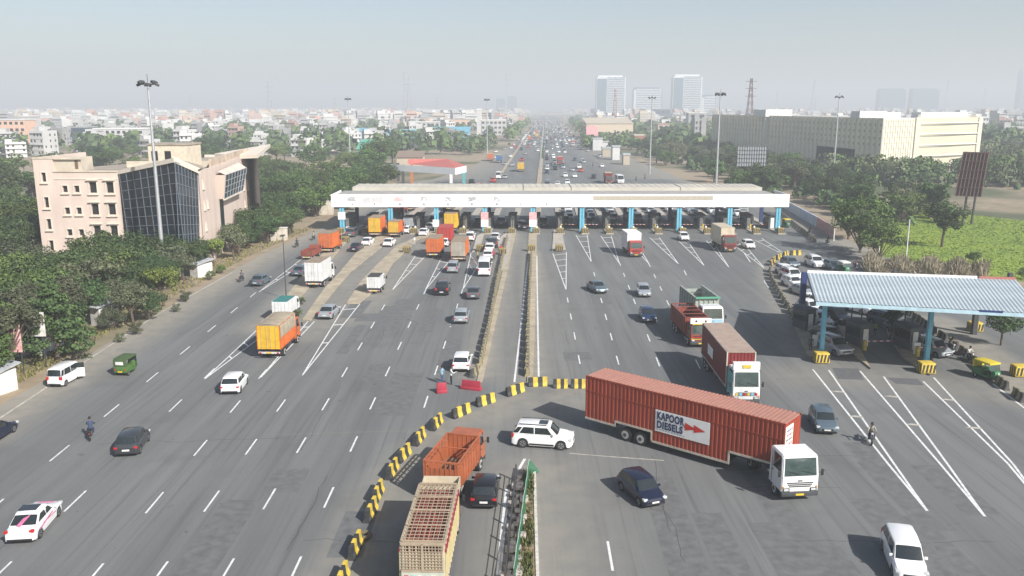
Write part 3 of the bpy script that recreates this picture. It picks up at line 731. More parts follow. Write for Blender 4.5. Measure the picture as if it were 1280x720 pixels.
# ---------------------------------------------------------------- people
def make_person(shirt, trousers, pose='stand', hair=(.015,.012,.01), skin=(.19,.10,.06), helmet=None):
    def f():
        V = []; E = []; Rr = []
        def v(p, r, par=None):
            V.append(p); Rr.append(r)
            if par is not None: E.append((par, len(V)-1))
            return len(V)-1
        sit = pose == 'ride'
        hz_ = .78 if sit else .92
        pel = v((0,0,hz_), .125); ab = v((0,.01+(.05 if sit else 0),hz_+.18), .125, pel); ch = v((0,.0+(.12 if sit else 0),hz_+.40), .145, ab)
        nk = v((0,.02+(.16 if sit else 0),hz_+.56), .058, ch); hd = v((0,.03+(.19 if sit else 0),hz_+.66), .085, nk); v((0,.035+(.2 if sit else 0),hz_+.78), .078, hd)
        cy = .12 if sit else 0
        for s in (-1, 1):
            hp = v((s*.10,0,hz_-.04), .095, pel)
            if sit: kn = v((s*.2,.36,hz_-.12), .068, hp); an = v((s*.19,.20,.34), .045, kn); v((s*.19,.36,.30), .035, an)
            else: kn = v((s*.11,.03 if s > 0 else .0,.50), .066, hp); an = v((s*.12,-.02+.04*(s > 0),.10), .045, kn); v((s*.13,.13,.045), .036, an)
            sh = v((s*.185,cy,hz_+.47), .062, ch)
            if sit: el = v((s*.27,.34,hz_+.26), .042, sh); wr = v((s*.30,.56,hz_+.22), .03, el); d = Vector((0,.09,-.02))
            elif pose == 'arm' and s > 0: el = v((s*.27,.16,hz_+.24), .042, sh); wr = v((s*.2,.40,hz_+.32), .03, el); d = Vector((0,.09,.02))
            else: el = v((s*.25,-.03,hz_+.20), .042, sh); wr = v((s*.27,.04,hz_-.04), .03, el); d = Vector((0,.02,-.09))
            w0 = Vector(V[wr]); pm_ = v(tuple(w0+d*.75), .028, wr)
            side = Vector((1,0,0)) if not sit else Vector((1,0,0))
            for k, ln in enumerate((.85,1.0,.92,.72)):
                b0 = w0+d*.95+side*((k-1.5)*.021); p1 = v(tuple(b0), .010, pm_); v(tuple(b0+d*.75*ln+Vector((0,.012,-.012))), .008, p1)
            tb = v(tuple(w0+d*.5-side*s*.035+Vector((0,.015,0))), .011, wr); v(tuple(w0+d*1.05-side*s*.048+Vector((0,.025,0))), .009, tb)
        me = bpy.data.meshes.new('person'); me.from_pydata(V, E, []); o = bpy.data.objects.new('person', me); COL.objects.link(o)
        sk = o.modifiers.new('s', 'SKIN'); 
        if not me.skin_vertices: pass
        for i, r in enumerate(Rr):
            me.skin_vertices[0].data[i].radius = (r, r*(.78 if i in (1,2) else 1)); me.skin_vertices[0].data[i].use_root = (i == 0)
        o.modifiers.new('d', 'SUBSURF').levels = 1; sk.use_smooth_shade = True
        dg = bpy.context.evaluated_depsgraph_get(); dg.update()
        nm = bpy.data.meshes.new_from_object(o.evaluated_get(dg)); old = o.data; o.modifiers.clear(); o.data = nm; bpy.data.meshes.remove(old)
        nm.materials.clear()
        for c, n_ in ((skin,'skin_'), (shirt,'shirt_'), (trousers,'cloth_')): nm.materials.append(mat(n_+'_'.join(str(int(q*1000)) for q in c), c, .85, var=.1, scale=8))
        nm.materials.append(mat('dark_shoes', (.02,.018,.016), .6))
        for p in nm.polygons:
            c = p.center; z = c.z; p.use_smooth = True; arm = abs(c.x) > .235 or (sit and c.y > .5)
            if z > hz_+.56: p.material_index = 0
            elif arm and ((c-Vector((math.copysign(.27, c.x), .04, hz_-.04))).length < .22 or (sit and c.y > .52) or (pose == 'arm' and c.y > .34)): p.material_index = 0
            elif z > hz_+.02 or arm: p.material_index = 1
            elif z < (.38 if sit else .09): p.material_index = 3
            else: p.material_index = 2
            if sit and .38 <= z < hz_+.02: p.material_index = 2
        hy = .035+(.2 if sit else 0); hb = MB(); bm = bmesh.new(); bmesh.ops.create_uvsphere(bm, u_segments=12, v_segments=8, radius=.112)
        for q in bm.verts:
            q.co.z *= 1.12
            if q.co.z < -.01 and q.co.y > -.02: q.co *= .7
        for q in bm.verts: q.co += Vector((0, hy-.012, hz_+.755))
        if helmet: 
            for q in bm.verts: q.co = Vector((0,hy-.01,hz_+.74))+(q.co-Vector((0,hy-.012,hz_+.755)))*1.2
        hb.bm(bm, mat('helmet_shell' if helmet else 'dark_hair', helmet or hair, .3 if helmet else .8), None, True); hb.build('helmet' if helmet else 'hair', o)
        fb = MB()
        for s in (-1, 1): fb.bev(s*.035-.012, s*.035+.012, hy+.078, hy+.09, hz_+.735, hz_+.75, .004, BLK)
        fb.build('eyes', o)
        nb = MB(); nb.mesh([(-.012,hy+.08,hz_+.70),(.012,hy+.08,hz_+.70),(0,hy+.108,hz_+.702),(0,hy+.08,hz_+.74)], [(0,1,2),(1,3,2),(3,0,2)], nm.materials[0]); nb.build('nose', o)
        return o
    return f
def make_motorbike(col='black'):
    def f():
        r = empty('motorcycle'); pm = paint(col)
        for y in (-.62, .66):
            w = MB(); bm = bmesh.new()
            seg, rs = 20, 6
            vs = [[bm.verts.new((math.cos(b_)*.05, y+(.25+.05*math.sin(b_))*math.cos(a), .30+(.25+.05*math.sin(b_))*math.sin(a))) for b_ in [2*math.pi*j/rs for j in range(rs)]] for a in [2*math.pi*i/seg for i in range(seg)]]
            for i in range(seg):
                for j in range(rs): bm.faces.new((vs[i][j], vs[(i+1)%seg][j], vs[(i+1)%seg][(j+1)%rs], vs[i][(j+1)%rs]))
            w.bm(bm, RUB, None, True); o = w.build('wheel', r)
            s = MB(); s.tube((-.05,y,.3), (.05,y,.3), .05, RIM, 8)
            for k in range(8): a = math.pi*k/4; s.bar((0,y,.3), (0,y+.24*math.cos(a),.3+.24*math.sin(a)), .012, .012, RIM)
            s.build('rim', o)
        b_ = MB(); b_.bev(-.13,.13,-.02,.42,.72,.95,.06,pm); b_.build('fuel_tank', r)
        b_ = MB(); b_.bev(-.12,.12,-.72,.02,.72,.82,.04,BLK); b_.build('seat', r)
        b_ = MB(); b_.bev(-.13,.13,-.12,.30,.30,.62,.04,GRM); b_.tube((.14,-.1,.3),(.14,-.85,.36),.04,CHR,8); b_.build('engine', r)
        b_ = MB(); b_.bar((0,-.62,.3),(0,-.05,.45),.06,.05,GRM); b_.bar((0,.35,.85),(0,-.5,.7),.06,.05,GRM); b_.bar((0,.3,.35),(0,.42,.85),.05,.05,GRM); b_.bev(-.06,.06,-.95,-.6,.62,.68,.02,BLK); b_.build('frame', r)
        b_ = MB()
        for s in (-1,1): b_.tube((s*.07,.66,.3),(s*.07,.46,.95),.02,CHR,6)
        b_.tube((-.32,.42,1.0),(.32,.42,1.0),.017,BLK,6); b_.build('handlebar', r)
        b_ = MB(); b_.bev(-.08,.08,.52,.62,.82,.98,.03,HLM); b_.build('headlight', r)
        b_ = MB(); b_.bev(-.05,.05,-.98,-.93,.64,.72,.015,RED); b_.build('taillight', r)
        return r
    return f
def rickshaw(body='green', top='yellow', flowers=False):
    def f():
        r = empty('auto_rickshaw'); bmx = mat('rickshaw_'+body, {'green': (.02,.14,.05), 'olive': (.06,.13,.03)}[body], .5, var=.25 if flowers else .1, scale=5 if flowers else 2)
        tm = mat('rickshaw_top_'+top, {'yellow': (.52,.42,.03), 'white': (.6,.6,.56), 'olive': (.05,.09,.03)}[top], .7)
        b_ = MB(); b_.bev(-.65,.65,-1.3,-.2,.35,1.0,.09,bmx); b_.bev(-.6,.6,-.2,.55,.32,.5,.04,bmx); b_.bev(-.42,.42,.55,1.2,.4,1.05,.14,bmx, taper=(.8,.7)); b_.build('body', r)
        t_ = MB(); t_.bev(-.66,.66,-1.22,.72,1.55,1.75,.09,tm); t_.bev(-.64,.64,-1.3,-1.1,.95,1.62,.05,tm); t_.build('canopy_top', r)
        p = MB()
        for s in (-1,1):
            for y in (-.3,.62): p.tube((s*.6,y,.5),(s*.6,y*.97,1.6),.025,BLK,6)
        p.build('roof_frame', r)
        w = MB(); w.poly([(.55,.78,1.0),(-.55,.78,1.0),(-.56,.68,1.55),(.56,.68,1.55)], GLT); w.build('windshield', r)
        w = MB(); w.box(-.38,.38,-1.325,-1.3,1.15,1.45,GLS if not flowers else PLW); w.build('rear_window', r)
        s_ = MB(); s_.bev(-.5,.5,-1.0,-.45,.7,.95,.05,BLK); s_.bev(-.3,.3,-.05,.25,.65,.85,.05,BLK); s_.build('seat', r)
        for x, y in ((-.56,-.85),(.56,-.85),(0,1.05)):
            w = MB(); w.tube((x-.06,y,.22),(x+.06,y,.22),.22,RUB,14); o = w.build('wheel', r); q = MB(); q.tube((x-.065,y,.22),(x+.065,y,.22),.11,RIM,10); q.build('rim', o)
        for s in (-1,1):
            h = MB(); h.bev(s*.5-.07,s*.5+.07,-1.33,-1.29,.6,.74,.01,RED); h.build('taillight', r)
        h = MB(); h.tube((0,1.1,.85),(0,1.2,.85),.09,HLM,10); h.build('headlight', r)
        p = MB(); p.box(-.22,.22,-1.33,-1.31,.42,.54,PLY); p.build('number_plate', r)
        return r
    return f
# ================================================================ main toll canopy
CW = mat('canopy_white', (0.80,0.80,0.79), 0.5, var=.04, scale=.4)
CG = mat('canopy_roof_grey', (0.30,0.29,0.27), .9, var=.15, scale=.5)
CB = mat('canopy_roof_beige', (0.46,0.435,0.37), .85, var=.12, scale=.3)
can = empty('toll_canopy', (0,171.3,-.35)); tag(can, 'wide flat white toll plaza canopy on blue columns spanning every lane', 'toll canopy')
def wx(px, Z=171.6): return (px-640)/FPX*Z
XL, XR = wx(414), wx(986.5)
def cpart(name, f): m = MB(); f(m); return m.build(name, can)
def fas(m):
    n = 24
    for i in range(n): a = XL+(XR-XL)*i/n; m.box(a+.012, a+(XR-XL)/n-.012, 0, .18, 5.52, 8.02, CW)
    m.box(XL, XR, .05, .17, 5.75, 8.0, CW); m.box(XL, XR, -.03, .22, 8.02, 8.10, CW)
    m.box(XL, XL+.18, .19, 10, 5.72, 8.0, CW); m.box(XR-.18, XR, .19, 10, 5.72, 8.0, CW)
cpart('fascia', fas)
cpart('roof_slab', lambda m: (m.box(XL+.8, XR-2.2, .23, 10, 7.6, 7.85, CG), m.box(XL+.5, XR-.5, .23, 19, 5.74, 5.95, mat('canopy_soffit', (.35,.36,.37), .8))))
def up(m):
    a, b_ = wx(440,180.4), wx(953.5,180.4); n = 60; m.box(a, b_, 10.01, 18.5, 7.5, 8.55, CB)
    for i in range(n): x = a+(b_-a)*i/n; m.box(x, x+(b_-a)/n*.5, 9.98, 18.4, 8.45, 8.60, CB)
    for i in (25, 32, 48): x = a+(b_-a)*i/60; m.box(x, x+.12, 9.95, 18, 7.9, 8.62, GRM)
cpart('raised_roof', up)
FG = mat('faded_print_grey', (.30,.33,.36), .8, var=.4, scale=2.5); FP = mat('faded_print_pink', (.68,.36,.36), .8, var=.25, scale=2.5); LC = mat('louvre_beige', (.46,.42,.33), .8, var=.08)
def sg(m):
    m.box(wx(741.5), wx(891), -.05, 0, 6.35+.6, 7.75, LC)
    for i in range(90): x = wx(741.5)+(wx(891)-wx(741.5))*i/90; m.box(x, x+.07, -.08, -.05, 6.98, 7.72, LC)
cpart('louvre_panel', sg)
m = MB(); m.box(wx(454), wx(478), -.02, 0, 6.3, 7.7, mat('faded_panel', (.55,.56,.56), .8, var=.12, scale=1.5)); m.build('side_board', can)
for px, mm, wd_ in [(440,FG,5.5),(498,FP,6),(530,mat('faint_print', (.7,.71,.72), .8),4.5),(560,MATS['faint_print'],4.5),(590,FG,5),(621,MATS['faint_print'],4.5)]:
    m = MB(); x = wx(px); m.box(x-wd_*.26, x+wd_*.30, -.011, -.0, 6.68, 7.7, mat('faded_backing', (.70,.70,.69), .8))
    for k in range(4):
        for q in range(7):
            if random.random() < .75: m.box(x-wd_*.14*3.5/3+q*wd_*.14*.33*.95-.0, x-wd_*.14*3.5/3+q*wd_*.14*.33*.95+.34, -.016, -.005, 6.75+k*.22, 6.87+k*.22, mm)
    m.build('sign_panel', can)
for px in (441,469,500,530,560,590,621,651,684):
    m = MB(); x = wx(px); m.box(x-.22, x-.02, -.012, 0, 5.95, 6.25, GRM); m.box(x+.05, x+.2, -.012, 0, 5.95, 6.25, GRM) if 480 < px < 640 else None; m.build('lane_marker', can)
for px in COLX:
    x = (px-640)/FPX*ZB
    m = MB(); y = -.2
    for s in (-1, 1): m.box(x+s*.26-.2, x+s*.26+.2, y+.5, y+1.0, .5, 5.73, BLU)
    for k in range(5): m.bar((x-.2, y+.75, .9+k*1.0), (x+.2, y+.75, 1.3+k*1.0), .06, .06, BLU)
    m.build('front_column', can)
    x2 = x+.0394*15; m = MB(); m.box(x2-.35, x2+.35, y+14, y+14.7, .5, 5.73, NVY); m.build('rear_column', can)  # navy paints the canopy shade onto the rear row of blue columns
# column base guards, bollards, booths, booms on the islands
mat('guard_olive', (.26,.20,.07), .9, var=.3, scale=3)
def make_guard(gm=YEL):
    r = empty('crash_guard'); m = MB(); m.bev(-.7,.7,-.6,.6,.0,1.0,.06,gm, taper=(.92,.9)); m.build('guard_block', r)
    m = MB()
    for k in range(4):
        x = -.62+k*.34; m.mesh([(x,-.612,.08),(x+.17,-.612,.08),(x+.17+.12,-.58,.85),(x+.12,-.58,.85)], [(0,1,2,3)], BKP)
    for s in (-1,1):
        for k in range(3): y = -.45+k*.36; m.mesh([(s*.708,y,.08),(s*.708,y+.17,.08),(s*.66,y+.25,.85),(s*.66,y+.08,.85)], [(0,1,2,3)], BKP)
    m.build('stripes', r); return r
def make_bollard():
    m = MB(); m.tube((0,0,0),(0,0,.9),.28,WHT,14,.24); m.tube((0,0,.9),(0,0,1.15),.24,WHT,14,.08); m.tube((0,0,.35),(0,0,.55),.285,RED,14,.275)
    return m.build('bollard')
def make_booth():
    r = empty('toll_booth'); m = MB(); w, d = .62, 1.3; bc = mat('booth_panel', (.07,.08,.085), .6, var=.12)  # near-black panels put the canopy shade into the booth colour
    m.box(-w,w,-d,d,0,1.0,bc); m.box(-w,w,-d,d,2.05,2.4,bc)
    for s in (-1,1):
        for e in (-1,1): m.box(min(s*w,s*(w-.08)),max(s*w,s*(w-.08)),min(e*d,e*(d-.08)),max(e*d,e*(d-.08)),1.0,2.05,bc)
    m.build('wall', r)
    for s in (-1,1): m = MB(); m.box(s*w-.02-.01*s, s*w+.02-.03*s, -d+.1, d-.1, 1.0, 2.05, GLS); m.build('window', r)
    for s in (-1,1): m = MB(); m.box(-w+.09, w-.09, s*d-.02-.03*s, s*d+.02-.03*s, 1.0, 2.05, GLT); m.build('end_window', r)
    m = MB(); m.bev(-w-.12,w+.12,-d-.15,d+.15,2.4,2.52,.03,mat('booth_roof', (.07,.08,.10), .7)); m.build('roof', r)  # roof colour darkened too, to deepen the shade under the canopy
    m = MB(); m.box(-.3,.3,-d-.02,-d-.0+.005,.05,1.95,WHT); m.build('door', r)
    return r
def make_boom():
    r = empty('boom_barrier'); m = MB(); m.bev(-.16,.16,-.2,.2,0,1.05,.03,YEL); m.build('cabinet', r)
    m = MB()
    for k in range(8): m.box(.16+k*.36,.16+k*.36+.355,-.03,.03,.9,.98,RED if k % 2 else WHT)
    m.build('arm', r); return r
def make_lanesignal():
    r = empty('lane_post'); m = MB(); m.tube((0,0,0),(0,0,2.6),.06,GRM,8); m.build('post', r); m = MB(); m.bev(-.28,.28,-.1,.1,2.1,2.9,.03,BKP); m.build('signal_box', r); return r
ordn = ['leftmost','second','third','fourth','fifth','sixth','seventh','eighth','ninth','tenth','eleventh','twelfth','thirteenth','fourteenth','fifteenth','sixteenth','seventeenth','eighteenth','rightmost']
for i, x in enumerate(NOSES):
    k = .0394; col = i % 2 == 0
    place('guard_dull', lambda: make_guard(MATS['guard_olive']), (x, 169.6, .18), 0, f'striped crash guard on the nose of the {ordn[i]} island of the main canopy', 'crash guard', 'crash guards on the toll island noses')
    if i > 7 or i in (1,3,5): place('bollard', make_bollard, (x+.1, 171.0 if col else 171.5, .18), 0, f'white round bollard behind the crash guard on the {ordn[i]} toll island', 'bollard', 'white bollards on the toll islands')
    place('booth', make_booth, (x+.3, 178.5, .18), -R(2.2), f'grey toll booth in the shade on the {ordn[i]} island under the main canopy', 'toll booth', 'toll booths under the main canopy', (1.2,1.9,1.12))  # booths stretched so the space under the canopy looks darker
    if i < 18: place('boom', make_boom, (x+.35, 175.2 if i > 8 else 182.5, .18), 0, f'yellow boom barrier beside the booth on the {ordn[i]} toll island', 'boom barrier', 'boom barriers at the main toll booths')
    if not col: place('sigpost', make_lanesignal, (x+.2, 173.5, .18), 0, f'dark lane signal post on the {ordn[i]} toll island', 'signal post', 'lane signal posts under the main canopy')
# boards hung on three columns
for px, c1, c2, lab in [(428.5, WHT, None, 'white notice board on the leftmost blue column of the main canopy'), (606, FP, WHT, 'pink and white notice board on the blue column left of the two long central islands'), (666, FP, WHT, 'pink and white notice board on the middle column above the empty lane'), (546, None, WHT, 'white board low on the third blue column from the left')]:
    m = MB(); x = (px-640)/FPX*ZB; y = 171.57
    if c1: m.box(x-.75, x+.75, y-.06, y, 2.6, 4.1, c1)
    if c2: m.box(x-.75, x+.75, y-.062, y-.002, 1.1, 2.58, c2)
    tag(m.build('notice_board'), lab, 'notice board')
# extra yellow/black guards and planters on the tan medians' noses
for k, (px, py, lab) in enumerate([(432,303,'beside the orange container truck'), (508,316,'where the middle tan median narrows'), (536,305,'beside the dark blue sedan on the tan median'), (600,314,'at the end of the short island left of centre'), (664,314,'at the end of the long middle island'), (699,314,'at the end of the planted island right of centre'), (628,318,'beside the men in red')]):
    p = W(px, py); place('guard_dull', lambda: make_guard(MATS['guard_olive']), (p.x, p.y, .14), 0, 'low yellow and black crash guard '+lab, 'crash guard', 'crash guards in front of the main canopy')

# ================================================================ right toll canopy
RZ = 5.5
FLc, FRc, BRc, BLc = W(1020,377,7.0), W(1308,393,7.0), W(1270,350,6.3), W(1009,341,6.3)
side = empty('side_toll_canopy', (0,0,0)); tag(side, 'lower toll canopy with blue grey corrugated sheet roof at the right', 'toll canopy')
m = MB(); SH = mat('corrugated_roof_sheet', (.42,.48,.50), .55, .1, var=.1, scale=.35, streak=(.3,1.2,1))
n = 110; vs = []
for i in range(n+1):
    for q, (a, b_) in enumerate(((FLc, FRc), (BLc, BRc))): p = a.lerp(b_, i/n); vs.append((p.x, p.y, p.z+(.06 if i % 2 else 0)))
m.mesh(vs, [(2*i, 2*i+2, 2*i+3, 2*i+1) for i in range(n)], SH); 
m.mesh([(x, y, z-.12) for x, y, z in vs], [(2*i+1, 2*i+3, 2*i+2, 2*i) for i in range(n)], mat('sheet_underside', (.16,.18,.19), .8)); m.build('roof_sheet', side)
m = MB(); dn = Vector((0,0,-.18)); off = (FLc-BLc).normalized()*.06
m.bar(FLc+dn+off, FRc+dn+off, .1, .34, mat('gutter_pale_blue', (.42,.58,.64), .5)); m.build('front_gutter', side)
m = MB(); m.bar(BLc+Vector((0,0,.12))-off*2, BLc.lerp(BRc,.82)+Vector((0,0,.12))-off*2, .25, .3, WHT); m.bar(BLc.lerp(BRc,.83)+Vector((0,0,.12))-off*2, BRc+Vector((0,0,.12))-off*2, .25, .3, mat('faded_red_board', (.38,.14,.11), .8)); m.build('rear_parapet', side)
m = MB(); m.bar(FLc+dn, BLc+dn, .1, .3, GRM); m.bar(FRc+dn, BRc+dn, .1, .3, GRM)
for u in (.25,.5,.75): m.bar(FLc.lerp(FRc,u)+dn*1.2, BLc.lerp(BRc,u)+dn*1.2, .12, .25, GRM)
m.build('roof_beam', side)
m = MB(); a = FLc.lerp(FRc, .72)+off*1.4; b_ = FLc.lerp(FRc, .82)+off*1.4; m.bar(a, b_, .06, .2, NVY); m.build('sign_strip', side)
ux = (FRc-FLc).normalized()
for (px, py, tx, mt) in [(1026,449,1026,BLU), (1157,459,1157,BLU)]:
    p = W(px, py); m = MB(); zt = 6.55
    m.box(p.x-.2, p.x+.2, p.y-.2, p.y+.2, .2, zt, mt); m.build('front_column', side)
for (px, py, s_) in [(1001,402,.3), (1113,400,.25), (1217,418,.25), (1256,398,.22)]:
    p = W(px, py); m = MB(); m.box(p.x-s_, p.x+s_, p.y-.25, p.y+.25, .0, 5.95 if px < 1200 else 5.6, NVY if s_ > .25 else GRM); m.build('rear_column', side)  # navy paints the roof shade onto the rear left column
for (px, py, lab) in [(1026,453,'foot of the left blue column of the side canopy'), (1157,466,'foot of the right blue column of the side canopy'), (1274,470,'right edge of the picture beside the side canopy'), (1218,414,'foot of the dark rear column of the side canopy')]:
    p = W(px, py); place('guard', make_guard, (p.x, p.y, .1), R(-2), 'striped crash guard at the '+lab, 'crash guard', 'crash guards at the side canopy')
for (px, py, lab) in [(1004,412,'leftmost'), (1071,432,'middle'), (1132,436,'right')]:
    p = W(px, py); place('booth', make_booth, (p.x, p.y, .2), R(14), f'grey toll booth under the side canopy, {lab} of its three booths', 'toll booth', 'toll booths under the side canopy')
for (px, py, lab) in [(1080,440,'middle'), (1146,448,'right')]:
    p = W(px, py); place('boom', make_boom, (p.x, p.y, .2), R(5), f'yellow boom barrier on the {lab} island of the side canopy', 'boom barrier', 'boom barriers at the side canopy')
for (px, py, lab) in [(1018,436,'left'), (1080,436,'middle'), (1145,446,'right')]:
    p = W(px, py); m = MB(); m.box(p.x-.35, p.x+.35, p.y-.05, p.y+.05, .3, 1.5, WHT); m.bar((p.x,p.y+.08,.1),(p.x,p.y+.08,1.6),.06,.06,GRM)
    tag(m.build('notice_board'), f'small white board standing on the {lab} island of the side canopy', 'notice board', 'small white boards on the side islands')
for (px, py, h, lab) in [(1062,425,5.2,'left of the middle booth'), (1075,419,5.0,'right behind the middle booth'), (1128,432,5.2,'left of the right booth'), (1138,428,5.0,'right behind the right booth')]:
    p = W(px, py); m = MB(); m.tube((p.x,p.y,.1),(p.x,p.y,h),.07,GRM,8); m.box(p.x-.12,p.x+.12,p.y-.1,p.y+.1,h,h+.3,GRM); tag(m.build('camera_pole'), 'thin dark pole under the side canopy '+lab, 'pole', 'thin poles under the side canopy')

# ================================================================ barriers
def make_block(y0=YEL, dirty=False):
    def f():
        m = MB(); n = 4; L = 1.9; yb = MATS['dusty_yellow'] if dirty else YEL; kb_ = MATS['dusty_black'] if dirty else BKP
        pr = [(-.24,0),(-.24,.1),(-.13,.34),(-.10,.82),(.10,.82),(.13,.34),(.24,.1),(.24,0)]
        for i in range(n):
            x0, x1 = -L/2+i*L/n, -L/2+(i+1)*L/n; e = .02 if i == 0 else 0; e1 = .02 if i == n-1 else 0
            vs = [(x0+e, y, z) for y, z in pr]+[(x1-e1, y, z) for y, z in pr]; k = len(pr)
            fs = [(j, k+j, k+j+1, j+1) for j in range(k-1)]+[tuple(range(k)), tuple(range(2*k-1, k-1, -1))]
            m.mesh(vs, fs, yb if i % 2 == 0 else kb_)
        return m.build('concrete_barrier')
    return f
mat('dusty_yellow', (.26,.22,.12), .9, var=.3, scale=2); mat('dusty_black', (.075,.073,.068), .9, var=.35, scale=2)
def barrier(p, q, lab, dirty=False, grp=None, sc=1.0):
    a, b_ = Vector(p), Vector(q); c = (a+b_)/2; d = b_-a; L = d.length
    return place('blk%d' % dirty, make_block(dirty=dirty), (c.x, c.y, .02), math.atan2(d.y, d.x)+random.uniform(-.05,.05), lab, 'road barrier', grp, (min(1.15, max(.7, L/1.9)), 1, sc))
segs = [((731,485),(714,485),'at the rear of the long red trailer'), ((709,485),(692,485),'second from the rear of the long trailer'), ((684,482),(660,483),'by the white lane line left of the long trailer'), ((655,489),(632,496),'just right of the two parts of the yellow median'), ((618,502),(595,509),'upper right of the curved row, beyond the orange open truck'),
        ((587,515),(565,524),'behind the orange open truck, middle of the curved row'), ((553,526),(538,541),'left behind the orange open truck'), ((531,544),(517,560),'between the orange open truck and the white lane dash'), ((511,566),(498,580),'level with the cab of the orange open truck'), ((496,584),(484,602),'left of the shadow of the orange truck'), ((477,612),(467,632),'level with the roof carrier of the cage truck'), ((470,630),(457,660),'left of the cage truck and above the tyre'), ((451,672),(437,708),'left of the cage truck shadow, below the tyre'), ((433,716),(421,746),'cut off by the bottom edge left of the cage truck')]
for a, b_, lab in segs: barrier(W(*a), W(*b_), 'yellow and black concrete barrier '+lab, grp='barriers curving round the u-turn')
def run(pts, lab, grp, step=2.35, dirty=True, skip=0.0, sc=1):
    q_ = 0
    P = [W(*p) if len(p) == 2 else Vector(p) for p in pts]
    for i in range(len(P)-1):
        d = P[i+1]-P[i]; n = max(1, int(d.length/step))
        for k in range(n):
            if random.random() < skip: continue
            a = P[i]+d*(k/n); b_ = P[i]+d*((k+.84)/n); q_ += 1; barrier(a, b_, lab.replace('#', ORD(q_)), dirty, grp, sc)
barrier(W(599,463), W(588,475), 'dusty yellow and black barrier beside the long red plastic barrier', True, 'barriers along the medians')
run([(600,458),(612,405),(622,350),(634,298)], 'dusty dark barrier, # from the near end of the row on the left median', 'barriers along the left median')
run([(659,472),(660,400),(664,318)], 'dusty dark barrier, # from the near end of the row on the middle median', 'barriers along the middle median')
run([(1001,319),(985,319),(968,326),(962,334)], 'yellow and black barrier, # from the right at the head of the side toll lanes', 'barriers at the head of the side toll lanes', dirty=False)
run([(962,338),(965,352),(975,370),(986,388),(997,410)], 'dusty barrier beside the side toll queue, # from its far end', 'barriers beside the side toll queue')
run([(972,266),(995,284),(1020,304)], 'dusty barrier along the service road right of the canopy, # from the far end', 'barriers along the service road', step=2.6)
run([(1125,385),(1160,412),(1200,440),(1245,478),(1285,508)], 'dark dusty barrier right of the side toll booths, # from the far end', 'barriers right of the side booths')
for (px, py, rot, lab) in [(552,491,.3,'small red plastic water barrier standing in front of the two men'), (589,487,-.35,'red plastic water barrier lying beside the end of the median')]:
    def mk_plastic():
        m = MB(); RP = mat('red_plastic', (.34,.03,.05), .45, var=.12)
        m.bev(-.85,.85,-.28,.28,0,.28,.06,RP); m.bev(-.8,.8,-.14,.14,.26,.85,.06,RP, taper=(.95,.7)); return m.build('plastic_barrier')
    p = W(px, py); place('plastic', mk_plastic, (p.x, p.y, .02), rot, lab, 'plastic barrier', None, (.55,1,1.1) if px < 570 else (1.15,1,1))
m = MB(); bm = bmesh.new()
for i in range(20):
    for j in range(8):
        a, b_ = 2*math.pi*i/20, 2*math.pi*j/8; bm.verts.new(((.36+.13*math.cos(b_))*math.cos(a), (.36+.13*math.cos(b_))*math.sin(a), .13+.13*math.sin(b_)))
bm.verts.ensure_lookup_table()
for i in range(20):
    for j in range(8): bm.faces.new((bm.verts[i*8+j], bm.verts[((i+1)%20)*8+j], bm.verts[((i+1)%20)*8+(j+1)%8], bm.verts[i*8+(j+1)%8]))
m.bm(bm, mat('dusty_tyre', (.12,.10,.06), .9, var=.3), None, True); o = m.build('old_tyre'); p = W(455,672); o.location = (p.x, p.y, .03); tag(o, 'old tyre lying on the road beside the yellow barriers', 'tyre')

# railing and green mesh fence on the bottom median
f1 = empty('pipe_railing'); tag(f1, 'dark pipe railing along the left kerb of the bottom centre median', 'railing')
A0, A1 = W(645,602), W(632,735); n = 6
for i in range(n+1):
    p = A0.lerp(A1, i/n); m = MB(); m.box(p.x-.05, p.x+.05, p.y-.05, p.y+.05, .05, 1.25, GRM); m.build('post', f1)
for z in (.5, .85, 1.2): m = MB(); m.tube((A0.x,A0.y,z),(A1.x,A1.y,z),.03,GRM,6); m.build('rail', f1)
f2 = empty('green_mesh_fence'); tag(f2, 'green plastic mesh fence sagging along the planted median', 'fence')
GM = mat('green_mesh', (.02,.13,.06), .8, var=.2, alpha=.82)
B0, B1 = W(661,583), W(644,735); m = MB(); vs = []; nn = 26
pp = [W(674,592), W(664,594)]+[W(663,590).lerp(B1, i/nn) for i in range(1, nn+1)]
for i, p in enumerate(pp):
    sg_ = .035*math.sin(i*1.7)+.03*math.sin(i*.6); top = 1.15 if i else .35
    vs += [(p.x+sg_, p.y, .1), (p.x-.03+sg_*.3, p.y, top*.55), (p.x-.08-sg_*.4, p.y, top)]
m.mesh(vs, [(3*i+j, 3*i+3+j, 3*i+4+j, 3*i+1+j) for i in range(len(pp)-1) for j in (0,1)], GM, True); m.build('mesh_sheet', f2)
m = MB()
for i in range(1, len(pp)-1): a, b_ = vs[3*i+2], vs[3*i+5]; m.tube(a, b_, .025, mat('pale_rope', (.3,.42,.36), .8), 5)
m.build('top_rope', f2)
m = MB(); 
for _ in range(60):
    u = random.random(); p = W(657,600).lerp(W(650,730), u); r_ = random.uniform(.08,.28); q = Vector((p.x+random.uniform(-.6,.2)-.2, p.y, .2))
    m.bev(q.x-r_,q.x+r_,q.y-r_,q.y+r_,.15,.15+r_,.04,mat('rubble', (.4,.36,.32), .95, var=.4, scale=3))
tag(m.build('rubble'), 'loose stones and rubble strewn along the bottom median', 'rubble', kind='stuff')
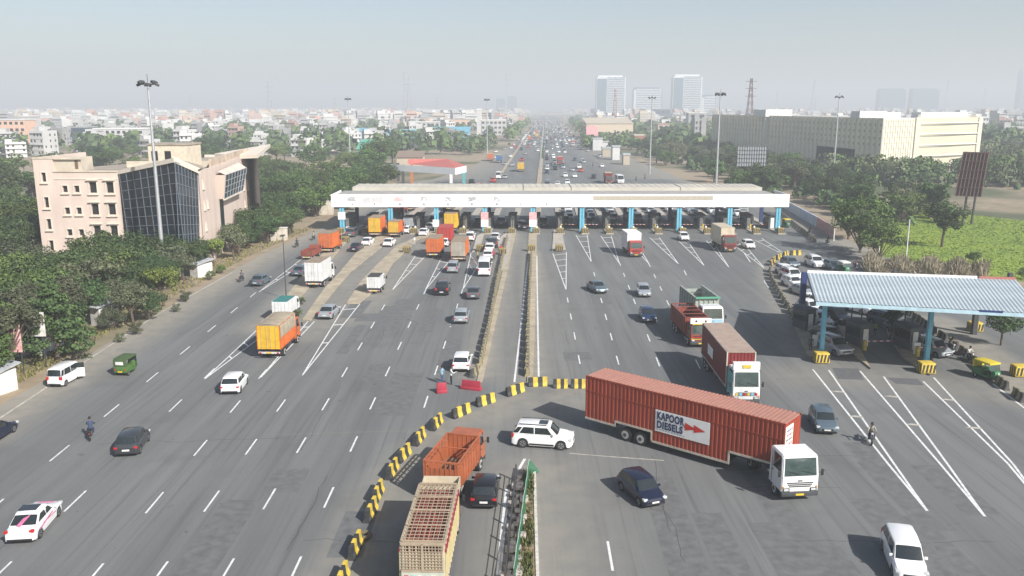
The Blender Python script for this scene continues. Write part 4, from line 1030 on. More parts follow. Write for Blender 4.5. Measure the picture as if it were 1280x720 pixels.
# ================================================================ near and mid vehicles
def V(make, key, px, py, hd, lab, cat, grp=None, z=.02):
    p = W(px, py)
    if isinstance(hd, tuple): rz = heading(W(*hd[0]), W(*hd[1]))
    else: rz = -R(hd)
    return place(key, make, (p.x, p.y, z), rz, lab, cat, grp)
def car(kind, color, px, py, hd, lab, grp=None): return V(make_car(kind, color), 'car_%s_%s' % (kind, color), px, py, hd, lab, 'car', grp)
BACK = 180-2.0
# --- left carriageway, driving away (nose +Y)
vn = V(make_car('van', 'white'), 'van_open', 82, 478, 3, 'white passenger van stopped on the left edge line with its front side door open', 'van')
dm = MB(); dm.bar((.74,.75,.75),(1.35,1.0,.75),.05,.85,paint('white')); dm.bar((.76,.78,1.4),(1.33,1.0,1.4),.04,.5,GLS); dm.build('open_door', vn)
dm = MB(); dm.bar((.68,-.2,.75),(.62,-1.2,.75),.02,.02,BLK)
V(rickshaw('olive','olive',True), 'rick_flower', 160, 466, 6, 'green and yellow decorated auto rickshaw driving up the left side of the road', 'auto rickshaw')
car('hatch','white', 294, 486, -4, 'white car with tinted rear window driving away left of the lane dashes')
car('sedan','navy', -8, 549, 0, 'dark navy car half cut off by the left edge of the picture')
car('hatch','dark grey', 167, 560, -9, 'dark grey hatchback with bright red tail lamps driving away near the motorcycle')
def pink(root, X, hw, H, belt):
    PK = mat('pink_wrap', (.55,.16,.30), .4, var=.2)
    m = MB(); m.box(-.62,.42,X(.66)+.05,X(.47),H+.008,H+.022,GLS); m.build('sunroof', root)
    for s in (-1,1): m = MB(); m.bar((s*(hw+.001),X(.82),.6),(s*(hw+.006),X(.4),.85),.012,.10,PK); m.bar((s*(hw+.001),X(.7),.75),(s*(hw+.006),X(.3),.62),.012,.06,PK); m.build('side_stripe', root)
    m = MB(); m.box(-.45,.45,X(.14),X(.08),.80,.835,PK); m.build('bonnet_stripe', root)
    m = MB(); a = Vector((-.18,X(.89)-.03,1.0)); b_ = Vector((.12,X(.72),1.335)); m.bar(a,b_,.26,.02,PK); m.build('window_stripe', root)
V(make_car('sedan','white',decor=pink), 'pinkcar', 45, 660, -7, 'white sports coupe with pink stripes and black glass roof at the lower left', 'car')
car('sedan','silver', 412, 395, 4, 'silver sedan driving away beside the hatched point of the tan median')
car('sedan','slate', 326, 355, 5, 'grey sedan near the left dirt verge, leftmost of the cars before the canopy')
car('sedan','slate', 377, 343, 6, 'grey blue sedan left of the white box truck')
car('hatch','white', 396, 334, 6, 'white hatchback just behind the red pickup at the left lanes')
car('suv','black', 554, 366, 1, 'black off roader driving away in the middle of the left carriageway')
car('sedan','grey', 592, 371, 0, 'grey sedan driving away right of the black off roader')
car('hatch','silver', 577, 401, 1, 'silver hatchback between the lane dashes below the grey sedan')
car('hatch','white', 578, 459, 2, 'white hatchback stopped beside the median near the two standing men')
car('muv','silver', 567, 339, 2, 'silver hatchback behind the two orange and tan trucks')
V(make_car('bus','white'), 'bus_white', 606, 342, 1, 'white van with red rear windows beside the left median', 'van')
car('hatch','white', 444.5, 0, 0, '') if False else None
car('sedan','navy', 446, 313, 4, 'dark blue sedan between the tan medians left of the yellow crash guard')
car('sedan','white', 460, 306, 4, 'white sedan between the two left tan medians below the yellow and red truck')
car('sedan','white', 487, 307, 5, 'white sedan in the lane right of the second tan median')
car('suv','grey', 441, 295, 4, 'grey off roader at the leftmost canopy lane')
car('hatch','dark grey', 451, 291, 4, 'dark hatchback right behind the grey off roader under the left end of the canopy')
car('hatch','white', 508, 291, 2, 'white hatchback right of the small yellow and red truck')
car('sedan','white', 530, 294, 2, 'white sedan queueing left of the red container truck')
car('hatch','white', 538, 287, 2, 'white hatchback in front of the queueing white sedan')
car('hatch','white', 556, 307, 2, 'white car between the orange and the tan container truck')
car('muv','white', 588, 300, 1, 'white car in the lane left of the pink notice board')
car('sedan','white', 619, 300, 0, 'white sedan at the head of the queue beside the men in red')
car('suv','dark grey', 616, 308, 0, 'dark grey car second in the queue beside the left median')
car('hatch','white', 612, 314, 0, 'white car third in the queue beside the left median')
car('hatch','white', 610, 323, 0, 'white car last in the queue in front of the white van')
car('hatch','white', 652, 285, 178, 'lone white car coming out of the lane between the long islands')
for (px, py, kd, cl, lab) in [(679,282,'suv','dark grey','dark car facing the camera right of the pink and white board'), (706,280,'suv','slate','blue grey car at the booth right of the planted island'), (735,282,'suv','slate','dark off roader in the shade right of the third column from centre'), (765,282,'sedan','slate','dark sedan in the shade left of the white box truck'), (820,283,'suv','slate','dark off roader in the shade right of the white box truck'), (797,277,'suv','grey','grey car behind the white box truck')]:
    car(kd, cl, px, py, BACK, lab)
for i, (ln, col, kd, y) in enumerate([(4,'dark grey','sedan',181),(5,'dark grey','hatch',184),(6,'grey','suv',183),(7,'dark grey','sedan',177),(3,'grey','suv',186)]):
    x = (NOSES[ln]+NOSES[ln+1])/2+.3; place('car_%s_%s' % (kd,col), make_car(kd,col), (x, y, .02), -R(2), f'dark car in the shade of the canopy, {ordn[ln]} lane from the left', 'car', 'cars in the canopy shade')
# --- trucks on the left
V(make_box_truck(L=7.4, wd=2.35, H=3.55, cab='orange', side='orange', rear='yellow', tarp=True, cabH=2.75), 'tk_tarp', 351, 437, 2, 'orange truck with yellow rear doors and a dusty tarpaulin top crossing the hatched lines', 'truck')
V(make_box_truck(L=4.9, wd=1.9, cabL=1.5, H=2.45, cab='white', side='white', rear='white', wr=.36, cabH=2.1, roof=mat('teal_tarp', (.03,.16,.15), .8), corr=False), 'tk_pick', 359, 396, 3, 'small white pickup truck with a dark teal top beside the thin lamp post', 'truck')
V(make_box_truck(L=6.8, wd=2.35, H=3.75, cab='white', side='cream' if False else 'white', rear='white', roof=mat('dusty_roof', (.24,.19,.14), .9, var=.2), corr=False), 'tk_white', 401, 355, 4, 'tall white box truck with a brown dusty roof left of the tan median', 'truck')
V(make_box_truck(L=6.2, wd=2.4, H=3.6, cab='orange', side='orange', rear='orange', roof=mat('dusty_roof'  , (.24,.19,.14), .9)), 'tk_o1', 414, 314, 5, 'orange box truck with white lower edge, leftmost truck before the canopy', 'truck')
V(make_box_truck(L=6.8, wd=2.4, H=3.9, cab='orange', side='orange', rear='yellow', roof=MATS['dusty_roof']), 'tk_yr', 473, 294, 3, 'yellow and orange box truck at the second left toll lane', 'truck')
V(make_box_truck(L=5.6, wd=2.1, H=3.2, cab='orange', side='orange', rear='yellow', roof=MATS['dusty_roof'], wr=.42), 'tk_yr2', 496, 295, 5, 'smaller yellow and orange box truck just right of the larger one', 'truck')
V(make_box_truck(L=8.2, wd=2.4, H=4.0, cab='yellow', side='yellow', rear='yellow', roof=MATS['dusty_roof']), 'tk_y', 566, 288, 3, 'tall yellow box truck under the canopy ahead of the red one', 'truck')
V(make_box_truck(L=7.2, wd=2.35, H=3.4, cab='red', side='red', rear='red', roof=mat('faded_red_roof', (.32,.06,.05), .8)), 'tk_r', 558, 304, 2, 'red box truck between the yellow and the orange trucks', 'truck')
V(make_box_truck(L=7.0, wd=2.3, H=3.4, cab='orange', side='orange', rear='orange', roof=MATS['dusty_roof']), 'tk_o2', 545, 319, 2, 'orange box truck standing left of the tan container truck', 'truck')
V(make_box_truck(L=8.4, wd=2.4, H=3.5, cab='white', side='orange', rear='beige', roof=MATS['dusty_roof']), 'tk_tan', 576, 323, 2, 'tan doored container truck right of the orange truck', 'truck')
V(make_box_truck(L=4.4, wd=1.75, cabL=1.4, H=2.45, cab='white', side='white', rear='white', wr=.36, cabH=2.2, roof=mat('black_cover', (.05,.045,.045), .8), corr=False), 'tk_tempo', 471, 364, 2, 'small white goods van with a dark roof on the tan median tip', 'van')
V(make_open_truck(5.0, 1.9, 1.5, 'brick red', 'brick red', H=1.5, zf=.8, cabH=1.95, wr=.34, bars=0, posts=False), 'tk_redp', 390, 322, 7, 'small red pickup loaded up in the leftmost lane', 'truck')
V(make_box_truck(L=9.5, wd=2.45, H=3.9, cab='maroon', side='maroon', rear='maroon', roof=GRM), 'tk_dk1', 500, 268, 3, 'dark maroon truck beyond the canopy posts at the second left column', 'truck')
V(make_box_truck(L=8.5, wd=2.4, H=3.8, cab='orange', side='orange', rear='orange', roof=GRM), 'tk_dk2', 515, 262, 3, 'orange truck far behind the left part of the canopy', 'truck')
V(make_box_truck(L=5.2, wd=2.0, H=2.8, cab='white', side='silver', rear='silver', roof=GRM, wr=.36), 'tk_sm', 513, 286, 3, 'small grey box truck in the shade left of the queueing white cars', 'truck')
V(make_open_truck(8.6, 2.4, 1.9, 'dark grey', 'dark grey', H=2.6), 'tk_dk3', 562, 262, 3, 'dark open truck beyond the canopy ahead of the yellow truck', 'truck')
# --- near trucks bottom centre
def caged(root, y0, yb, w, zf):
    CG_ = mat('cage_bars', (.30,.24,.17), .8, var=.2)
    m = MB(); H = 3.55
    for k in range(9): x = -w+.12+(2*w-.24)*k/8; m.bar((x,y0+.03,H),(x,yb-.03,H),.03,.03,CG_)
    for k in range(20): y = y0+.1+(yb-y0-.2)*k/19; m.bar((-w+.05,y,H+.031),(w-.05,y,H+.031),.035,.03,CG_) 
    for k in range(5): y = y0+.1+(yb-y0-.2)*k/4; m.bar((-w+.02,y,H+.07),(w-.02,y,H+.07),.08,.045,CG_)
    m.build('roof_grille', root)
    m = MB()
    for k in range(13): x = -w+.1+(2*w-.2)*k/12; m.box(x-.018,x+.018,y0-.085,y0-.05,zf+1.05,H-.05,CG_)
    for k in range(9): z = zf+1.1+(H-zf-1.2)*k/8; m.box(-w+.05,w-.05,y0-.11,y0-.087,z-.018,z+.018,CG_)
    m.box(-.06,.06,y0-.13,y0-.112,zf+1.0,H,CG_); m.box(-w,w,y0-.13,y0-.05,H-.06,H+.05,CG_); m.box(-w+.02,w-.02,y0-.12,y0-.06,zf+.95,zf+1.04,CG_)
    m.build('rear_grille', root)
    m = MB(); GC = mat('gas_bottle_red', (.20,.035,.028), .6, var=.3, scale=2)
    for a in range(6):
        for b_ in range(16):
            x = -w+.28+(2*w-.56)*a/5; y = y0+.35+(yb-y0-.7)*b_/15
            for zz in (zf, zf+.78, zf+1.56): m.tube((x,y,zz),(x,y,zz+.55),.155,GC,8); m.tube((x,y,zz+.56),(x,y,zz+.70),.10,GC,6)
    o = m.build('gas_bottles', root); o['kind'] = 'stuff'
    m = MB(); PL = mat('painted_tailboard', (.42,.44,.36), .7, var=.15); m.box(-w+.02,w-.02,y0-.085,y0-.035,zf-.1,zf+.94,PL)
    for k, c in enumerate([RED, BLU, MATS['road_paint'], BLU, MATS['road_paint'], YEL]):
        m.box(-w+.16+k*.34,-w+.36+k*.34,y0-.10,y0-.086,zf+.2,zf+.75,c)
    m.build('tailboard', root)
    YC = mat('cream_side_board', (.55,.46,.22), .7, var=.12)
    for s in (-1,1):
        m = MB(); a, c = s*(w+.065), s*(w+.085); m.box(min(a,c),max(a,c),y0,yb,zf+.35,H-.5,YC)
        for k in range(12): y = y0+.2+(yb-y0-.4)*k/11; a, c = s*(w+.04), s*(w+.1); m.mesh([(c,y-.22,H-.5),(c,y+.22,H-.5),(c,y,H-.72)], [(0,1,2)], RED)
        a, c = s*(w+.03), s*(w+.095); m.box(min(a,c),max(a,c),y0,yb,H-.5,H-.32,mat('maroon_trim', (.25,.02,.04), .6)); m.build('side_board', root)
cg = V(make_open_truck(8.9, 2.2, 1.9, 'maroon', 'cream', H=3.55, zf=1.05, bars=0, posts=False, load=caged, carrier=True, cabH=2.45, trim=mat('cage_bars', (.34,.27,.19), .8)), 'tk_cage', 540, 700, 3, 'tall cage truck full of red gas bottles with cream side boards at the bottom', 'truck')
cg.location = (-4.35, 43.6, .02); cg.rotation_euler.z = -R(2)
ot = V(make_open_truck(6.7, 2.25, 1.7, 'rusty orange', 'rusty orange', H=2.85, zf=1.05, bars=1, visor=None, cabH=2.75), 'tk_orange', 566, 590, 14, 'orange open bed truck with an empty bed ahead of the cage truck', 'truck')
ot.location = (-3.75, 54.0, .02); ot.rotation_euler.z = -R(14)
car('hatch','black', 607, 622, 2, 'black hatchback beside the orange truck and the median railing')
def scorp(root, X, hw, H, belt):
    m = MB(); m.box(-.38,.38,X(.56),X(.42),H+.0,H+.035,GLS); m.build('sunroof', root)
    for s in (-1,1): m = MB(); a, c = s*(hw-.02), s*(hw+.02); m.box(min(a,c),max(a,c),X(.70),X(.30),.30,.42,BLK); m.build('sill', root)
V(make_car('suv','white',decor=scorp), 'scorp', 679, 556, ((650,556),(708,560)), 'large white off roader crossing the u-turn behind the long trailer', 'car')
V(make_car('hatch','navy'), 'suv_dkb', 801, 621, ((783,603),(822,637)), 'dark blue hatchback with chrome nose turning below the long trailer', 'car')
w2 = V(make_car('muv','white'), 'muvw', 1128, 706, ((1116,672),(1142,735)), 'white estate car cut off by the bottom edge at the right', 'car')
car('hatch','slate', 1028, 534, ((1020,518),(1036,548)), 'blue grey hatchback driving towards the camera right of the long trailer')
# --- right carriageway towards the camera
car('sedan','slate', 746, 364, ((738,357),(758,369)), 'dark grey sedan changing lanes, leftmost on the right carriageway')
car('hatch','silver', 804, 369, ((801,361),(808,375)), 'silver hatchback right of the dark grey sedan')
car('hatch','dark blue', 809, 400, ((804,391),(814,409)), 'dark blue hatchback left of the red open truck')
car('hatch','white', 854, 300, BACK+1, 'small white car leaving the toll lane left of the cream truck')
car('hatch','white', 935, 310, BACK+1, 'small white car right of the cream truck')
V(make_box_truck(L=6.8, wd=2.4, H=3.9, cab='red', side='white', rear='white', roof=WHT, corr=False), 'tk_wr', 790, 318, BACK-2, 'white box truck with a red cab just out of the toll lane', 'truck')
V(make_box_truck(L=8.6, wd=2.35, H=4.1, cab='maroon', side='cream', rear='cream', roof=mat('beige_roof', (.40,.35,.27), .8), corr=False, cabH=2.9), 'tk_cream', 904, 311, BACK, 'tall cream truck with a brown front leaving the toll', 'truck')
V(make_box_truck(L=12.4, wd=2.5, H=4.2, cab='white', side='maroon', rear='maroon', roof=mat('pale_container_roof', (.31,.235,.19), .8), cabH=3.2, frame=mat('pale_frame', (.45,.42,.36), .7), cabL=2.0, low=None), 'tk_redc', 925, 470, BACK-1, 'dark red container truck with a pale roof and decorated white cab', 'truck')
rc = PROTO['tk_redc']; rc.location = (19.9, 74.9, .02); rc.rotation_euler.z = R(179.3)
m = MB(); yy = 6.2; TQ = mat('teal_trim', (.12,.38,.36), .6)
m.box(-1.12,1.12,yy-.6,yy-.25,3.2,3.85,WHT); m.box(-.35,.35,yy-.24,yy-.2,3.35,3.65,YEL); m.build('cab_board', rc)
m = MB(); m.box(-1.175,-1.165,yy-1.9,yy-.2,1.0,2.9,TQ); m.box(1.165,1.175,yy-1.9,yy-.2,1.0,2.9,TQ); m.build('side_trim', rc)
m = MB()
for k in range(6): m.box(-.95+k*.33,-.75+k*.33,yy+.025,yy+.04,1.02,1.25,[RED,BLU,YEL,RED,BLU,YEL][k])
m.build('painted_ornament', rc)
m = MB(); m.poly([(1.305,-3.2,2.0),(1.305,-1.0,2.0),(1.305,-1.0,3.0),(1.305,-3.2,3.0)],WHT); m.poly([(-1.27,-3.2,3.0),(-1.27,-1.0,3.0),(-1.27,-1.0,2.0),(-1.27,-3.2,2.0)],WHT); m.build('side_emblem', rc)
def decot(root, y1, w, cabH):
    m = MB(); m.box(-w*.93,w*.93,y1-.5,y1-.3,cabH-.02,cabH+.55,WHT); m.box(-.6,-.4,y1-.3,y1-.285,cabH+.15,cabH+.35,BLK); m.box(.4,.6,y1-.3,y1-.285,cabH+.15,cabH+.35,BLK); m.build('name_board', root)
    m = MB()
    for z, c in ((1.25,YEL),(1.45,RED),(2.75,YEL)): m.box(-w*.85,w*.85,y1+.012,y1+.03,z-.3,z-.22,c) if z < 2 else m.box(-w*.8,w*.8,y1-.13,y1-.02,z-.22,z-.12,c)
    m.build('painted_band', root)
rt = V(make_open_truck(8.6, 2.4, 1.8, 'brick red', 'brick red', H=2.9, zf=1.1, posts=False, bars=3, cabH=2.6, low=None, cabdeco=decot), 'tk_redo', 862, 412, BACK, 'red open truck with an ornate red and white cab beside the green dump truck', 'truck')
rt.location = (19.7, 91.0, .02); rt.rotation_euler.z = R(180+3)
PG = mat('tipper_grey_green', (.30,.33,.29), .7, var=.15); PGT = mat('tipper_green_rim', (.08,.28,.18), .6)
def make_tipper():
    root = empty('dump_truck'); y0, y1 = -4.6, 4.6; chassis(root, y0+.3, y1-.3)
    make_cab(root, y1-2.0, y1, 2.45, .75, 3.1, paint('white'))
    m = MB(); w = 1.3; yb = y1-2.5
    for s in (-1,1):
        m.hexa([Vector(p) for p in ((s*w-.04,y0,1.25),(s*w+.04,y0,1.25),(s*w+.04,yb,1.25),(s*w-.04,yb,1.25),(s*w-.04,y0,3.6),(s*w+.04,y0,3.6),(s*w+.04,yb,3.6),(s*w-.04,yb,3.6))], PG)
        for k in range(7): y = y0+.2+(yb-y0-.4)*k/6; a, c = s*(w+.04), s*(w+.14); m.box(min(a,c),max(a,c),y-.06,y+.06,1.2,3.55,PG)
        a, c = s*(w-.06), s*(w+.12); m.box(min(a,c),max(a,c),y0-.02,yb+.05,3.6,3.74,PG)
    m.box(-w+.05,w-.05,yb-.06,yb,1.25,3.6,PG); m.box(-w+.05,w-.05,y0,y0+.06,1.25,3.3,PG); m.box(-w+.05,w-.05,y0+.07,yb-.07,1.2,1.3,mat('bed_rust', (.14,.10,.09), .9, var=.3))
    for x in (-.85,-.28,.28,.85): m.box(x-.06,x+.06,yb+.0,yb+.1,1.25,3.55,PG)
    m.build('tipper_body', root)
    m = MB(); m.box(-w-.13,w+.13,yb+.05,yb+.35,3.62,3.8,PGT); m.build('tipper_visor', root)
    m = MB(); m.tube((-w+.1,y0+2.6,3.4),(w-.1,y0+2.6,3.4),.04,GRM,6); m.build('cross_bar', root)
    for x in (1.1,-1.1): twheel(root, x, y1-1.3, .52); twheel(root, x, y0+1.4, .52, dual=True); twheel(root, x, y0+2.75, .52, dual=True)
    rear_gear(root, y0+.1, 2.4, 1.15); mudguard(root, y0+1.4, .52, 2.5)
    m = MB(); m.box(-1.1,1.1,y1+.005,y1+.03,1.35,1.75,mat('pale_blue_trim', (.30,.48,.58), .5)); m.box(-1.1,1.1,y1+.09,y1+.1,.6,.72,RED); m.build('painted_band', root)
    return root
dt = V(make_tipper, 'tipper', 868, 385, BACK, 'grey green dump truck with a white cab behind the red open truck', 'truck'); dt.location = (22.1, 96.8, .02); dt.rotation_euler.z = R(180+4)
# --- the long trailer
lt = empty('articulated_lorry', (12.75, 59.3, .02), R(-130.2)); tag(lt, 'long rust red corrugated trailer truck with a white cab swinging across the road', 'truck')
TR = mat('rust_red_steel', (.29,.046,.021), .6, var=.16, scale=.9, streak=(1,1,.25)); TRR = mat('faded_trailer_roof', (.34,.165,.125), .75, var=.08); TF = mat('trailer_rail', (.50,.44,.36), .7, var=.2, scale=2)
m = MB(); HL = 8.05; wv = 1.3; HT = 4.5
prof = [(-HL,.95),(-5.2,.95),(-5.2,1.3),(-2.1,1.3),(-2.1,.55),(4.1,.55),(4.1,1.4),(HL,1.4)]
corr_segs = []
for i in range(len(prof)-1):
    (a, za), (b_, zb) = prof[i], prof[i+1]
    if b_ > a:
        corr_wall(m, (wv, a), (wv, b_), za+.15, HT-.12, TR, .32, .055); corr_wall(m, (-wv, b_), (-wv, a), za+.15, HT-.12, TR, .32, .055)
        m.box(-wv+.08, wv-.08, a, b_, za+.05, za+.15, GRM)
corr_wall(m, (wv-.05, HL), (-wv+.05, HL), 1.4, HT-.1, TR); m.box(-wv+.02, wv-.02, -HL, -HL+.06, .95, HT-.1, TR)
body = m.build('trailer_body', lt)
m = MB(); m.box(-wv+.06, wv-.06, -HL+.07, HL-.07, HT-.16, HT-.02, TRR)
k = 52
for i in range(k): y = -HL+.1+(2*HL-.3)*i/k; m.box(-wv+.03, wv-.03, y, y+.15, HT-.025, HT+.02, TRR)
m.build('trailer_roof', body)
m = MB()
for s in (-1,1):
    a, c = s*(wv-.03), s*(wv+.015); A_, C_ = min(a,c), max(a,c)
    m.box(A_, C_, -HL, HL, HT-.12, HT-.01, TR)
    m.box(A_, C_, -HL, HL, 3.28, 3.33, TR)
    for i in range(len(prof)-1):
        (p0, z0), (p1, z1) = prof[i], prof[i+1]
        if p1 > p0: m.box(A_, C_, p0+(.0 if i else 0), p1, z0, z0+.16, TF)
        else: m.box(A_, C_, p0-.09 if z1 > z0 and i < 3 else p0-.0, p0+.0 if z1 > z0 and i < 3 else p0+.12, min(z0,z1)+.0, max(z0,z1)+.16, TF)
    m.box(A_, C_+.0, HL-.1, HL+.01, 1.4, HT, TR)
m.build('trailer_frame', body)
m = MB(); px_ = wv+.03; m.box(wv+.004, px_, -1.74, 2.65, 1.55, 3.2, mat('sign_white', (.74,.73,.70), .6, var=.06)); bd = m.build('sign_board', lt)
m = MB(); m.box(.0, 1.22, HL+.005, HL+.03, 2.6, 4.2, MATS['sign_white']); fb = m.build('front_sign_board', lt)
m = MB()
for r_ in range(4):
    for c_ in range(5): m.box(.12+c_*.21, .12+c_*.21+.12+.03*(c_ % 2), HL+.03, HL+.036, 2.8+r_*.33, 2.96+r_*.33, GRM if r_ % 2 else RED)
m.build('faded_print', fb)
def lettering(txt, y, z, size, parent, m_, xs=1.0):
    cu = bpy.data.curves.new('lettering', 'FONT'); cu.body = txt; cu.size = size; cu.extrude = .008; cu.offset = size*.042; cu.space_character = 1.12
    o = bpy.data.objects.new('t', cu); COL.objects.link(o); bpy.context.view_layer.update()
    me = bpy.data.meshes.new_from_object(o.evaluated_get(bpy.context.evaluated_depsgraph_get())); bpy.data.objects.remove(o); me.name = 'lettering'; me.materials.clear(); me.materials.append(m_)
    t_ = bpy.data.objects.new('lettering', me); COL.objects.link(t_); t_.parent = parent
    w0 = max(v.co.x for v in me.vertices); t_.location = (px_+.012, y, z); t_.rotation_euler = (math.pi/2, 0, math.pi/2); t_.scale = (xs/w0, 1, 1); return t_
INK = mat('navy_lettering', (.015,.03,.09), .5)
lettering('KAPOOR', -1.60, 2.52, .78, bd, INK, 2.25); lettering('DIESELS', -1.60, 1.86, .74, bd, INK, 2.15)
m = MB(); RA = mat('red_arrow', (.55,.03,.02), .5)
for y in (.72, 1.42): m.mesh([(px_+.012,y,2.18),(px_+.012,y+.92,2.46),(px_+.012,y,2.78)], [(0,1,2)], RA)
m.mesh([(px_+.010,.66,2.36),(px_+.010,1.5,2.36),(px_+.010,1.5,2.56),(px_+.010,.66,2.56)], [(0,1,2,3)], RA); m.build('red_arrows', bd)
m = MB()
for k in range(10): m.box(px_+.001, px_+.008, -1.6+k*.24, -1.6+k*.24+.15, 1.68, 1.76, mat('faint_script', (.35,.36,.40), .8))
m.build('small_print', bd)
for y in (-4.35, -3.0): twheel(lt, wv-.18, y, .52, dual=True); twheel(lt, -wv+.18, y, .52, dual=True)
m = MB(); m.box(-.45,.45,-HL+.2,HL-.4,.9,1.2,GRM); m.build('chassis', lt)
for s in (-1,1): m = MB(); m.bev(s*1.0-.15,s*1.0+.15,-HL-.03,-HL+.01,1.0,1.15,.01,RED); m.build('taillight', lt)
tmp = empty('tmp'); 
make_cab(tmp, 2.0, 4.1, 2.45, .70, 3.15, paint('white')); chassis(tmp, -2.6, 3.8)
for x in (1.05,-1.05): twheel(tmp, x, 2.9, .5); twheel(tmp, x, -1.3, .5, dual=True)
m = MB(); m.box(-1.1,1.1,1.85,2.0,1.0,2.4,GRM); m.build('cab_rear_frame', tmp)
ang = math.atan2(-.10, -.99); 
front = Vector((18.5, 50.9, .02)); T = Matrix.Translation(front-Vector((math.sin(-ang)*4.1, math.cos(ang)*4.1, 0))) @ Matrix.Rotation(ang, 4, 'Z')
bpy.context.view_layer.update(); Lm = Matrix.Translation(lt.location) @ Matrix.Rotation(R(-130.2), 4, 'Z')
for c in list(tmp.children): c.parent = lt; c.matrix_local = Lm.inverted() @ T
bpy.data.objects.remove(tmp)
# --- two-wheelers and people
def bike(px, py, hd, lab, shirt, trous, col='black', helmet=None, plab=''):
    b_ = V(make_motorbike(col), 'bike_'+col, px, py, hd, lab, 'motorcycle')
    V(make_person(shirt, trous, 'ride', helmet=helmet), 'rider_%s_%s' % (shirt, helmet), px, py, hd, plab, 'person').location.z = .06
    return b_
bike(114, 548, ((112,556),(118,536)), 'dark motorcycle on the left carriageway near the dark grey hatchback', (.03,.05,.11), (.02,.03,.06), plab='rider in a navy jacket on the motorcycle near the dark grey hatchback')
bike(1088, 553, ((1085,541),(1092,562)), 'motorcycle coming down the side toll lanes on the hatched lines', (.32,.30,.24), (.04,.04,.05), helmet=(.02,.02,.02), plab='rider in a khaki shirt and dark helmet coming from the side toll')
bike(302, 352, 5, 'distant motorcycle by the left dirt verge', (.10,.09,.10), (.03,.03,.04), plab='rider in dark clothes by the left dirt verge')
bike(371, 309, 8, 'motorcycle near the left verge before the canopy', (.03,.03,.035), (.03,.03,.04), plab='rider in black near the left verge before the canopy')
bike(392, 300, 8, 'motorcycle at the far left lane by the canopy end', (.3,.28,.25), (.05,.05,.06), plab='rider in pale grey at the far left lane by the canopy end')
bike(1187, 440, 168, 'motorcycle waiting right of the right booth of the side canopy', (.12,.11,.1), (.03,.03,.035), helmet=(.6,.6,.6), plab='rider in a white helmet right of the right side booth')
bike(1209, 452, 160, 'motorcycle behind the parked auto rickshaw at the side toll', (.55,.54,.5), (.03,.03,.035), helmet=(.02,.02,.02), plab='rider in white behind the parked auto rickshaw')
bike(1012, 293, 178, 'motorcycle on the service road right of the canopy', (.03,.04,.05), (.02,.02,.03), plab='rider in dark clothes on the service road right of the canopy')
bike(1034, 306, 178, 'motorcycle in the tree shade on the service road', (.04,.04,.05), (.02,.02,.03), plab='rider in the tree shade on the service road')
bike(1069, 336, 178, 'motorcycle right of the electric rickshaw behind the side canopy', (.15,.05,.05), (.02,.02,.03), plab='rider right of the electric rickshaw behind the side canopy')
P_ = [(553,480,'stand',(.20,.33,.42),(.05,.09,.16),-60,'man in a light blue shirt and blue trousers standing by the red plastic barrier'), (564,481,'arm',(.68,.68,.66),(.015,.015,.018),80,'man in a white shirt and black trousers standing by the white hatchback'),
      (617,325,'stand',(.45,.03,.05),(.04,.04,.05),180,'person in red beside the queue, nearer of the two in red'), (626,318,'stand',(.5,.04,.04),(.04,.04,.05),180,'person in red by the yellow crash guard, farther of the two in red'),
      (597,326,'stand',(.35,.33,.08),(.03,.03,.04),90,'person in a yellow vest standing left of the queue'), (537,0,'stand',(.5,.5,.5),(.1,.1,.1),0,''),
      (518,307,'stand',(.6,.6,.58),(.4,.38,.35),180,'person in white walking on the tan median'), (1013,440,'stand',(.05,.06,.06),(.02,.02,.025),180,'person in dark clothes beside the white cloth at the left side booth'),
      (1093,421,'stand',(.25,.32,.08),(.02,.02,.03),180,'person in a yellow vest under the side canopy between the booths'), (1041,452,'stand',(0,0,0),(0,0,0),0,'')]
for px, py, po, sh_, tr_, hd, lab in P_:
    if lab: V(make_person(sh_, tr_, po), 'per_%s_%s' % (po, sh_), px, py, hd, lab, 'person')
# --- side toll queue
for (kd, cl, px, py, hd, lab) in [('suv','white',1018,333,176,'white off roader on the service road at the head of the side lanes'), ('hatch','slate',987,333,172,'grey blue car first behind the yellow barriers at the side toll'), ('hatch','white',981,343,170,'white car left in the side toll queue next to the barriers'),
    ('suv','white',989,350,168,'white off roader in the side toll queue'), ('hatch','white',990,358,166,'white hatchback behind the white off roader in the side toll queue'), ('sedan','silver',1002,368,164,'silver sedan by the rear left corner of the side canopy'),
    ('hatch','white',1012,390,163,'white hatchback under the left edge of the side canopy roof'), ('hatch','white',1027,385,163,'white hatchback right of the left blue column'), ('muv','white',1021,405,163,'white estate car queueing behind the left blue column'),
    ('suv','dark grey',1043,402,163,'dark grey car under the side canopy beside the white estate car'), ('hatch','dark grey',1034,425,163,'dark hatchback second from the stop line in the left side lane'), ('suv','silver',1041,440,165,'silver nosed car first in the left side lane, in deep shade'),
    ('hatch','white',1073,390,158,'white car just under the front edge of the side canopy roof'), ('suv','slate',1108,408,155,'blue grey off roader under the side canopy'), ('hatch','slate',1126,418,155,'blue grey car behind the right side booth'), ('hatch','silver',1140,428,157,'silver car just behind the white van fronted car at the right side booth'), ('muv','silver',1163,442,160,'silver estate car leaving the right side booth')]:
    car(kd, cl, px, py, hd, lab)
V(rickshaw('green','yellow'), 'rick_g', 1234, 474, 163, 'green and yellow auto rickshaw parked right of the side toll lanes', 'auto rickshaw')
V(rickshaw('green','yellow'), 'rick_g', 983, 284, 178, 'green and yellow auto rickshaw on the service road by the canopy end', 'auto rickshaw')
V(rickshaw('green','white'), 'rick_w', 1055, 341, 176, 'electric rickshaw with a white top behind the side canopy', 'auto rickshaw')
car('hatch','slate', 1040, 337, 176, 'dark small car between the white off roader and the electric rickshaw')
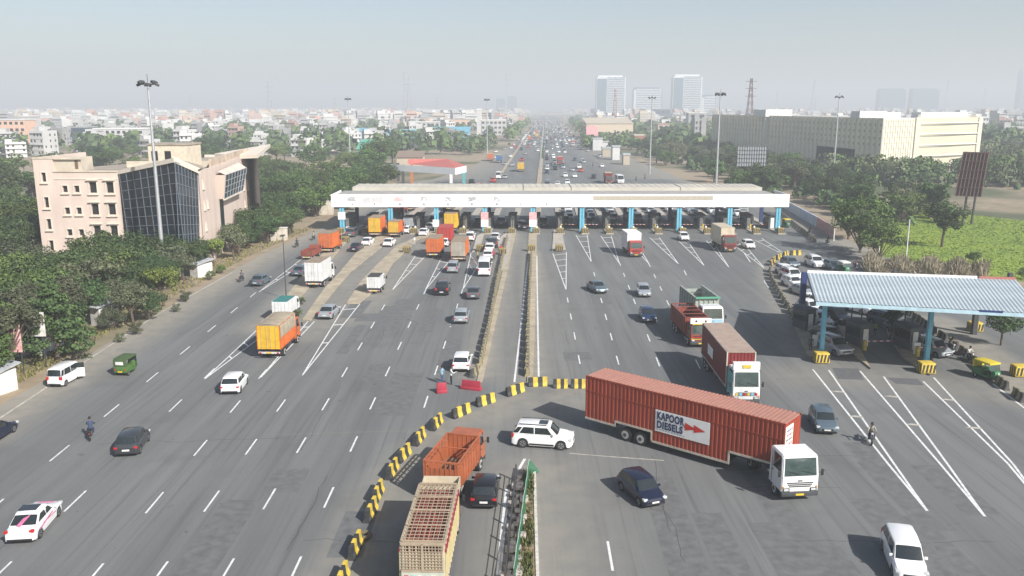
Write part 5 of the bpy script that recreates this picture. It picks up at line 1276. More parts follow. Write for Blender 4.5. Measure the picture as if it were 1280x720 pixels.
# --- dense traffic behind and beyond the canopy
random.seed(11)
def med(y): return 4.0+.0394*(y-150)
ccol = ['white']*5+['silver']*3+['grey','slate','dark grey','black','red','dark blue','white']
ck = ['hatch','sedan','suv','hatch','sedan','muv']
cnt = {}
def fcar(x, y, rz, where, grp):
    kd, cl = random.choice(ck), random.choice(ccol); cnt[0] = cnt.get(0,0)+1
    names = {'hatch':'hatchback','sedan':'sedan','suv':'off roader','muv':'estate car'}
    place('far_%s_%s' % (kd, cl), make_far_car(kd, cl), (x, y, .02), rz+random.uniform(-.03,.03), f'{cl} {names[kd]} {where}', 'car', grp)
lanes = [(NOSES[i]+NOSES[i+1])/2 for i in range(18)]
for i in range(9, 18):                                   # queues waiting beyond the right hand booths
    y = 190+random.random()*2
    q_ = 0
    while y < 262:
        x = lanes[i]+.0394*(y-170)
        if random.random() < .93: q_ += 1; fcar(x, y, R(178), 'queueing %s behind the booths of lane %d from the right' % (ORD(q_), 18-i), 'cars queueing beyond the booths')
        y += 5.6+random.random()*2.2
def far_truck(key, x, y, rz, lab, **kw): place('ft_'+key, make_box_truck(**kw), (x, y, .02), rz, lab, 'truck')
for j, (px, py, c) in enumerate([(762,262,'white'),(888,262,'maroon'),(925,266,'silver')]):
    p = W(px, py); far_truck(c, p.x, p.y, R(178), '%s box truck in the queue beyond the right half of the canopy' % c, L=7.5, H=3.3, cab=c, side=c, rear=c, roof=GRM)
taken = []
def free(x, y, r=5.4):
    for a, b_ in taken:
        if abs(a-x) < 2.1 and abs(b_-y) < r: return False
    taken.append((x, y)); return True
n = 0
for _ in range(3600):
    y = 262+480*random.random()**1.15
    if n > 300-cnt.get(0,0)-78+cnt.get(1,0): break
    re = 59-(y-300)*.012 if y < 760 else 55; L_ = -19+(y-347)*.062
    u = random.random()
    if u < .72:
        x = med(y)+2.4+3.3*int(random.random()**1.7*(re-med(y)-5)/3.3)
        if random.random() > (1 if x-med(y) < 13 else .3)*(1 if y > 330 else .45): continue
        if free(x, y): fcar(x, y, R(178), 'in the oncoming traffic beyond the canopy', 'oncoming cars beyond the canopy'); n += 1; cnt[1] = cnt.get(1,0)+1
    else:
        x = med(y)-2.6-3.3*int(random.random()*max(2,(med(y)-L_-4)/3.3))
        if x < L_+2 or random.random() > .65: continue
        if free(x, y): fcar(x, y, -R(2.2), 'driving away beyond the canopy', 'cars driving away beyond the canopy'); n += 1; cnt[1] = cnt.get(1,0)+1
dm = MB(); ncar = 0
for _ in range(6000):
    y = 560+1000*random.random()**1.2
    if ncar > 330: break
    if random.random() < .68: x = med(y)+2.4+3.3*int(random.random()**1.5*8)
    else: x = med(y)-2.6-3.3*int(random.random()*5)
    if not free(x, y, 6): continue
    c = paint(random.choice(ccol)); h = random.choice([1.45,1.45,1.7,1.7,2.6]); l = 2.1 if h < 2 else 3.2; ncar += 1
    dm.bev(x-.85, x+.85, y-l, y+l, .3, .95, .12, c, seg=1); dm.bev(x-.75, x+.75, y-l*.6, y+l*.55, .9, h, .18, c, seg=1, taper=(.82,.8)); dm.box(x-.66, x+.66, y-l*.575, y-l*.5, .98, h-.22, GLS)
    for sx in (-.72,.5):
        for sy in (-l*.65, l*.6): dm.tube((x+sx,y+sy,.3),(x+sx+.2,y+sy,.3),.3,RUB,6)
tag(dm.build('distant_traffic'), 'dense far traffic on the highway fading into the haze', 'traffic', kind='stuff')
fb_ = [('white','orange',662,176,'orange truck in the far left lanes'),('red','red',700,206,'red truck in the dense far traffic'),('yellow','yellow',651,214,'yellow truck beyond the canopy left of the planted median'),('white','red',716,183,'red and white truck at the far right edge'),('orange','orange',671,167,'far orange truck in the queue of trucks on the left'),('orange','yellow',671,172,'far yellow truck in the queue of trucks on the left'),('blue','blue',624,203,'blue truck stopped at the far left verge'),('maroon','maroon',760,229,'maroon truck beyond the right half of the canopy'),('maroon','orange',613,201,'far orange lorry parked under the high mast lamp')]
for j, (c, s_, px, py, lab) in enumerate(fb_):
    p = W(px, py); place('ftk_'+c+s_, make_box_truck(L=8, H=3.5, cab=c, side=s_, rear=s_, roof=CONT), (p.x, p.y, .02), R(178) if px > 676 else -R(2), lab, 'truck')
V(make_car('bus','white'), 'bus_white', 774, 229, 178, 'white and blue minibus beyond the right half of the canopy', 'van').scale = (1.2,1.3,1.15)
V(make_car('bus','white'), 'bus_white', 623, 223, 0, 'small white van beyond the canopy left of centre', 'van')
for (px, py, lab) in [(741,208,'distant motorcycle alone on the far right carriageway'),(795,226,'distant motorcycle nearing the canopy on the right'),(806,224,'distant motorcycle by the right verge beyond the canopy')]:
    bike(px, py, 178, lab, (.05,.05,.06), (.02,.02,.03), plab=lab.replace('distant motorcycle','rider in dark clothes'))
# ================================================================ large buildings
PINK = mat('peach_render', (.58,.475,.405), .9, var=.1, scale=.5, bump=.1, streak=(1,1,.3)); PNKT = mat('pale_trim', (.62,.55,.46), .9, var=.1)
STN = mat('stained_parapet', (.50,.44,.35), .95, var=.22, scale=.5); VOID = mat('dark_opening', (.012,.012,.013), .9); ROOFB = mat('roof_slab_dirty', (.30,.26,.21), .95, var=.25, scale=.4)  # the near-black sheet paints the darkness inside windows, doors and holes
MUL = mat('curtain_wall_frame', (.16,.19,.22), .5, .3); GLB = mat('blue_black_glass', (.012,.02,.03), .15, .0, .5, .8, spec=.35)
def wall_with_windows(root, P, Q, z0, ztop, wins, m, frame=PNKT, th=.35, zt2=None, name='wall', hood=True):
    """P->Q seen left to right from outside; wins: (u0,u1,za,zb) holes in metres along the wall; real openings backed by near-black panels painted as unlit rooms"""
    P, Q = Vector((P[0],P[1],0)), Vector((Q[0],Q[1],0)); d = (Q-P); L = d.length; d.normalize(); n = Vector((d.y,-d.x,0)); zt2 = ztop if zt2 is None else zt2
    us = sorted(set([0,L]+[w[0] for w in wins]+[w[1] for w in wins])); mb = MB(); back = -n*th
    def blk(u0,u1,a,b_,bl=None,br=None):
        bl = b_ if bl is None else bl; br = b_ if br is None else br
        A, B = P+d*u0, P+d*u1
        mb.hexa([Vector((A.x,A.y,a)),Vector((B.x,B.y,a)),Vector((B.x+back.x,B.y+back.y,a)),Vector((A.x+back.x,A.y+back.y,a)),Vector((A.x,A.y,bl)),Vector((B.x,B.y,br)),Vector((B.x+back.x,B.y+back.y,br)),Vector((A.x+back.x,A.y+back.y,bl))], m)
    top = lambda u: ztop+(zt2-ztop)*u/L
    for u0, u1 in zip(us, us[1:]):
        um = (u0+u1)/2; hs = sorted([(w[2],w[3]) for w in wins if w[0] <= um <= w[1]]); z = z0
        for a, b_ in hs: 
            if a > z+.01: blk(u0,u1,z,a)
            z = b_
        blk(u0,u1,z,0,top(u0),top(u1))
    w_ = mb.build(name, root)
    for (u0,u1,a,b_) in wins:
        f = MB(); A, B = P+d*u0, P+d*u1
        def bb(ua,ub,za,zb,o1,o2,mm):
            A_, B_ = P+d*ua+n*o1, P+d*ub+n*o1; C_, D_ = P+d*ub+n*o2, P+d*ua+n*o2
            f.hexa([Vector((p.x,p.y,za)) for p in (A_,B_,C_,D_)]+[Vector((p.x,p.y,zb)) for p in (A_,B_,C_,D_)], mm)
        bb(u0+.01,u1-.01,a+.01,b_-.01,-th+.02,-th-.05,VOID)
        e = .14
        bb(u0-e,u0-.0,a-e,b_+e,.08,.003,frame); bb(u1+.0,u1+e,a-e,b_+e,.08,.003,frame); bb(u0,u1,b_,b_+e,.08,.003,frame); bb(u0-.25,u1+.25,a-.32,a-e-.003,.25,.003,frame)
        if hood and u1-u0 > 1.1: bb(u0-.3,u1+.3,b_+e+.1,b_+e+.25,.35,.003,frame)
        f.build('window', root)
    return w_
bld = empty('pink_office_building', tuple(W(150,335))); bx, by = bld.location.x, bld.location.y
tag(bld, 'unfinished pale pink office building with a dark glass atrium at the left', 'building')
def base_pt(px, pyt, z):       # plan position of a point known at its top height
    p = W(px, pyt, z); return Vector((p.x-bx, p.y-by, 0))
ZT = 15.4
A_ = base_pt(40,197,17.4); A2 = A_+Vector((3.0,0,0)); YF = A_.y
def at_depth(px, y, z):     # plan point seen at column px, at depth y
    Z = (y+by)*math.cos(PITCH)+(CAM_H-z)*math.sin(PITCH); return Vector(((px-640)/FPX*Z-bx, y, 0))
def z_at(py, y): return CAM_H-(y+by)*math.tan(PITCH+math.atan((py-360)/FPX))
B_ = at_depth(147, YF, 14.5); Gx = at_depth(219, YF-4.5, 16); D_ = at_depth(246, YF+2.5, 15); GZ = z_at(198, Gx.y); ZT = z_at(214, YF)
E_ = base_pt(312,193,ZT)
pitchz = [2.1+3.35*k for k in range(4)]
wl = [(1.1,1.8,z-.4+1.4,z+1.2+1.4) for z in pitchz[:3]]+[(1.1,1.8,pitchz[3]+1.6,pitchz[3]+3.0)]
wall_with_windows(bld, A_, A2, 0, 17.4, wl, PINK, hood=False)
LB = B_.x-A2.x; ws = []
for k, z in enumerate(pitchz):
    for u in (1.1, 2.9): ws.append((u,u+.8,z,z+1.0))
    for u in (LB-4.5, LB-1.9): ws.append((u,u+1.15,z-.1,z+1.55))
wall_with_windows(bld, (A2.x,A2.y+.01), B_, 0, ZT, ws, PINK)
m = MB(); m.box(A2.x-.02,B_.x,A2.y-.08,A2.y-.003,ZT-1.25,ZT-1.15,PNKT); m.box(A2.x-.02,B_.x,A2.y-.12,A2.y+.1,ZT-.15,ZT+.1,STN); m.box(A_.x-.05,A_.x+7.5,A_.y-.06,A_.y-.003,17.15,17.45,STN); m.build('cornice', bld)
# stair tower volume and main body
m = MB(); m.box(A_.x,A_.x+.35,A_.y+.36,A_.y+16,0,17.4,PINK); m.build('end_wall', bld)
m = MB(); m.box(A2.x,A_.x+7.2,A_.y+.36,A_.y+4,ZT+.0,17.4,STN); m.box(A_.x+.36,A_.x+7.1,A_.y+.4,A_.y+3.9,16.9,17.1,ROOFB); m.box(A_.x+6.2,A_.x+6.7,A_.y+.34,A_.y+.355,ZT+.3,17.0,mat('brown_door', (.14,.09,.05), .8)); m.build('stair_tower', bld)
m = MB(); m.prism([(A_.x+.36,A_.y+.4),(D_.x,D_.y+.4),(E_.x-3,E_.y-1),(E_.x-7,E_.y+2),(A_.x+.36,A_.y+16)], 0.1, ZT-.5, ROOFB); m.build('roof', bld)
for q, r_ in (((A_.x+7.3,A_.y+15.6),(D_.x-2,D_.y+14)),):
    m = MB(); m.bar((q[0],q[1],ZT),(r_[0],r_[1],ZT),.3,1.1,STN); m.build('parapet', bld)
# glass atrium: two faceted walls meeting in a prow
def glaze(P, Q, z0, z1a, z1b, nx, nz, lean=0):
    g_ = MB(); P, Q = Vector((P.x,P.y,0)), Vector((Q.x,Q.y,0)); d = Q-P; n = Vector((d.y,-d.x,0)).normalized()
    def pt(u, v, o=0): z = z0+((z1a+(z1b-z1a)*u)-z0)*v; q = P+d*u+n*(o-lean*(1-v)); return Vector((q.x,q.y,z))
    holes = set(random.sample([(i,j) for i in range(nx) for j in range(nz)], 5))
    for i in range(nx):
        for j in range(nz):
            a = [pt(i/nx,j/nz),pt((i+1)/nx,j/nz),pt((i+1)/nx,(j+1)/nz),pt(i/nx,(j+1)/nz)]
            g_.poly(a, VOID if (i,j) in holes else GLB)
    o = g_.build('glass_wall', bld); f = MB()
    for i in range(nx+1): f.bar(pt(i/nx,0,.04),pt(i/nx,1,.04),.10,.10,MUL)
    for j in range(nz+1): f.bar(pt(0,j/nz,.05),pt(1,j/nz,.05),.10,.09,MUL)
    f.build('mullion', o)
B2 = Vector((B_.x+.3,B_.y+.02,0))
glaze(B2, Gx, 0, ZT-.3, GZ-.5, 8, 11, .8); glaze(Gx, D_, 0, GZ-.5, ZT-.3, 7, 11, .5)
m = MB(); m.mesh([(B2.x-.3,B2.y,ZT+.1),(Gx.x,Gx.y-.35,GZ+.1),(Gx.x,Gx.y+.6,GZ+.1),(B2.x-.3,B2.y+1.2,ZT+.1),(B2.x-.3,B2.y,ZT-.5),(Gx.x,Gx.y-.35,GZ-.55),(Gx.x,Gx.y+.6,GZ-.55),(B2.x-.3,B2.y+1.2,ZT-.5)], [(0,1,2,3),(4,5,1,0),(7,6,5,4),(3,2,6,7)], PNKT)
m.mesh([(Gx.x,Gx.y-.36,GZ+.1),(D_.x+.3,D_.y-.2,ZT+.1),(D_.x+.3,D_.y+1,ZT+.1),(Gx.x,Gx.y+.6,GZ+.1),(Gx.x,Gx.y-.36,GZ-.55),(D_.x+.3,D_.y-.2,ZT-.5),(D_.x+.3,D_.y+1,ZT-.5),(Gx.x,Gx.y+.6,GZ-.55)], [(0,1,2,3),(4,5,1,0),(7,6,5,4)], PNKT)
m.mesh([(B2.x,B2.y+1,ZT+.05),(Gx.x,Gx.y+.3,GZ),(D_.x,D_.y+1,ZT+.05),(D_.x-2,D_.y+9,ZT),(B2.x,B2.y+9,ZT)], [(0,1,2,3,4)], ROOFB); m.build('atrium_roof', bld)
# penthouse box
m = MB(); y0 = D_.y+3; pc = at_depth(211, y0, 17); x0 = pc.x-3.2; m.box(x0,x0+6.2,y0,y0+6,ZT-.4,19.0,mat('penthouse_render', (.56,.49,.38), .9, var=.15)); m.box(x0-.15,x0+6.35,y0-.15,y0+6.15,19.0,19.25,ROOFB)
for u in (.5,2.6): m.box(x0+u,x0+u+1,y0-.02,y0-.003,16.6,18.1,VOID)
m.build('penthouse', bld)
# right wing with inclined glass bay
LW = (E_-D_).length; ww = []
for k, z in enumerate(pitchz):
    ww += [(3.0,3.6,z+.2,z+1.2)]
    if k in (0,2): ww += [(5.2,5.7,z+.2,z+1.2)]
    ww += [(LW-4.6,LW-3.6,z-.1,z+1.6)] ; ww += [(LW-8.4,LW-7.9,z+.2,z+1.2)]
wall_with_windows(bld, D_, E_, 0, ZT-.4, ww, PINK, zt2=ZT+.2, hood=False)
d = (E_-D_).normalized(); n_ = Vector((d.y,-d.x,0))
def wp(u, z, o): q = D_+d*u+n_*o; return Vector((q.x,q.y,z))
u0, u1 = LW*.28, LW*.68
m = MB(); nx, nz = 7, 4
c = [wp(u0+1.2,9.4,.9),wp(u1-.8,9.4,1.1),wp(u1,13.6,1.9),wp(u0,13.6,1.7)]
for i in range(nx):
    for j in range(nz):
        f_ = lambda u,v: c[0].lerp(c[1],u).lerp(c[3].lerp(c[2],u),v)
        m.poly([f_(i/nx,j/nz),f_((i+1)/nx,j/nz),f_((i+1)/nx,(j+1)/nz),f_(i/nx,(j+1)/nz)], GLB)
bay = m.build('glass_bay', bld); m = MB()
for i in range(nx+1): m.bar(f_(i/nx,0)+n_*.03,f_(i/nx,1)+n_*.03,.08,.08,mat('white_mullion', (.30,.33,.36), .5))
for j in range(nz+1): m.bar(f_(0,j/nz)+n_*.03,f_(1,j/nz)+n_*.03,.08,.08,MATS['white_mullion'])
m.build('mullion', bay)
m = MB()
for a, b_ in ((0,3),(1,2)):
    lo, hi = c[a], c[b_]; bl = wp((u0+1.2 if a == 0 else u1-.8),9.4,.0); bh = wp((u0 if a == 0 else u1),13.6,.0); m.poly([lo,hi,bh,bl],PINK)
m.poly([c[0],c[1],wp(u1-.8,9.4,0),wp(u0+1.2,9.4,0)],PINK); m.poly([c[3],c[2],wp(u1,14.6,.5),wp(u0,14.2,.4)],PINK)
m.bar(c[0]-Vector((0,0,.1)),c[1]-Vector((0,0,.1)),.3,.25,PNKT)
m.build('bay_surround', bld)
m = MB(); q = [wp(u0+1.6,.2,.05),wp(u0+4.4,.2,.05),wp(u0+4.4,9.2,.05),wp(u0+1.6,9.2,.05)]; m.poly(q,GLB); m.build('tall_window', bld)
m = MB(); a, b_ = wp(u0-1.5,0,-.4), wp(LW,0,-.4); 
m.bar((a.x,a.y,ZT+.2),(b_.x,b_.y,ZT+.5),.4,1.6,mat('weathered_band', (.46,.37,.28), .95, var=.3, scale=.4)); m.build('parapet', bld)
m = MB(); e0 = E_; side_ = Vector((-n_.x,-n_.y,0)); q = [e0, e0+side_*9, e0+side_*9, e0]
m.mesh([(e0.x,e0.y,0),(e0.x+side_.x*9,e0.y+side_.y*9,0),(e0.x+side_.x*9,e0.y+side_.y*9,ZT),(e0.x,e0.y,ZT)], [(0,1,2,3)], PINK); m.build('end_wall', bld)
# projecting wedge roof behind
m = MB(); w0, w1, w2_ = W(268,192,15.8), W(338,180,16.6), W(322,193,15.9); w3 = W(300,194,15.7)
for (p, s_) in ((w0,0),(w1,0)): pass
pts = [Vector((p.x-bx,p.y-by,p.z)) for p in (w0,w3,w2_,w1)]
m.mesh([p for p in pts]+[p-Vector((0,0,.7)) for p in pts], [(0,1,2,3),(7,6,5,4),(0,4,5,1),(1,5,6,2),(2,6,7,3),(3,7,4,0)], PNKT); 
mat('grey_wing_wall', (.26,.27,.28), .8); m.build('wing_roof', bld)
m = MB(); m.mesh([(E_.x,E_.y,0),(pts[2].x,pts[2].y,0),(pts[2].x,pts[2].y,pts[2].z-.7),(E_.x,E_.y,ZT)], [(0,1,2,3)], MATS['grey_wing_wall']); m.build('link_wall', bld)

# --- big cream institutional building at the right
bb = empty('cream_institute_building', (129.6,303,0)); tag(bb, 'huge cream office block with one sunny louvred side behind the right hand trees', 'building')
CRM = mat('cream_cladding', (.72,.68,.54), .8, var=.04, scale=.1); CRS = mat('cream_rib', (.66,.61,.44), .8, var=.06, scale=.2); CRD = mat('cream_joint', (.60,.56,.41), .85)
H_ = 21
cor = Vector((0,0,0)); lf = Vector((-23,158,0)); rt_ = Vector((47,24,0)); 
def longwall(P, Q, z0, z1, m_, th=.6, name='wall'):
    d = (Q-P).normalized(); n = Vector((d.y,-d.x,0)); mb = MB(); b_ = -n*th
    c = [P,Q,Q+b_,P+b_]; mb.hexa([Vector((p.x,p.y,z0)) for p in c]+[Vector((p.x,p.y,z1)) for p in c], m_); return mb, d, n
mb, d, n = longwall(lf, cor, 0, H_, CRM); L = (cor-lf).length
for (ua,ub) in ((L-44,L-32),(L-29,L-17)):
    a, c = lf+d*ua, lf+d*ub; mb.hexa([Vector((p.x,p.y,z)) for z in (0,9.5) for p in (a+n*.9,c+n*.9,c+n*.02,a+n*.02)], VOID)
mb.build('shaded_wall', bb)
mb = MB(); k = 46
for i in range(k):
    u = L*i/k; a = lf+d*u
    if any(ua-1 < u < ub+.5 for ua, ub in ((L-44,L-32),(L-29,L-17))): z0 = 10
    else: z0 = 0
    mb.bar((a.x+n.x*.12,a.y+n.y*.12,z0),(a.x+n.x*.12,a.y+n.y*.12,H_-.3),.7,.22,CRS)
for r_ in range(8):
    z = 2.5+r_*2.3
    if z < 10.5: continue
    for i in range(k): a = lf+d*(L*(i+.62)/k); mb.bar((a.x,a.y,z),(a.x+d.x*.7,a.y+d.y*.7,z),.12,.9,mat('cream_hole', (.22,.20,.14), .9))  # dark bars paint the shade of small holes in the wall
mb.build('grooves', bb)
mb = MB(); a = lf.lerp(cor,.42); mb.bar((a.x+n.x*.2,a.y+n.y*.2,0),(a.x+n.x*.2,a.y+n.y*.2,H_+.6),2.6,1.4,mat('white_pilaster', (.7,.68,.6), .8)); mb.build('pilaster', bb)
mb, d2, n2 = longwall(cor, rt_, 0, H_, CRM); L2 = (rt_-cor).length
mb.build('sunny_wall', bb)
mb = MB(); us = L2*.33
for i in range(14): a = cor+d2*(us*i/14+.3); mb.bar((a.x+n2.x*.1,a.y+n2.y*.1,.5),(a.x+n2.x*.1,a.y+n2.y*.1,H_-.4),.12,.2,CRD)
for j in range(11): z = 1+j*1.9; a, c = cor+d2*.2, cor+d2*(us-.2); mb.bar((a.x+n2.x*.1,a.y+n2.y*.1,z),(c.x+n2.x*.1,c.y+n2.y*.1,z),.1,.15,CRD)
a, c = cor+d2*us, cor+d2*(L2-1.5)
for j in range(5):
    z = 3.5+j*3.9; mb.bar((a.x+n2.x*.2,a.y+n2.y*.2,z),(c.x+n2.x*.2,c.y+n2.y*.2,z),.4,.35,CRM); mb.bar((a.x+n2.x*.06,a.y+n2.y*.06,z-.9),(c.x+n2.x*.06,c.y+n2.y*.06,z-.45),.1,.4,mat('strip_glass', (.16,.16,.13), .5))
    for q in range(9): mb.bar((a.x+n2.x*.1,a.y+n2.y*.1,z+.5+q*.3),(c.x+n2.x*.1,c.y+n2.y*.1,z+.5+q*.3),.15,.1,CRM)
mb.bar((a.x+n2.x*.4,a.y+n2.y*.4,0),(a.x+n2.x*.4,a.y+n2.y*.4,H_+.2),1.6,1.0,CRM); a2 = cor+d2*(L2-.7); mb.bar((a2.x+n2.x*.3,a2.y+n2.y*.3,0),(a2.x+n2.x*.3,a2.y+n2.y*.3,H_+.2),1.4,1.0,CRM)
mb.build('louvres', bb)
mb = MB(); bk = lf+rt_; mb.prism([(cor.x,cor.y+.7),(rt_.x-.5,rt_.y+.4),(bk.x,bk.y),(lf.x+.7,lf.y)], .1, H_-.6, mat('pale_roof', (.45,.44,.40), .9)); mb.build('roof', bb)
for (x, y, sx, sy, h) in [(3,20,5,4,2.3),(36,34,9,4,1.8),(-9,100,6,10,2.6),(22,60,8,6,1.6)]:
    mb = MB(); mb.box(x-sx,x+sx,y-sy,y+sy,H_-.6,H_+h,mat('white_plant_room', (.68,.67,.63), .8)); mb.build('plant_room', bb)

# --- small secondary toll shelter with red roof beyond the main canopy
rr_ = empty('red_roofed_shelter', tuple(W(530,230))); rx, ry = rr_.location.x, rr_.location.y
tag(rr_, 'small toll shelter with red sloping roofs beyond the left end of the canopy', 'toll canopy')
def rp(px, py, z): p = W(px, py, z); return Vector((p.x-rx, p.y-ry, z))
a, b_, c_, d_ = rp(484,205,8), rp(569,210,8), rp(583,207,8), rp(519,199,8)
m = MB(); wv_ = Vector((0,0,-1.9)); m.mesh([a,b_,b_+wv_,a+wv_,c_,c_+wv_],[(3,2,1,0),(2,5,4,1)],CW); m.build('fascia', rr_)
m = MB(); RRF = mat('red_sheet_roof', (.42,.12,.10), .7, var=.12); pk = (a+c_)/2+Vector((0,3,1.4)); m.mesh([a+Vector((6,1,-.1)),b_+Vector((0,.5,-.1)),c_,pk+Vector((6,3,0)),pk-Vector((6,-2,.0))],[(0,1,3,4),(1,2,3)],RRF); m.build('roof', rr_)
for px_c, py_c, mt in [(504,229,GRM),(515,229,mat('rusty_post', (.4,.14,.05), .8)),(564,229,WHT),(580,229,mat('teal_post', (.08,.35,.34), .6)),(498,226,GRM)]:
    p = W(px_c, py_c); m = MB(); m.box(p.x-rx-.45,p.x-rx+.45,p.y-ry-.4,p.y-ry+.4,0,6.1,mt); m.build('column', rr_)

# ================================================================ poles, boards
def make_mast(h=28.3):
    def f():
        r = empty('high_mast_lamp'); m = MB(); m.tube((0,0,0),(0,0,h*.5),.34,GAL,12,.24); m.tube((0,0,h*.5),(0,0,h),.24,GAL,12,.13); m.build('pole', r)
        m = MB(); n_ = 14
        for i in range(n_): a, b_ = 2*math.pi*i/n_, 2*math.pi*(i+1)/n_; m.tube((1.0*math.cos(a),1.0*math.sin(a),h-.3),(1.0*math.cos(b_),1.0*math.sin(b_),h-.3),.05,GRM,5)
        for i in range(4): a = math.pi*i/2; m.tube((0,0,h-.2),(1.0*math.cos(a),1.0*math.sin(a),h-.3),.05,GRM,5)
        m.tube((0,0,h),(0,0,h+1.1),.04,GRM,5); m.build('lamp_ring', r)
        for i in range(8):
            a = math.pi*i/4+.2; m = MB(); M = Matrix.Translation((1.2*math.cos(a),1.2*math.sin(a),h-.35+.35*(i%2))) @ Matrix.Rotation(a,4,'Z') @ Matrix.Rotation(R(25),4,'Y'); m.bev(-.28,.28,-.26,.26,-.16,.18,.05,GRM,M); m.build('floodlight', r)
        return r
    return f
for (px, py, lab) in [(206,351,'high mast lamp in front of the pink building, nearest of the tall masts'), (438,205,'high mast lamp beyond the trees left of the canopy'), (1041,226,'high mast lamp at the right, in front of the cream building'), (894,252,'high mast lamp right behind the canopy beside the grid billboard'), (812,218,'high mast lamp at the right verge beyond the canopy'), (609,198,'high mast lamp at the far left verge by the orange lorry')]:
    p = W(px, py); place('mast', make_mast(), (p.x, p.y, 0), random.random(), lab, 'mast lamp', 'high mast lamps')
for (px, py, h, lab) in [(358,374,8.5,'slim dark lamp post on the tan median at the left')]:
    r = empty('street_lamp', W(px,py)); tag(r, lab, 'lamp post'); m = MB(); m.tube((0,0,0),(0,0,h),.09,GRM,8,.05); m.build('pole', r); m = MB(); m.bev(-.25,.25,-.7,.3,h-.05,h+.12,.05,GRM); m.build('lamp_head', r)
for (px, py, h, lab) in [(1132,327,7.0,'white concrete pole standing in the reeds'),(1098,318,7.5,'pale pole in front of the big tree by the field'),(1042,301,3.2,'short white pole at the end of the painted wall'),(309,281,5.5,'leaning white pole above the hedge by the left verge'),(671,150,9,'tall pole over the far median')]:
    p = W(px, py); m = MB(); m.tube((0,0,0),(.0 if px != 309 else -.9,0,h),.13,mat('pole_white', (.6,.58,.54), .8),8,.09); m.box(-.5,.5,-.05,.05,h-.5,h-.4,GRM) if px > 1090 else None; o = m.build('utility_pole'); o.location = p; tag(o, lab, 'pole')
# dark billboard seen from behind
b1 = empty('dark_billboard', W(1210,281)); tag(b1, 'rust brown lattice back of a billboard on two dark posts by the green field', 'billboard')
q = [W(1191,248,7.2), W(1218,249,7.2), W(1223,194,16.3), W(1199,196,16.3)]; o0 = b1.location
bl = [v_-o0 for v_ in q]; bl[0].z, bl[1].z = 6.5, 6.5; bl[2].z = bl[3].z = 14.5
x0, x1 = -3.0, 1.4
m = MB(); dd = Vector((x1-x0, -2.2, 0)); BR = mat('rust_brown_sheet', (.07,.032,.03), .8, var=.3)
P0 = Vector((x0,1.0,6.2)); 
m.hexa([P0,P0+dd,P0+dd+Vector((0,.15,0)),P0+Vector((0,.15,0)),P0+Vector((.8,0,9.3)),P0+dd+Vector((.6,0,9.3)),P0+dd+Vector((.6,.15,9.3)),P0+Vector((.8,.15,9.3))], BR); m.build('board', b1)
m = MB(); off_ = Vector((-.05,-.18,0))
for k in range(8): u = k/7; a = P0+dd*u+off_; m.bar(a, a+Vector((.8-.2*u,0,9.3)), .14, .14, mat('rust_rail', (.13,.075,.07), .8))
for k in range(6): u = k/5; a = P0+off_+Vector((.8*u,-.1,9.3*u)); m.bar(a, a+dd*1.0+Vector((-.2*u,0,0)), .12, .12, MATS['rust_rail'])
m.build('rails', b1)
for x in (-.9,1.0): m = MB(); m.tube((x,.6,0),(x+.5,.5,13.5),.24,GRM,8); m.build('post', b1)
b2 = empty('grid_billboard', W(937,236)); tag(b2, 'grey billboard with a grid frame seen from behind beside a high mast', 'billboard')
m = MB(); GP = mat('grey_panel', (.32,.34,.36), .7, var=.15)
sc_ = .1*1.0
s_ = .978*(236-133)/25; wdt_ = 35/s_; hh = 25/s_; z0_ = (236-208)/s_
m.hexa([Vector(p) for p in ((-wdt_/2,0,z0_),(wdt_/2,-1,z0_),(wdt_/2,-.8,z0_),(-wdt_/2,.2,z0_),(-wdt_/2,0,z0_+hh),(wdt_/2,-1,z0_+hh),(wdt_/2,-.8,z0_+hh),(-wdt_/2,.2,z0_+hh))], GP); m.build('board', b2)
m = MB()
for k in range(13): x = -wdt_/2+wdt_*k/12; y = -.12-1.0*k/12; m.bar((x,y,z0_),(x,y,z0_+hh),.09,.09,GRM)
for k in range(6): z = z0_+hh*k/5; m.bar((-wdt_/2,-.22,z),(wdt_/2,-1.22,z),.09,.09,GRM)
m.build('rails', b2)
for x in (-.1,.9): m = MB(); m.tube((x,.3,0),(x,.3,z0_+hh*.8),.25,GRM,8); m.build('post', b2)
# painted wall along the service road
pw = empty('painted_boundary_wall', W(1010,283)); tag(pw, 'boundary wall painted white, blue and red along the service road right of the canopy', 'wall')
wp_ = [W(978,259), W(1000,272), W(1021,284), W(1042,298)]
cols_ = [mat('wall_white', (.52,.55,.58), .8, var=.15), mat('wall_blue', (.40,.48,.58), .8, var=.2, scale=1), mat('wall_red', (.42,.24,.24), .8, var=.35, scale=1.5)]
for i in range(3):
    a, b_ = wp_[i]-pw.location, wp_[i+1]-pw.location; m = MB(); k = 7; d = (b_-a)/k
    for j in range(k): m.bar(a+d*j+Vector((0,0,1.1)), a+d*(j+.96)+Vector((0,0,1.1)), .25, 2.2, cols_[i])
    m.build('wall_panel', pw)
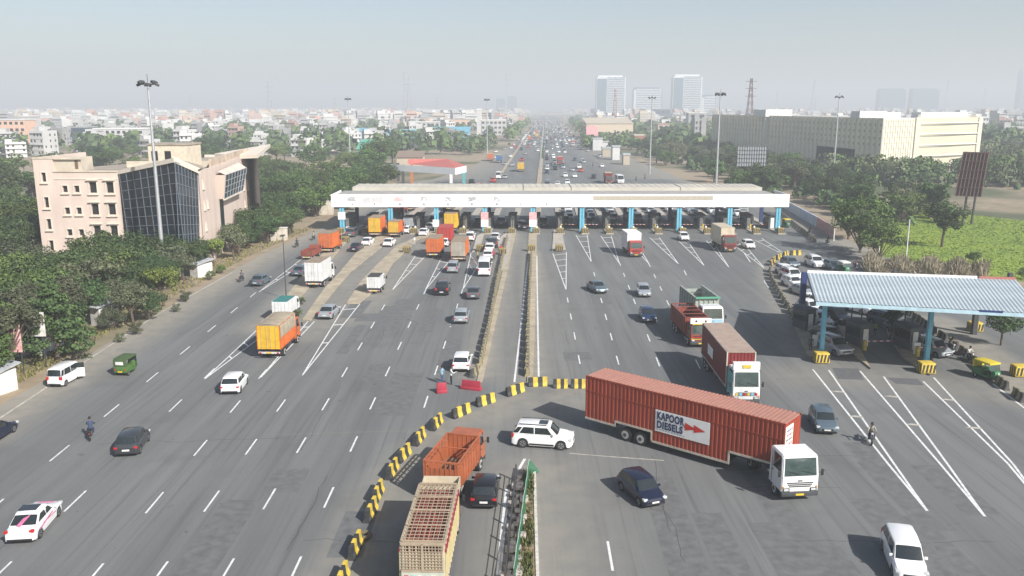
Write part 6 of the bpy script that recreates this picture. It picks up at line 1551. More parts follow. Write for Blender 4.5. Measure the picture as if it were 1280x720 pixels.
# roadside bits at the left
def hut(px, py, sx, sy, h, wall, roof, lab, rz=0, cat='hut'):
    r = empty('roadside_stall', W(px,py), rz); tag(r, lab, cat); m = MB(); m.box(-sx,sx,-sy,sy,0,h,wall); m.build('wall', r); m = MB()
    n = 14
    for i in range(n): x = -sx-.3+(2*sx+.6)*i/n; m.hexa([Vector(p) for p in ((x,-sy-.4,h),(x+(2*sx+.6)/n*.6,-sy-.4,h),(x+(2*sx+.6)/n*.6,sy+.4,h+.45),(x,sy+.4,h+.45),(x,-sy-.4,h+.08),(x+(2*sx+.6)/n*.6,-sy-.4,h+.08),(x+(2*sx+.6)/n*.6,sy+.4,h+.53),(x,sy+.4,h+.53))], roof)
    m.hexa([Vector(p) for p in ((-sx-.3,-sy-.38,h-.02),(sx+.3,-sy-.38,h-.02),(sx+.3,sy+.38,h+.43),(-sx-.3,sy+.38,h+.43),(-sx-.3,-sy-.38,h+.04),(sx+.3,-sy-.38,h+.04),(sx+.3,sy+.38,h+.49),(-sx-.3,sy+.38,h+.49))], roof); m.build('roof', r)
    m = MB(); m.box(-sx*.5,sx*.3,-sy-.03,-sy-.003,.1,h*.8,VOID); m.build('door', r)
    return r
TIN = mat('tin_sheet', (.45,.47,.48), .5, .3, var=.15); WS = mat('whitewash', (.58,.56,.52), .9, var=.2)
hut(243,344,2.4,1.4,2.0,WS,TIN,'low tin roofed shelter under the trees by the high mast lamp',-.5)
hut(122,403,2.3,1.3,2.3,WS,TIN,'white walled stall half hidden by a bush at the left verge',-.5)
hut(22,438,2.4,1.8,3.6,WS,WS,'pale stall behind the hanging banner at the far left',-.4)
hut(-2,488,1.4,.9,2.0,WS,TIN,'small white stall cut off by the left edge',-.4)
m = MB(); a, b_ = W(51,446), W(93,425); k = 12
for i in range(k): p, q = a.lerp(b_,i/k), a.lerp(b_,(i+.97)/k); m.bar(p+Vector((0,.05*(i%2),1.1)), q+Vector((0,.05*(i%2),1.1)), .05, 2.1+.2*math.sin(i*2), TIN if i % 3 else BLU if i == 1 else WS)
tag(m.build('tin_fence'), 'patched tin sheet fence behind the left verge near the white van', 'fence')
for (px, py, w_, z0, z1, mt, lab) in [(20,468,.9,2.2,4.9,FP,'tall pink and white banner board at the far left stalls'),(38,460,1.9,3.2,5.6,WS,'torn white banner sheet hanging over the far left stalls'),(9,452,1.6,1.6,3.0,GRM,'dark blue awning sheet at the far left edge')]:
    p = W(px,py); m = MB(); m.bev(p.x-w_,p.x+w_,p.y-.04,p.y+.04,z0,z1,.02,mt); m.bar((p.x-w_*.8,p.y+.1,0),(p.x-w_*.8,p.y+.1,z1),.08,.08,GRM); m.bar((p.x+w_*.8,p.y+.1,0),(p.x+w_*.8,p.y+.1,z1),.08,.08,GRM); tag(m.build('banner'), lab, 'banner')
for (px, py, h, s, lab) in [(365,276,2.2,1.3,'pale block at the left verge beside the leftmost canopy lane'),(342,302,1.3,.5,'small white block on the left verge'),(405,268,3.2,2.2,'pink pale hut left of the canopy by the trees'),(352,300,2.4,1.1,'white painted block under the trees before the canopy')]:
    p = W(px,py); m = MB(); m.bev(p.x-s,p.x+s,p.y-s*.5,p.y+s*.5,0,h,.06,mat('verge_block', (.52,.47,.38), .9, var=.2)); m.bev(p.x-s-.1,p.x+s+.1,p.y-s*.5-.1,p.y+s*.5+.1,h-.1,h+.05,.02,WS); tag(m.build('concrete_block'), lab, 'block')
# ================================================================ vegetation
def leafmat(name, c1, c2, rnd=.22):
    m = bpy.data.materials.new(name); m.use_nodes = True; t = m.node_tree; b = t.nodes['Principled BSDF']; b.inputs['Roughness'].default_value = .7; b.inputs['Specular IOR Level'].default_value = .25
    geo = t.nodes.new('ShaderNodeNewGeometry'); oi = t.nodes.new('ShaderNodeObjectInfo'); r = t.nodes.new('ShaderNodeValToRGB'); e = r.color_ramp.elements
    e[0].color = (*c1,1); e[1].color = (*c2,1); t.links.new(geo.outputs['Random Per Island'], r.inputs[0])
    hs = t.nodes.new('ShaderNodeHueSaturation'); mr = t.nodes.new('ShaderNodeMapRange'); mr.inputs[3].default_value = 1-rnd*1.3; mr.inputs[4].default_value = 1+rnd*1.5
    t.links.new(oi.outputs['Random'], mr.inputs[0]); t.links.new(mr.outputs[0], hs.inputs['Value'])
    m2 = t.nodes.new('ShaderNodeMath'); m2.operation = 'MULTIPLY_ADD'; m2.inputs[1].default_value = 7.31; m2.inputs[2].default_value = 0; t.links.new(oi.outputs['Random'], m2.inputs[0])
    m3 = t.nodes.new('ShaderNodeMath'); m3.operation = 'FRACT'; t.links.new(m2.outputs[0], m3.inputs[0]); mr2 = t.nodes.new('ShaderNodeMapRange'); mr2.inputs[3].default_value = .475; mr2.inputs[4].default_value = .515
    t.links.new(m3.outputs[0], mr2.inputs[0]); t.links.new(mr2.outputs[0], hs.inputs['Hue']); t.links.new(r.outputs[0], hs.inputs['Color']); t.links.new(hs.outputs[0], b.inputs['Base Color'])
    MATS[name] = m; return m
LF = [leafmat('foliage_dark', (.022,.045,.014), (.072,.115,.036)), leafmat('foliage_mid', (.035,.07,.016), (.10,.155,.04)), leafmat('foliage_yellow', (.085,.125,.02), (.19,.23,.05)), leafmat('foliage_dusty', (.055,.07,.035), (.125,.14,.075))]
BARK = mat('bark', (.10,.075,.055), .95, var=.3, scale=3, bump=.4)
def leaves(mb, c, rad, n, size, rng, m, hollow=.55):
    for _ in range(n):
        u = rng.gauss(0,1), rng.gauss(0,1), rng.gauss(0,1); l = math.sqrt(sum(q*q for q in u)) or 1
        r_ = hollow+(1-hollow)*rng.random()**.6; p = Vector([c[i]+u[i]/l*rad[i]*r_ for i in range(3)])
        nrm = Vector((u[0]/l+rng.uniform(-.8,.8), u[1]/l+rng.uniform(-.8,.8), u[2]/l+rng.uniform(-.3,1.1))).normalized()
        a = nrm.orthogonal().normalized(); b_ = nrm.cross(a); an = rng.random()*6.28; a, b_ = a*math.cos(an)+b_*math.sin(an), b_*math.cos(an)-a*math.sin(an)
        s = size*rng.uniform(.5,1.25); k = nrm*s*.25
        mb.poly([p-a*s, p+b_*s*.62+k, p+a*s, p-b_*s*.62-k*.3], m)
def make_tree(seed, kind, name='broadleaf_tree'):
    def f():
        rng = random.Random(seed); r = empty(name); cm = MB(); tm = MB(); h = 8.0
        ps = {'round':(.42,3.4,2.9,15), 'wide':(.45,4.6,2.5,18), 'tall':(.36,2.6,3.6,15), 'low':(.28,2.2,1.7,9), 'layer':(.3,3.0,3.4,22), 'bush':(.06,4.2,3.9,14)}[kind]
        th = h*ps[0]; lean = (rng.uniform(-.4,.4), rng.uniform(-.4,.4)); top = Vector((lean[0],lean[1],th))
        tm.tube((0,0,0), top, .24, BARK, 8, .16, cap=False)
        cz = h-ps[2]; 
        for k in range(ps[3]):
            an = k*2.4+rng.random(); rr = math.sqrt((k+.5)/ps[3])*ps[1]*.78; ez = rng.uniform(-.75,1)*math.sqrt(max(0,1-(rr/ps[1])**2))
            c = Vector((lean[0]+rr*math.cos(an), lean[1]+rr*math.sin(an), cz+ps[2]*.72*ez)); br = rng.uniform(.62,1.1)*(.30*ps[1]+.35)
            if kind == 'layer': c.z = 1.6+(h-1.6)*(k/ps[3]); rr2 = (1-(k/ps[3])**1.3)*3.0; c.x = rr2*.7*math.cos(an); c.y = rr2*.7*math.sin(an); br = .55+rr2*.3
            tm.tube(top*rng.uniform(.7,1), c, .09, BARK, 5, .03, cap=False)
            leaves(cm, c, (br,br,br*(.72 if kind != 'layer' else .4)), int(170*br), .20, rng, LF_CUR)
            for _ in range(4):   # ragged twigs outside the clump
                d = Vector((rng.gauss(0,1),rng.gauss(0,1),rng.gauss(.2,.7))).normalized(); leaves(cm, c+d*br*1.05, (br*.35,)*3, int(12*br), .17, rng, LF_CUR, .1)
        tm.build('trunk', r); cm.build('crown', r); return r
    return f
LF_CUR = LF[0]
TN = [0]
def tree(x, y, h, kind, ml, lab, grp=None, seed=0, cat='tree', name='broadleaf_tree', wide=1.0):
    global LF_CUR
    if '@' in lab: lab = lab.replace('@', {'round':'round crowned','wide':'broad crowned','tall':'tall slim','low':'low','bush':'bushy'}[kind]+' '+['dark green','fresh green','yellow green','dusty grey green'][ml])
    LF_CUR = LF[ml]; TN[0] += 1
    return place('tree_%s_%d_%d' % (kind, ml, seed), make_tree(seed*7+ml+3, kind, name), (x, y, 0), random.random()*6.28, lab, cat, grp, (h/8*wide, h/8*wide, h/8))
rt = random.Random(5)
edge = [W(*p) for p in [(-60,545),(0,507),(105,447),(245,364),(330,317),(400,286),(440,262),(478,240)]]
def left_of_edge(x, y):     # distance to the left of the verge line
    for a, b_ in zip(edge, edge[1:]):
        if a.y <= y <= b_.y: return a.x+(b_.x-a.x)*(y-a.y)/(b_.y-a.y)-x
    return -1 if y > edge[-1].y else 99
used = []
def ok(x, y, d):
    for a, b_ in used:
        if (a-x)**2+(b_-y)**2 < d*d: return False
    used.append((x, y)); return True
bx0, bx1, by0, by1 = A_.x+bx-2.5, E_.x+bx+1, min(Gx.y,B_.y)+by-2.0, E_.y+by+8
def in_bld(x, y):
    if not (by0 < y < by1 and bx0 < x): return False
    yw = B_.y+by-1 if x < D_.x+bx-6 else D_.y+by
    if x > D_.x+bx: return y > D_.y+by+(x-D_.x-bx)*(E_.y-D_.y)/(E_.x-D_.x)-5 and x < bx1
    return y > by0
def vis(x, y): return y > 40 and abs(x) < y*.62+8
# hand placed trees
hand = [((72,452),8.5,'layer',0,'dark layered tree behind the tin sheet fence at the left verge'), ((18,470),7.5,'round',3,'dusty olive tree above the far left stalls'), ((168,410),5.6,'round',3,'dusty bush with pale leaves beside the white walled stall'),
        ((140,413),3.2,'bush',3,'dusty bush half hiding the white walled stall'), ((186,400),4.0,'bush',0,'low dark bush just right of the pale leaved bush'), ((205,383),5.8,'round',2,'yellow green tree at the foot of the nearest high mast'), ((268,333),5.0,'round',2,'small yellow green tree by the tin roofed shelter'),
        ((1075,316),10.5,'bush',1,'big round green tree beside the service road at the right'), ((1096,326),8.0,'bush',1,'green tree with pale poles beside the reeds'), ((1060,299),8.5,'bush',0,'dark green tree at the end of the painted wall'),
        ((1177,309),8.6,'round',0,'lone round tree standing in the yellow green field'), ((1251,432),4.2,'round',0,'small dark tree on the bare ground under the side canopy'), ((478,212),13,'round',0,'tall dark tree left of the red roofed shelter'),
        ((293,325),6.0,'round',3,'reddish bougainvillea covered tree at the left verge'), ((1112,425),3.6,'low',0,'dark bush behind the right side booth'), ((1215,345),4.0,'low',1,'low green tree at the end of the side canopy roof')]
for (p, h, k, ml, lab) in hand: q = W(*p); used.append((q.x, q.y)); tree(q.x, q.y, h, k, ml, lab, seed=rt.randint(0,2))
n = 0
for _ in range(3000):
    y = 66+109*rt.random()**1.35; x = rt.uniform(-116, -18); d = left_of_edge(x, y)
    if d < 3.2 or d > 62 or not vis(x, y) or in_bld(x, y) or n > 112: continue
    frontb = by-26 < y < by0+1 and x > bx0-4 and x < bx1
    if not ok(x, y, 3.5 if d < 15 else 4.7): continue
    if d < 7: h = rt.uniform(4.6,6.6)
    elif d < 14: h = rt.uniform(6.0,7.8)
    else: h = rt.uniform(7.0,9.2)
    if frontb: h = min(h, 5.8+2.2*rt.random())
    tree(x, y, h, rt.choice(['round','wide','bush','round']), rt.choice([0,0,1,0,3]), '@ tree '+('right at the left verge' if d < 7 else 'in the second row behind the left verge' if d < 14 else 'in front of the pink building' if frontb else 'deep in the belt left of the pink building'), 'trees between the left verge and the pink building', rt.randint(0,1), wide=1.15); n += 1
print('left trees', n); n = 0
for _ in range(3000):
    y = rt.uniform(150, 300); x = rt.uniform(-95, -34)
    if x > -41+(y-200)*.10 or left_of_edge(x,y) < 5 and y < 195 or not vis(x,y) or in_bld(x,y) or n > 44: continue
    if not ok(x, y, 5.6): continue
    tree(x, y, rt.uniform(7,10), rt.choice(['round','bush','bush']), rt.choice([0,1,1,0]), '@ tree between the pink building and the canopy, '+('near its far wing' if y < 215 else 'farther back'), 'trees between the pink building and the canopy', rt.randint(0,1), wide=1.2); n += 1
n = 0
for _ in range(3000):
    y = 172+258*rt.random()**1.4; x = rt.uniform(-200, -30)
    if x > -42+(y-200)*.10 or not vis(x,y) or n > 38: continue
    if not ok(x, y, 8.5): continue
    tree(x, y, rt.uniform(8,12), rt.choice(['round','wide','round']), rt.choice([0,1,1,0]), '@ tree in the wood behind the pink building'+(', far back' if y > 300 else ''), 'trees behind the pink building', rt.randint(0,1), wide=1.3); n += 1
print('left far', n); n = 0
for _ in range(4000):
    y = 180+280*rt.random()**1.5; x = rt.uniform(56, 260)
    lim = 65 if y > 235 else 80
    if x < lim or not vis(x,y) or n > 112: continue
    if 96 < x < 225 and 150 < y < 272: continue
    if y*.50 < x < y*.56 and y < 285: continue
    if 108 < x < 185 and y > 300 and x < 130+ (y-300)*2: continue
    if not ok(x, y, 7.6): continue
    dpt = (y-180)/280
    tree(x, y, rt.uniform(6,10), rt.choice(['round','bush','bush','tall']), rt.choice([0,1,0,3]), '@ tree in the right hand wood, '+('behind the green field' if x > 150 else 'beside the highway' if x < 90 else 'before the cream building'), 'trees before the cream building', rt.randint(0,1), wide=1.35); n += 1
print('right', n)
# hedge bushes along the left verge
for i, (px, py, h, ml) in enumerate([(232,377,1.6,3),(220,390,1.2,3),(263,350,1.6,1),(277,342,1.5,1),(170,418,1.6,3),(150,428,1.2,3),(377,381,1.2,1),(373,396,1.0,1),(1280,350,2.2,1)]):
    q = W(px,py); tree(q.x, q.y, h, 'bush', ml, ['clipped round bush at the left verge by the high mast','small brownish bush at the left verge','long low bush by the tin roofed shelter','second low bush right of the tin roofed shelter','low bush at the foot of the pale leaved tree','small dry bush near the tin fence','little bush on the tan median by the thin lamp','smaller bush below the first one on the tan median','bush at the right end behind the side canopy'][i], cat='bush', name='bush')
# far woodland, one mass
fm = MB(); rf = random.Random(9)
def clump(mb, x, y, h, m, n=42, s=1.0):
    for _ in range(n):
        a = rf.random()*6.28; rr = rf.random()**.5; zz = rf.uniform(.25,1); R_ = h*.55*math.sqrt(max(.05,1-(zz-.45)**2*2.2))
        p = Vector((x+R_*rr*math.cos(a), y+R_*rr*math.sin(a), h*zz)); s_ = s*rf.uniform(.5,1.2); nrm = Vector((math.cos(a)*rr,math.sin(a)*rr,rf.uniform(0,1.2))).normalized(); t1 = nrm.orthogonal().normalized(); t2 = nrm.cross(t1)
        mb.poly([p-t1*s_,p-t2*s_*.8,p+t1*s_,p+t2*s_*.8], m)
for _ in range(2100):
    y = 440+1500*rf.random()**1.4; side_r = rf.random() < .56
    ax = RX(y)
    x = rf.uniform(ax+ (66 if y < 760 else 34+ (y-760)*.0+22), y*.66) if side_r else rf.uniform(-y*.66, ax-(28 if y < 700 else 26))
    if not side_r and (rf.random() < .3): continue
    if 150 > x > 100 and y < 480: continue
    clump(fm, x, y, rf.uniform(7,12), LF[rf.choice([0,1,0])], 40 if y < 900 else 22, 1.5+y/900)
for _ in range(210):
    y = rf.uniform(268, 440); x = rf.uniform(100, y*.72)
    if y*.50 < x < y*.56 and y < 290 or (x > 100 and 300 < y and x < 135+(y-300)*2 and x < 190): continue
    clump(fm, x, y, rf.uniform(6,9.5), LF[rf.choice([0,0,1,3])], 190, .62)
for _ in range(80):
    y = rf.uniform(263, 310); x = rf.uniform(118, y*.72)
    if y*.505 < x < y*.555: continue
    clump(fm, x, y, rf.uniform(3.5,8), LF[rf.choice([0,0,1,3])], 190, .5)
for _ in range(46):
    q = W(rf.uniform(728,800), rf.uniform(176,188)); clump(fm, q.x, q.y, rf.uniform(5,8), LF[rf.choice([0,1])], 46, 1.3)
for _ in range(30):
    q = W(rf.uniform(560,640), rf.uniform(183,192)); clump(fm, min(q.x, -16+(q.y-347)*.06-8), q.y, rf.uniform(4,7), LF[rf.choice([0,1,3])], 46, 1.2)
for y in range(420, 1300, 9):              # planted median and verges of the far road
    if rf.random() < .8: clump(fm, med(y)-.3+rf.uniform(-.3,.3), y, 1.5, LF[0], 14, .9)
    if y > 600 and rf.random() < .6: clump(fm, RX(y)-22-rf.random()*6, y, 9, LF[1], 30, 1.6)
    if y > 640 and rf.random() < .7: clump(fm, RX(y)+32+rf.random()*6+(y-640)*.01, y, 10, LF[1], 30, 1.6)
tag(fm.build('distant_woodland'), 'hazy mass of far trees beyond the plaza', 'woodland', kind='stuff')
um = MB()
for _ in range(1200):
    if rf.random() < .45:
        y = rf.uniform(70, 240); x = rf.uniform(-y*.66, -18)
        if left_of_edge(x,y) < 6 and y < 195 or in_bld(x,y) or (y > 195 and x > -36): continue
    else:
        y = rf.uniform(180, 470); x = rf.uniform(68 if y > 235 else 78, y*.68)
        if 95 < x < 200 and 150 < y < 262 or (x > 100 and 300 < y and x < 135+(y-300)*2): continue
    clump(um, x, y, rf.uniform(1.5,4.2), LF[rf.choice([0,0,1,3])], 46, .55+y/900)
tag(um.build('undergrowth'), 'dense scrub and undergrowth filling the ground between the trees', 'undergrowth', kind='stuff')
# field and reeds
fp = [W(*p) for p in [(1098,262),(1150,262),(1290,277),(1420,292),(1480,352),(1280,352),(1225,347),(1150,333),(1100,320)]]
fg = bpy.data.materials.new('mustard_field'); fg.use_nodes = True; t = fg.node_tree; b = t.nodes['Principled BSDF']; b.inputs['Roughness'].default_value = 1
tc = t.nodes.new('ShaderNodeTexCoord').outputs['Object']
c1 = mixn(t, noise(t, mapping(t,tc,(.035,.09,1)), 1, 4, .42, .58), (.12,.21,.03), (.20,.27,.03)); c2 = mixn(t, noise(t, tc, .8, 6), c1, (.18,.25,.03)); t.links.new(c2, b.inputs['Base Color'])
m = MB(); m.poly([(p.x,p.y,.03) for p in fp][::-1], fg); o = m.build('field'); struct(o)
def inpoly(x, y, P):
    c = False
    for i in range(len(P)):
        a, b_ = P[i], P[i-1]
        if (a.y > y) != (b_.y > y) and x < (b_.x-a.x)*(y-a.y)/(b_.y-a.y)+a.x: c = not c
    return c
CR = [leafmat('crop_yellow', (.16,.235,.028), (.215,.285,.032), .0), leafmat('crop_green', (.12,.20,.03), (.17,.25,.03), .0)]
m = MB(); x0, x1 = min(p.x for p in fp), max(p.x for p in fp); y0, y1 = min(p.y for p in fp), max(p.y for p in fp)
for _ in range(34000):
    x, y = rf.uniform(x0,x1), rf.uniform(y0,y1)
    if not inpoly(x,y,fp): continue
    g_ = math.sin(x*.09+y*.05)+math.sin(y*.14-x*.03)+rf.gauss(0,.35); s = rf.uniform(.08,.18); a = rf.random()*6.28; c_, s__ = math.cos(a)*s, math.sin(a)*s; h = rf.uniform(.05,.16)
    m.poly([(x-c_,y-s__,.03),(x+c_,y+s__,.03),(x+c_*1.3+s__*.4,y+s__*1.3,h),(x-c_*1.3+s__*.4,y-s__*1.3,h)], CR[0] if g_ > -.25 else CR[1])
tag(m.build('crop'), 'yellow green crop standing in the field at the right', 'crop', kind='stuff')
RD = leafmat('dry_reed', (.22,.19,.12), (.40,.35,.25), .0); m = MB()
for _ in range(11000):
    u = rf.random(); px = 1082+150*u; py = 336+8*u+rf.uniform(-8,6); q = W(px,py); h = rf.uniform(.6,1.9)*(.45+.7*math.sin(u*13+1)**2); a = rf.random()*6.28; c_, s_ = .045*math.cos(a), .045*math.sin(a); l = rf.gauss(0,.45)
    m.poly([(q.x-c_,q.y-s_,0),(q.x+c_,q.y+s_,0),(q.x+c_+l,q.y+s_,h),(q.x-c_*.2+l,q.y-s_,h*1.04)], RD)
tag(m.build('reeds'), 'tall dry pampas reeds along the edge of the green field', 'reeds', kind='stuff')
GRS = leafmat('verge_grass', (.10,.11,.03), (.24,.21,.08), .0); m = MB()
def tuft(x, y, h, mm=GRS, w=.05, z=0):
    a = rf.random()*6.28; c_, s_ = w*math.cos(a), w*math.sin(a); l = rf.uniform(-.4,.4)*h; l2 = rf.uniform(-.4,.4)*h
    m.poly([(x-c_,y-s_,z),(x+c_,y+s_,z),(x+c_*.3+l,y+s_+l2,z+h),(x-c_*.3+l,y-s_+l2,z+h*.95)], mm)
for _ in range(2600):
    v_ = rf.random(); p = W(661,592).lerp(W(657,735), v_); w_ = .95; x = p.x+rf.uniform(-.42,.38); y = p.y
    if (math.sin(y*1.1)+math.sin(y*.43+2)) < -.1 and rf.random() < .75: continue
    tuft(x, y, rf.uniform(.08,.34), rf.choice([GRS,GRS,LF[3],LF[1]]), .035, .16)
for _ in range(3000):
    i = rf.randrange(1,5); u = rf.random(); p = edge[i].lerp(edge[i+1], u); d = abs(rf.gauss(0,1))*3+1.6; tuft(p.x-d, p.y+rf.uniform(-1,1), rf.uniform(.1,.45), GRS, .09)
tag(m.build('verge_grass'), 'dry grass and weeds on the bottom median and the left verge', 'grass', kind='stuff')

# ================================================================ the city
CT = [mat('city_white', (.50,.495,.48), .9, var=.08, scale=.15, rnd=.14), mat('city_cream', (.46,.40,.31), .9, var=.1, scale=.15, rnd=.14), mat('city_grey', (.30,.30,.295), .9, var=.12, scale=.15, rnd=.2), mat('city_pink', (.42,.27,.22), .9, var=.1, scale=.15, rnd=.14)]
def make_house(seed):
    def f():
        g_ = random.Random(seed); m = MB(); w, d, fl = g_.uniform(8,15), g_.uniform(8,13), g_.randint(2,4); h = fl*3.1; c = CT[g_.choice([0,0,0,1,2,3])]
        m.box(-w/2,w/2,-d/2,d/2,0,h,c); 
        for s in (-1,1): m.box(min(s*w/2,s*(w/2-.2)),max(s*w/2,s*(w/2-.2)),-d/2,d/2,h+.0,h+.9,c)
        m.box(-w/2+.2,w/2-.2,-d/2,-d/2+.2,h,h+.9,c); m.box(-w/2+.2,w/2-.2,d/2-.2,d/2,h,h+.9,c)
        sw = g_.uniform(.3,.5)*w; m.box(-w/2+.3,-w/2+sw,-d/4,d/2-.3,h+.0,h+2.8,c); m.tube((w/4,d/5,h),(w/4,d/5,h+1.5),.8,GRM,8)
        if g_.random() < .5: m.box(w*.05,w/2-.3,-d/2-1.1,-d/2-.01,h*.3,h+.3,c)
        for k in range(fl):
            m.box(-w/2-.2,w/2+.2,-d/2-1.0 if g_.random() < .6 else -d/2-.25,-d/2-.003,k*3.1+2.75,k*3.1+2.95,CT[0])
            nn = int(w/2.6)
            for i in range(nn):
                x = -w/2+w*(i+.5)/nn
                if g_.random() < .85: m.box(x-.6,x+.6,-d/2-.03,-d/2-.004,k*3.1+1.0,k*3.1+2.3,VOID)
            for i in range(3):
                y = -d/2+d*(i+.5)/3
                for s in (-1,1):
                    if g_.random() < .6: m.box(min(s*(w/2+.004),s*(w/2+.03)),max(s*(w/2+.004),s*(w/2+.03)),y-.5,y+.5,k*3.1+1.0,k*3.1+2.3,VOID)
        return m.build('house')
    return f
rc_ = random.Random(21); hs = []; n = 0
for _ in range(9000):
    y = 430+1250*rc_.random()**1.25; x = rc_.uniform(-y*.64, RX(y)-34 if y > 520 else -50-(520-y)*.6)
    if n >= 235: break
    if any((a-x)**2+(b_-y)**2 < 15**2 for a, b_ in hs): continue
    hs.append((x,y)); place('house%d' % rc_.randrange(12) if True else '', make_house(rc_.randrange(10**6)), (x,y,0), rc_.choice([0,0,.3,-.3,.6,-.5]), 'small flat roofed house '+('towards the left edge' if x < -.38*y else 'above the pink building' if x < -.2*y else 'left of the highway')+' in the pale town, '+('near the trees' if y < 650 else 'in its middle' if y < 950 else 'in its far part'), 'house', 'houses of the town at the left', (.8,.8,rc_.uniform(.7,1.0))); n += 1
for _ in range(600):
    y = 560+1100*rc_.random(); x = rc_.uniform(RX(y)+75, y*.64)
    if n >= 285: break
    if any((a-x)**2+(b_-y)**2 < 22**2 for a, b_ in hs): continue
    hs.append((x,y)); place('house%d' % rc_.randrange(12), make_house(rc_.randrange(10**6)), (x,y,0), rc_.choice([0,.3,-.3]), 'small flat roofed house among the far trees at the right', 'house', 'houses among the far trees at the right', (1,1,rc_.uniform(.9,1.3))); n += 1
m = MB()
for _ in range(2600):
    y = 900+3200*rc_.random()**1.1; x = rc_.uniform(-y*.64, RX(y)-40) if rc_.random() < .7 else rc_.uniform(RX(y)+70, y*.64)
    w, d, h = rc_.uniform(7,18), rc_.uniform(7,14), rc_.choice([6,7,9,9,12,12,15,18]); c = CT[rc_.choice([0,0,0,1,2,3])]; M = Matrix.Translation((x,y,0)) @ Matrix.Rotation(rc_.uniform(-.5,.5),4,'Z')
    m.box(-w/2,w/2,-d/2,d/2,0,h,c,M); m.box(-w/2,w*rc_.uniform(-.1,.3),-d/4,d/2,h+.0,h+2.6,c,M)
    for k in range(int(h/3)): m.box(-w/2+.6,w/2-.6,-d/2-.05,-d/2-.01,k*3+1.1,k*3+2.1,CT[2] if rc_.random() < .5 else VOID,M)
tag(m.build('distant_town'), 'pale sprawl of far houses fading into the haze', 'town', kind='stuff')
def block(px, pyb, wpx, hpx, dep, wall, roofm, lab, nx=0, nz=0, rz=0, name='building', slope=0, winm=None, extra=None):
    s = .978*(pyb-133)/25; q = W(px,pyb); w, h = wpx/s, hpx/s; r = empty(name, q, rz); tag(r, lab, 'building')
    m = MB(); m.box(-w/2,w/2,0,dep,0,h,wall); m.build('wall', r)
    m = MB()
    if slope: m.hexa([Vector(p) for p in ((-w/2-.5,-.5,h+.02),(w/2+.5,-.5,h+.02),(w/2+.5,dep+.5,h+slope),(-w/2-.5,dep+.5,h+slope),(-w/2-.5,-.5,h+.35),(w/2+.5,-.5,h+.35),(w/2+.5,dep+.5,h+slope+.35),(-w/2-.5,dep+.5,h+slope+.35))], roofm)
    else: m.box(-w/2-.3,w/2+.3,-.3,dep+.3,h+.01,h+.7,roofm)
    m.build('roof', r)
    for j in range(nz):
        for i in range(nx):
            x = -w/2+w*(i+.5)/nx; z = h*(j+.35)/nz; a = w/nx*.28; m = MB(); m.box(x-a,x+a,-.06,-.004,z,z+h/nz*.42,winm or VOID); m.build('window', r)
    if extra: extra(r, w, h, dep)
    return r
CY = mat('cyan_sheet', (.14,.40,.50), .6, var=.1); CY2 = mat('pale_cyan_sheet', (.28,.48,.52), .6, var=.1)
block(448,176,30,11,22,CY,CY,'pale blue shed roofs at the left edge of the industrial yard',slope=2,name='shed')
block(473,174,32,8,16,CY2,CY2,'pale cyan shed behind the tall dark tree',slope=2,name='shed')
block(509,182,22,14,18,CY,CY2,'blue shed left of the dark grey shed',slope=2.5,name='shed')
block(533,183,30,9,16,mat('dark_shed', (.07,.085,.10), .7),mat('grey_roof', (.20,.21,.22), .7),'dark grey low shed between the blue sheds',slope=1.5,name='shed')
block(563,181,46,15,26,CY2,CY,'large light blue shed left of the white office block',slope=3,name='shed')
block(617,169,31,18,16,CT[0],WHT,'white office block with three rows of small windows beside the highway',6,3)
block(599,169,6,31,8,CT[0],WHT,'slim white stair tower beside the white office block')
block(572,163,36,13,18,mat('peach_wall', (.62,.43,.33), .9),CT[1],'peach coloured building behind the light blue shed',5,1)
block(533,166,44,13,20,CT[0],WHT,'wide white building behind the blue sheds',8,2)
block(531,155,12,17,12,CT[0],WHT,'stepped white block above the wide white building',2,4)
block(387,187,20,16,12,mat('yellow_wall', (.64,.58,.36), .9),CT[0],'pale yellow house in the trees left of the tall dark tree',3,3)
block(406,186,16,12,10,CT[1],CT[3],'cream and red house beside the pale yellow one',3,2)
block(455,199,16,12,12,mat('green_sheet', (.10,.34,.24), .7),mat('green_sheet', (.10,.34,.24), .7),'green sheet roofed shed in front of the blue sheds',slope=4,name='shed')
block(512,208,32,11,10,CT[1],mat('brown_roof', (.22,.16,.12), .9),'low cream building with a brown roof behind the red roofed shelter',slope=2)
block(17,183,34,32,14,mat('peach_stripe', (.66,.42,.30), .9),CT[0],'peach apartment block with balconies at the far left',5,4)
block(34,181,12,34,14,CT[0],CT[0],'tall white block right behind the peach apartment block')
block(99,180,22,20,16,mat('dark_glass_office', (.05,.08,.12), .2),CT[2],'dark glass office behind the pink building',5,3,winm=GLB)
block(150,186,62,24,14,CT[0],WHT,'long white apartment building above the pink building roof',9,3)
block(820,152,35,15,30,mat('slate_glass', (.06,.085,.12), .3),CT[2],'dark slate office block between the two white towers',6,2,winm=GLB)
block(762,173,58,18,40,mat('beige_hall', (.56,.46,.34), .9),CT[1],'long beige hall building behind the right verge',slope=4)
block(812,184,38,14,14,mat('brick_red_wall', (.36,.16,.11), .9),CT[1],'brick red and cream bungalow among the trees at the right',4,1)
block(829,176,14,20,10,CT[1],CT[3],'cream house with a round tank beside the brick bungalow',2,3)
block(871,164,22,22,14,CT[2],WHT,'grey building with large square windows at the end of the cream building',2,3)
block(905,172,28,10,10,mat('roof_pale_blue', (.42,.52,.58), .7),CT[0],'low pale blue roofed shed at the foot of the cream building',slope=1,name='shed')
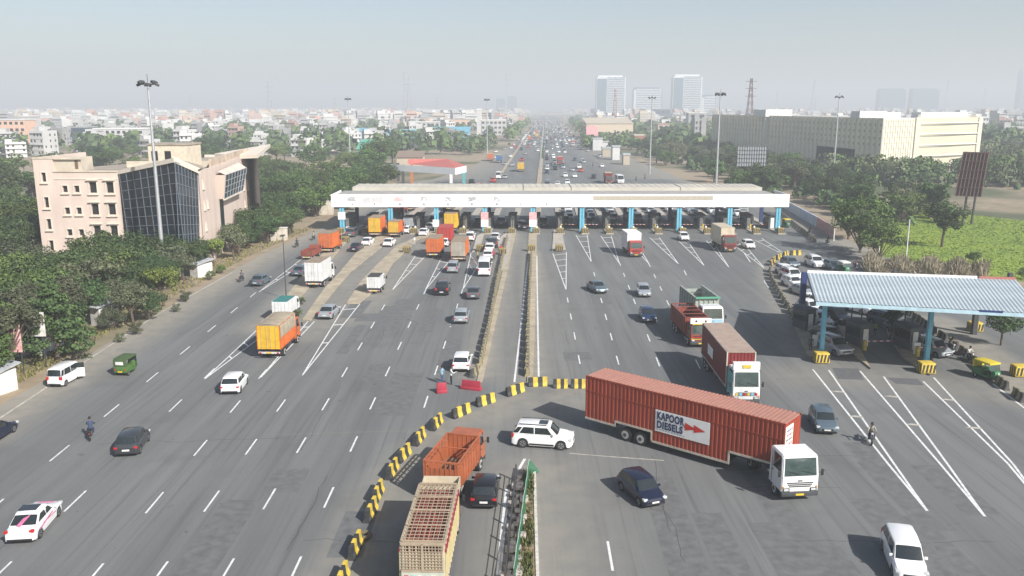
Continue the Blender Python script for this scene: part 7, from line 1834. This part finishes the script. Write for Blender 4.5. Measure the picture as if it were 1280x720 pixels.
for i, (px, py, w_, h_) in enumerate([(747,188,12,14),(758,196,10,10),(770,200,9,16),(783,206,8,12),(757,186,8,8)]):
    block(px,py,w_,h_,5,CT[i%2],TIN,['white roadside shop with a water tank at the right verge','small white shop just below the one with the tank','tall pale double board stall at the right verge','white booth near the parked cars at the right verge','tiny white stall behind the first roadside shop'][i])
# towers in the haze
def tower(px, wpx, ytop, D, wall, glass, lab, nfl, split=.35, dep=26):
    s = FPX/D*1.0; yb = 133+25.56*s; r = empty('tower_block', W(px,yb)); tag(r, lab, 'tower'); w = wpx/s; h = (yb-ytop)/s; m = MB(); m.box(-w/2,w/2,0,dep,0,h,wall); m.build('wall', r)
    m = MB(); m.box(-w/2+1,-w/2+w*split,-.4,-.01,2,h-3,glass); m.build('glass_front', r); m = MB()
    for k in range(nfl): z = h*(k+.4)/nfl; m.box(-w/2+w*split+1,w/2-2,-.4,-.01,z,z+h/nfl*.5,glass)
    m.build('window_bands', r); m = MB(); m.box(-w/2+3,w/2-6,3,dep-3,h,h+4,wall); m.build('plant_room', r)
TW = mat('tower_white', (.70,.72,.72), .6); TG = mat('tower_glass', (.10,.16,.20), .2)
tower(763,36,98,1750,TW,TG,'left of the two tall white and glass towers on the horizon',24)
tower(858,36,97,1750,TW,TG,'right of the two tall white and glass towers on the horizon',24)
tower(809,36,112,2200,TG,TW,'lower glass slab standing between the two tall towers',12,.1)
tower(885,18,121,2200,TG,TW,'low glass block at the right foot of the right tower',8,.2)
tower(1114,33,113,2600,TG,TG,'left half of the faint twin blocks above the cream building',12)
tower(1155,34,113,2600,TG,TG,'right half of the faint twin blocks above the cream building',12)
tower(1283,22,90,2700,TG,TG,'tall faint tower cut off by the right edge',24)
tower(626,12,125,3000,TG,TG,'faint small block left of the highway on the horizon',8); tower(640,12,122,3000,TG,TG,'faint taller block left of the highway on the horizon',9)
# lattice pylons
def pylon(px, ytop, D, lab, wb=9, m_=None):
    s = FPX/D; yb = 133+25.56*s; h = (yb-ytop)/s; r = empty('lattice_pylon', W(px,yb)); tag(r, lab, 'pylon', None); m = MB(); n = 9; mt = m_ or GAL; t_ = .30
    def cn(k): u = k/n; w = wb/2*(1-u)**1.1+.6; return [Vector((a*w,b_*w,h*u)) for a,b_ in ((-1,-1),(1,-1),(1,1),(-1,1))]
    for k in range(n):
        A1_, B1_ = cn(k), cn(k+1)
        for i in range(4): m.bar(A1_[i],B1_[i],t_,t_,mt); m.bar(A1_[i],B1_[(i+1)%4],t_*.6,t_*.6,mt); m.bar(A1_[(i+1)%4],B1_[i],t_*.6,t_*.6,mt)
    m.build('lattice', r); m = MB()
    for u in (.72,.84,.95): m.bar((-wb*.8,0,h*u),(wb*.8,0,h*u),.3,.35,mt)
    m.build('cross_arm', r)
for i, (px, yt, D, lab) in enumerate([(338,101,1300,'lattice pylon above the left town'),(507,90,1500,'left pylon of the close pair above the blue sheds'),(512,98,1350,'right pylon of the close pair above the blue sheds'),(547,118,1500,'short pylon between the pair and the highway'),(633,92,1700,'tall pylon left of the highway'),(1015,100,1700,'faint pylon right of the lamp on the horizon'),(1181,101,2000,'faint pylon over the twin blocks'),(240,118,1800,'faint pylon over the left town by the high mast'),(420,122,1500,'small faint pylon just left of the lamp mast'),(1228,110,2300,'very faint pylon near the right edge'),(970,114,2200,'very faint pylon left of the faint lamp mast pylon')]): pylon(px, yt, D, lab)
pylon(935, 100, 620, 'dark telecom lattice tower behind the cream building', 5, mat('telecom_red', (.14,.08,.07), .7))
pylon(768, 112, 900, 'red and white telecom tower before the left white tower', 4, mat('telecom_pink', (.4,.2,.18), .7))
# far overbridge
r = empty('overbridge', (RX(1750),1750,0)); tag(r, 'pale overbridge crossing the highway at the horizon', 'bridge'); m = MB(); m.box(-230,190,-5,5,8.5,11,CON); m.build('deck', r)
for k in range(12): m = MB(); m.box(-220+k*37,-217+k*37,-3,3,0,8.5,CON); m.build('pier', r)
# roadside hoardings and distant street lamps
for i, (px, py, w_, z0, h_, mt, lab) in enumerate([(740,180,15,4,8,FP,'pale pink hoarding on a pole at the right verge far away'),(652,160,9,8,6,CT[3],'orange hoarding over the far left verge'),(1100,262,1,0,1,None,'')]):
    if mt is None: continue
    q = W(px,py); s = .978*(py-133)/25; w = w_/s; r = empty('hoarding', q); tag(r, lab, 'hoarding'); m = MB(); m.box(-w/2,w/2,-.3,.3,z0,z0+h_,mt); m.build('board', r); m = MB(); m.tube((0,.5,0),(0,.5,z0+h_*.8),.35,GRM,8); m.build('post', r)
def make_lamp():
    r = empty('street_lamp'); m = MB(); m.tube((0,0,0),(0,0,10),.14,GAL,6,.08); m.build('pole', r); m = MB(); m.bar((-1.8,0,10.1),(1.8,0,10.1),.08,.08,GAL)
    for s in (-1,1): m.box(min(s*1.3,s*2.1),max(s*1.3,s*2.1),-.15,.15,9.95,10.2,GAL)
    m.build('lamp_arm', r); return r
for k in range(16):
    y = 330+k*38; place('slamp', make_lamp, (med(y)-.3, y, 0), 0, 'double armed street lamp on the planted median beyond the canopy', 'lamp post', 'street lamps on the far median')
r = empty('service_divider', (0,0,0)); 
bpy.data.objects.remove(r)
m = MB()
for y in range(330, 1000, 20): x = med(y)-15; m.bar((x,y,.2),(x+.0394*19.5,y+19.5,.2),1.0,.4,CONT)
struct(m.build('far_kerb')); m = MB()
for y in range(200, 1300, 20): x = med(y)-.3; m.bar((x,y,.15),(x+.0394*19.5,y+19.5,.15),1.6,.3,CONT)
struct(m.build('median_kerb'))
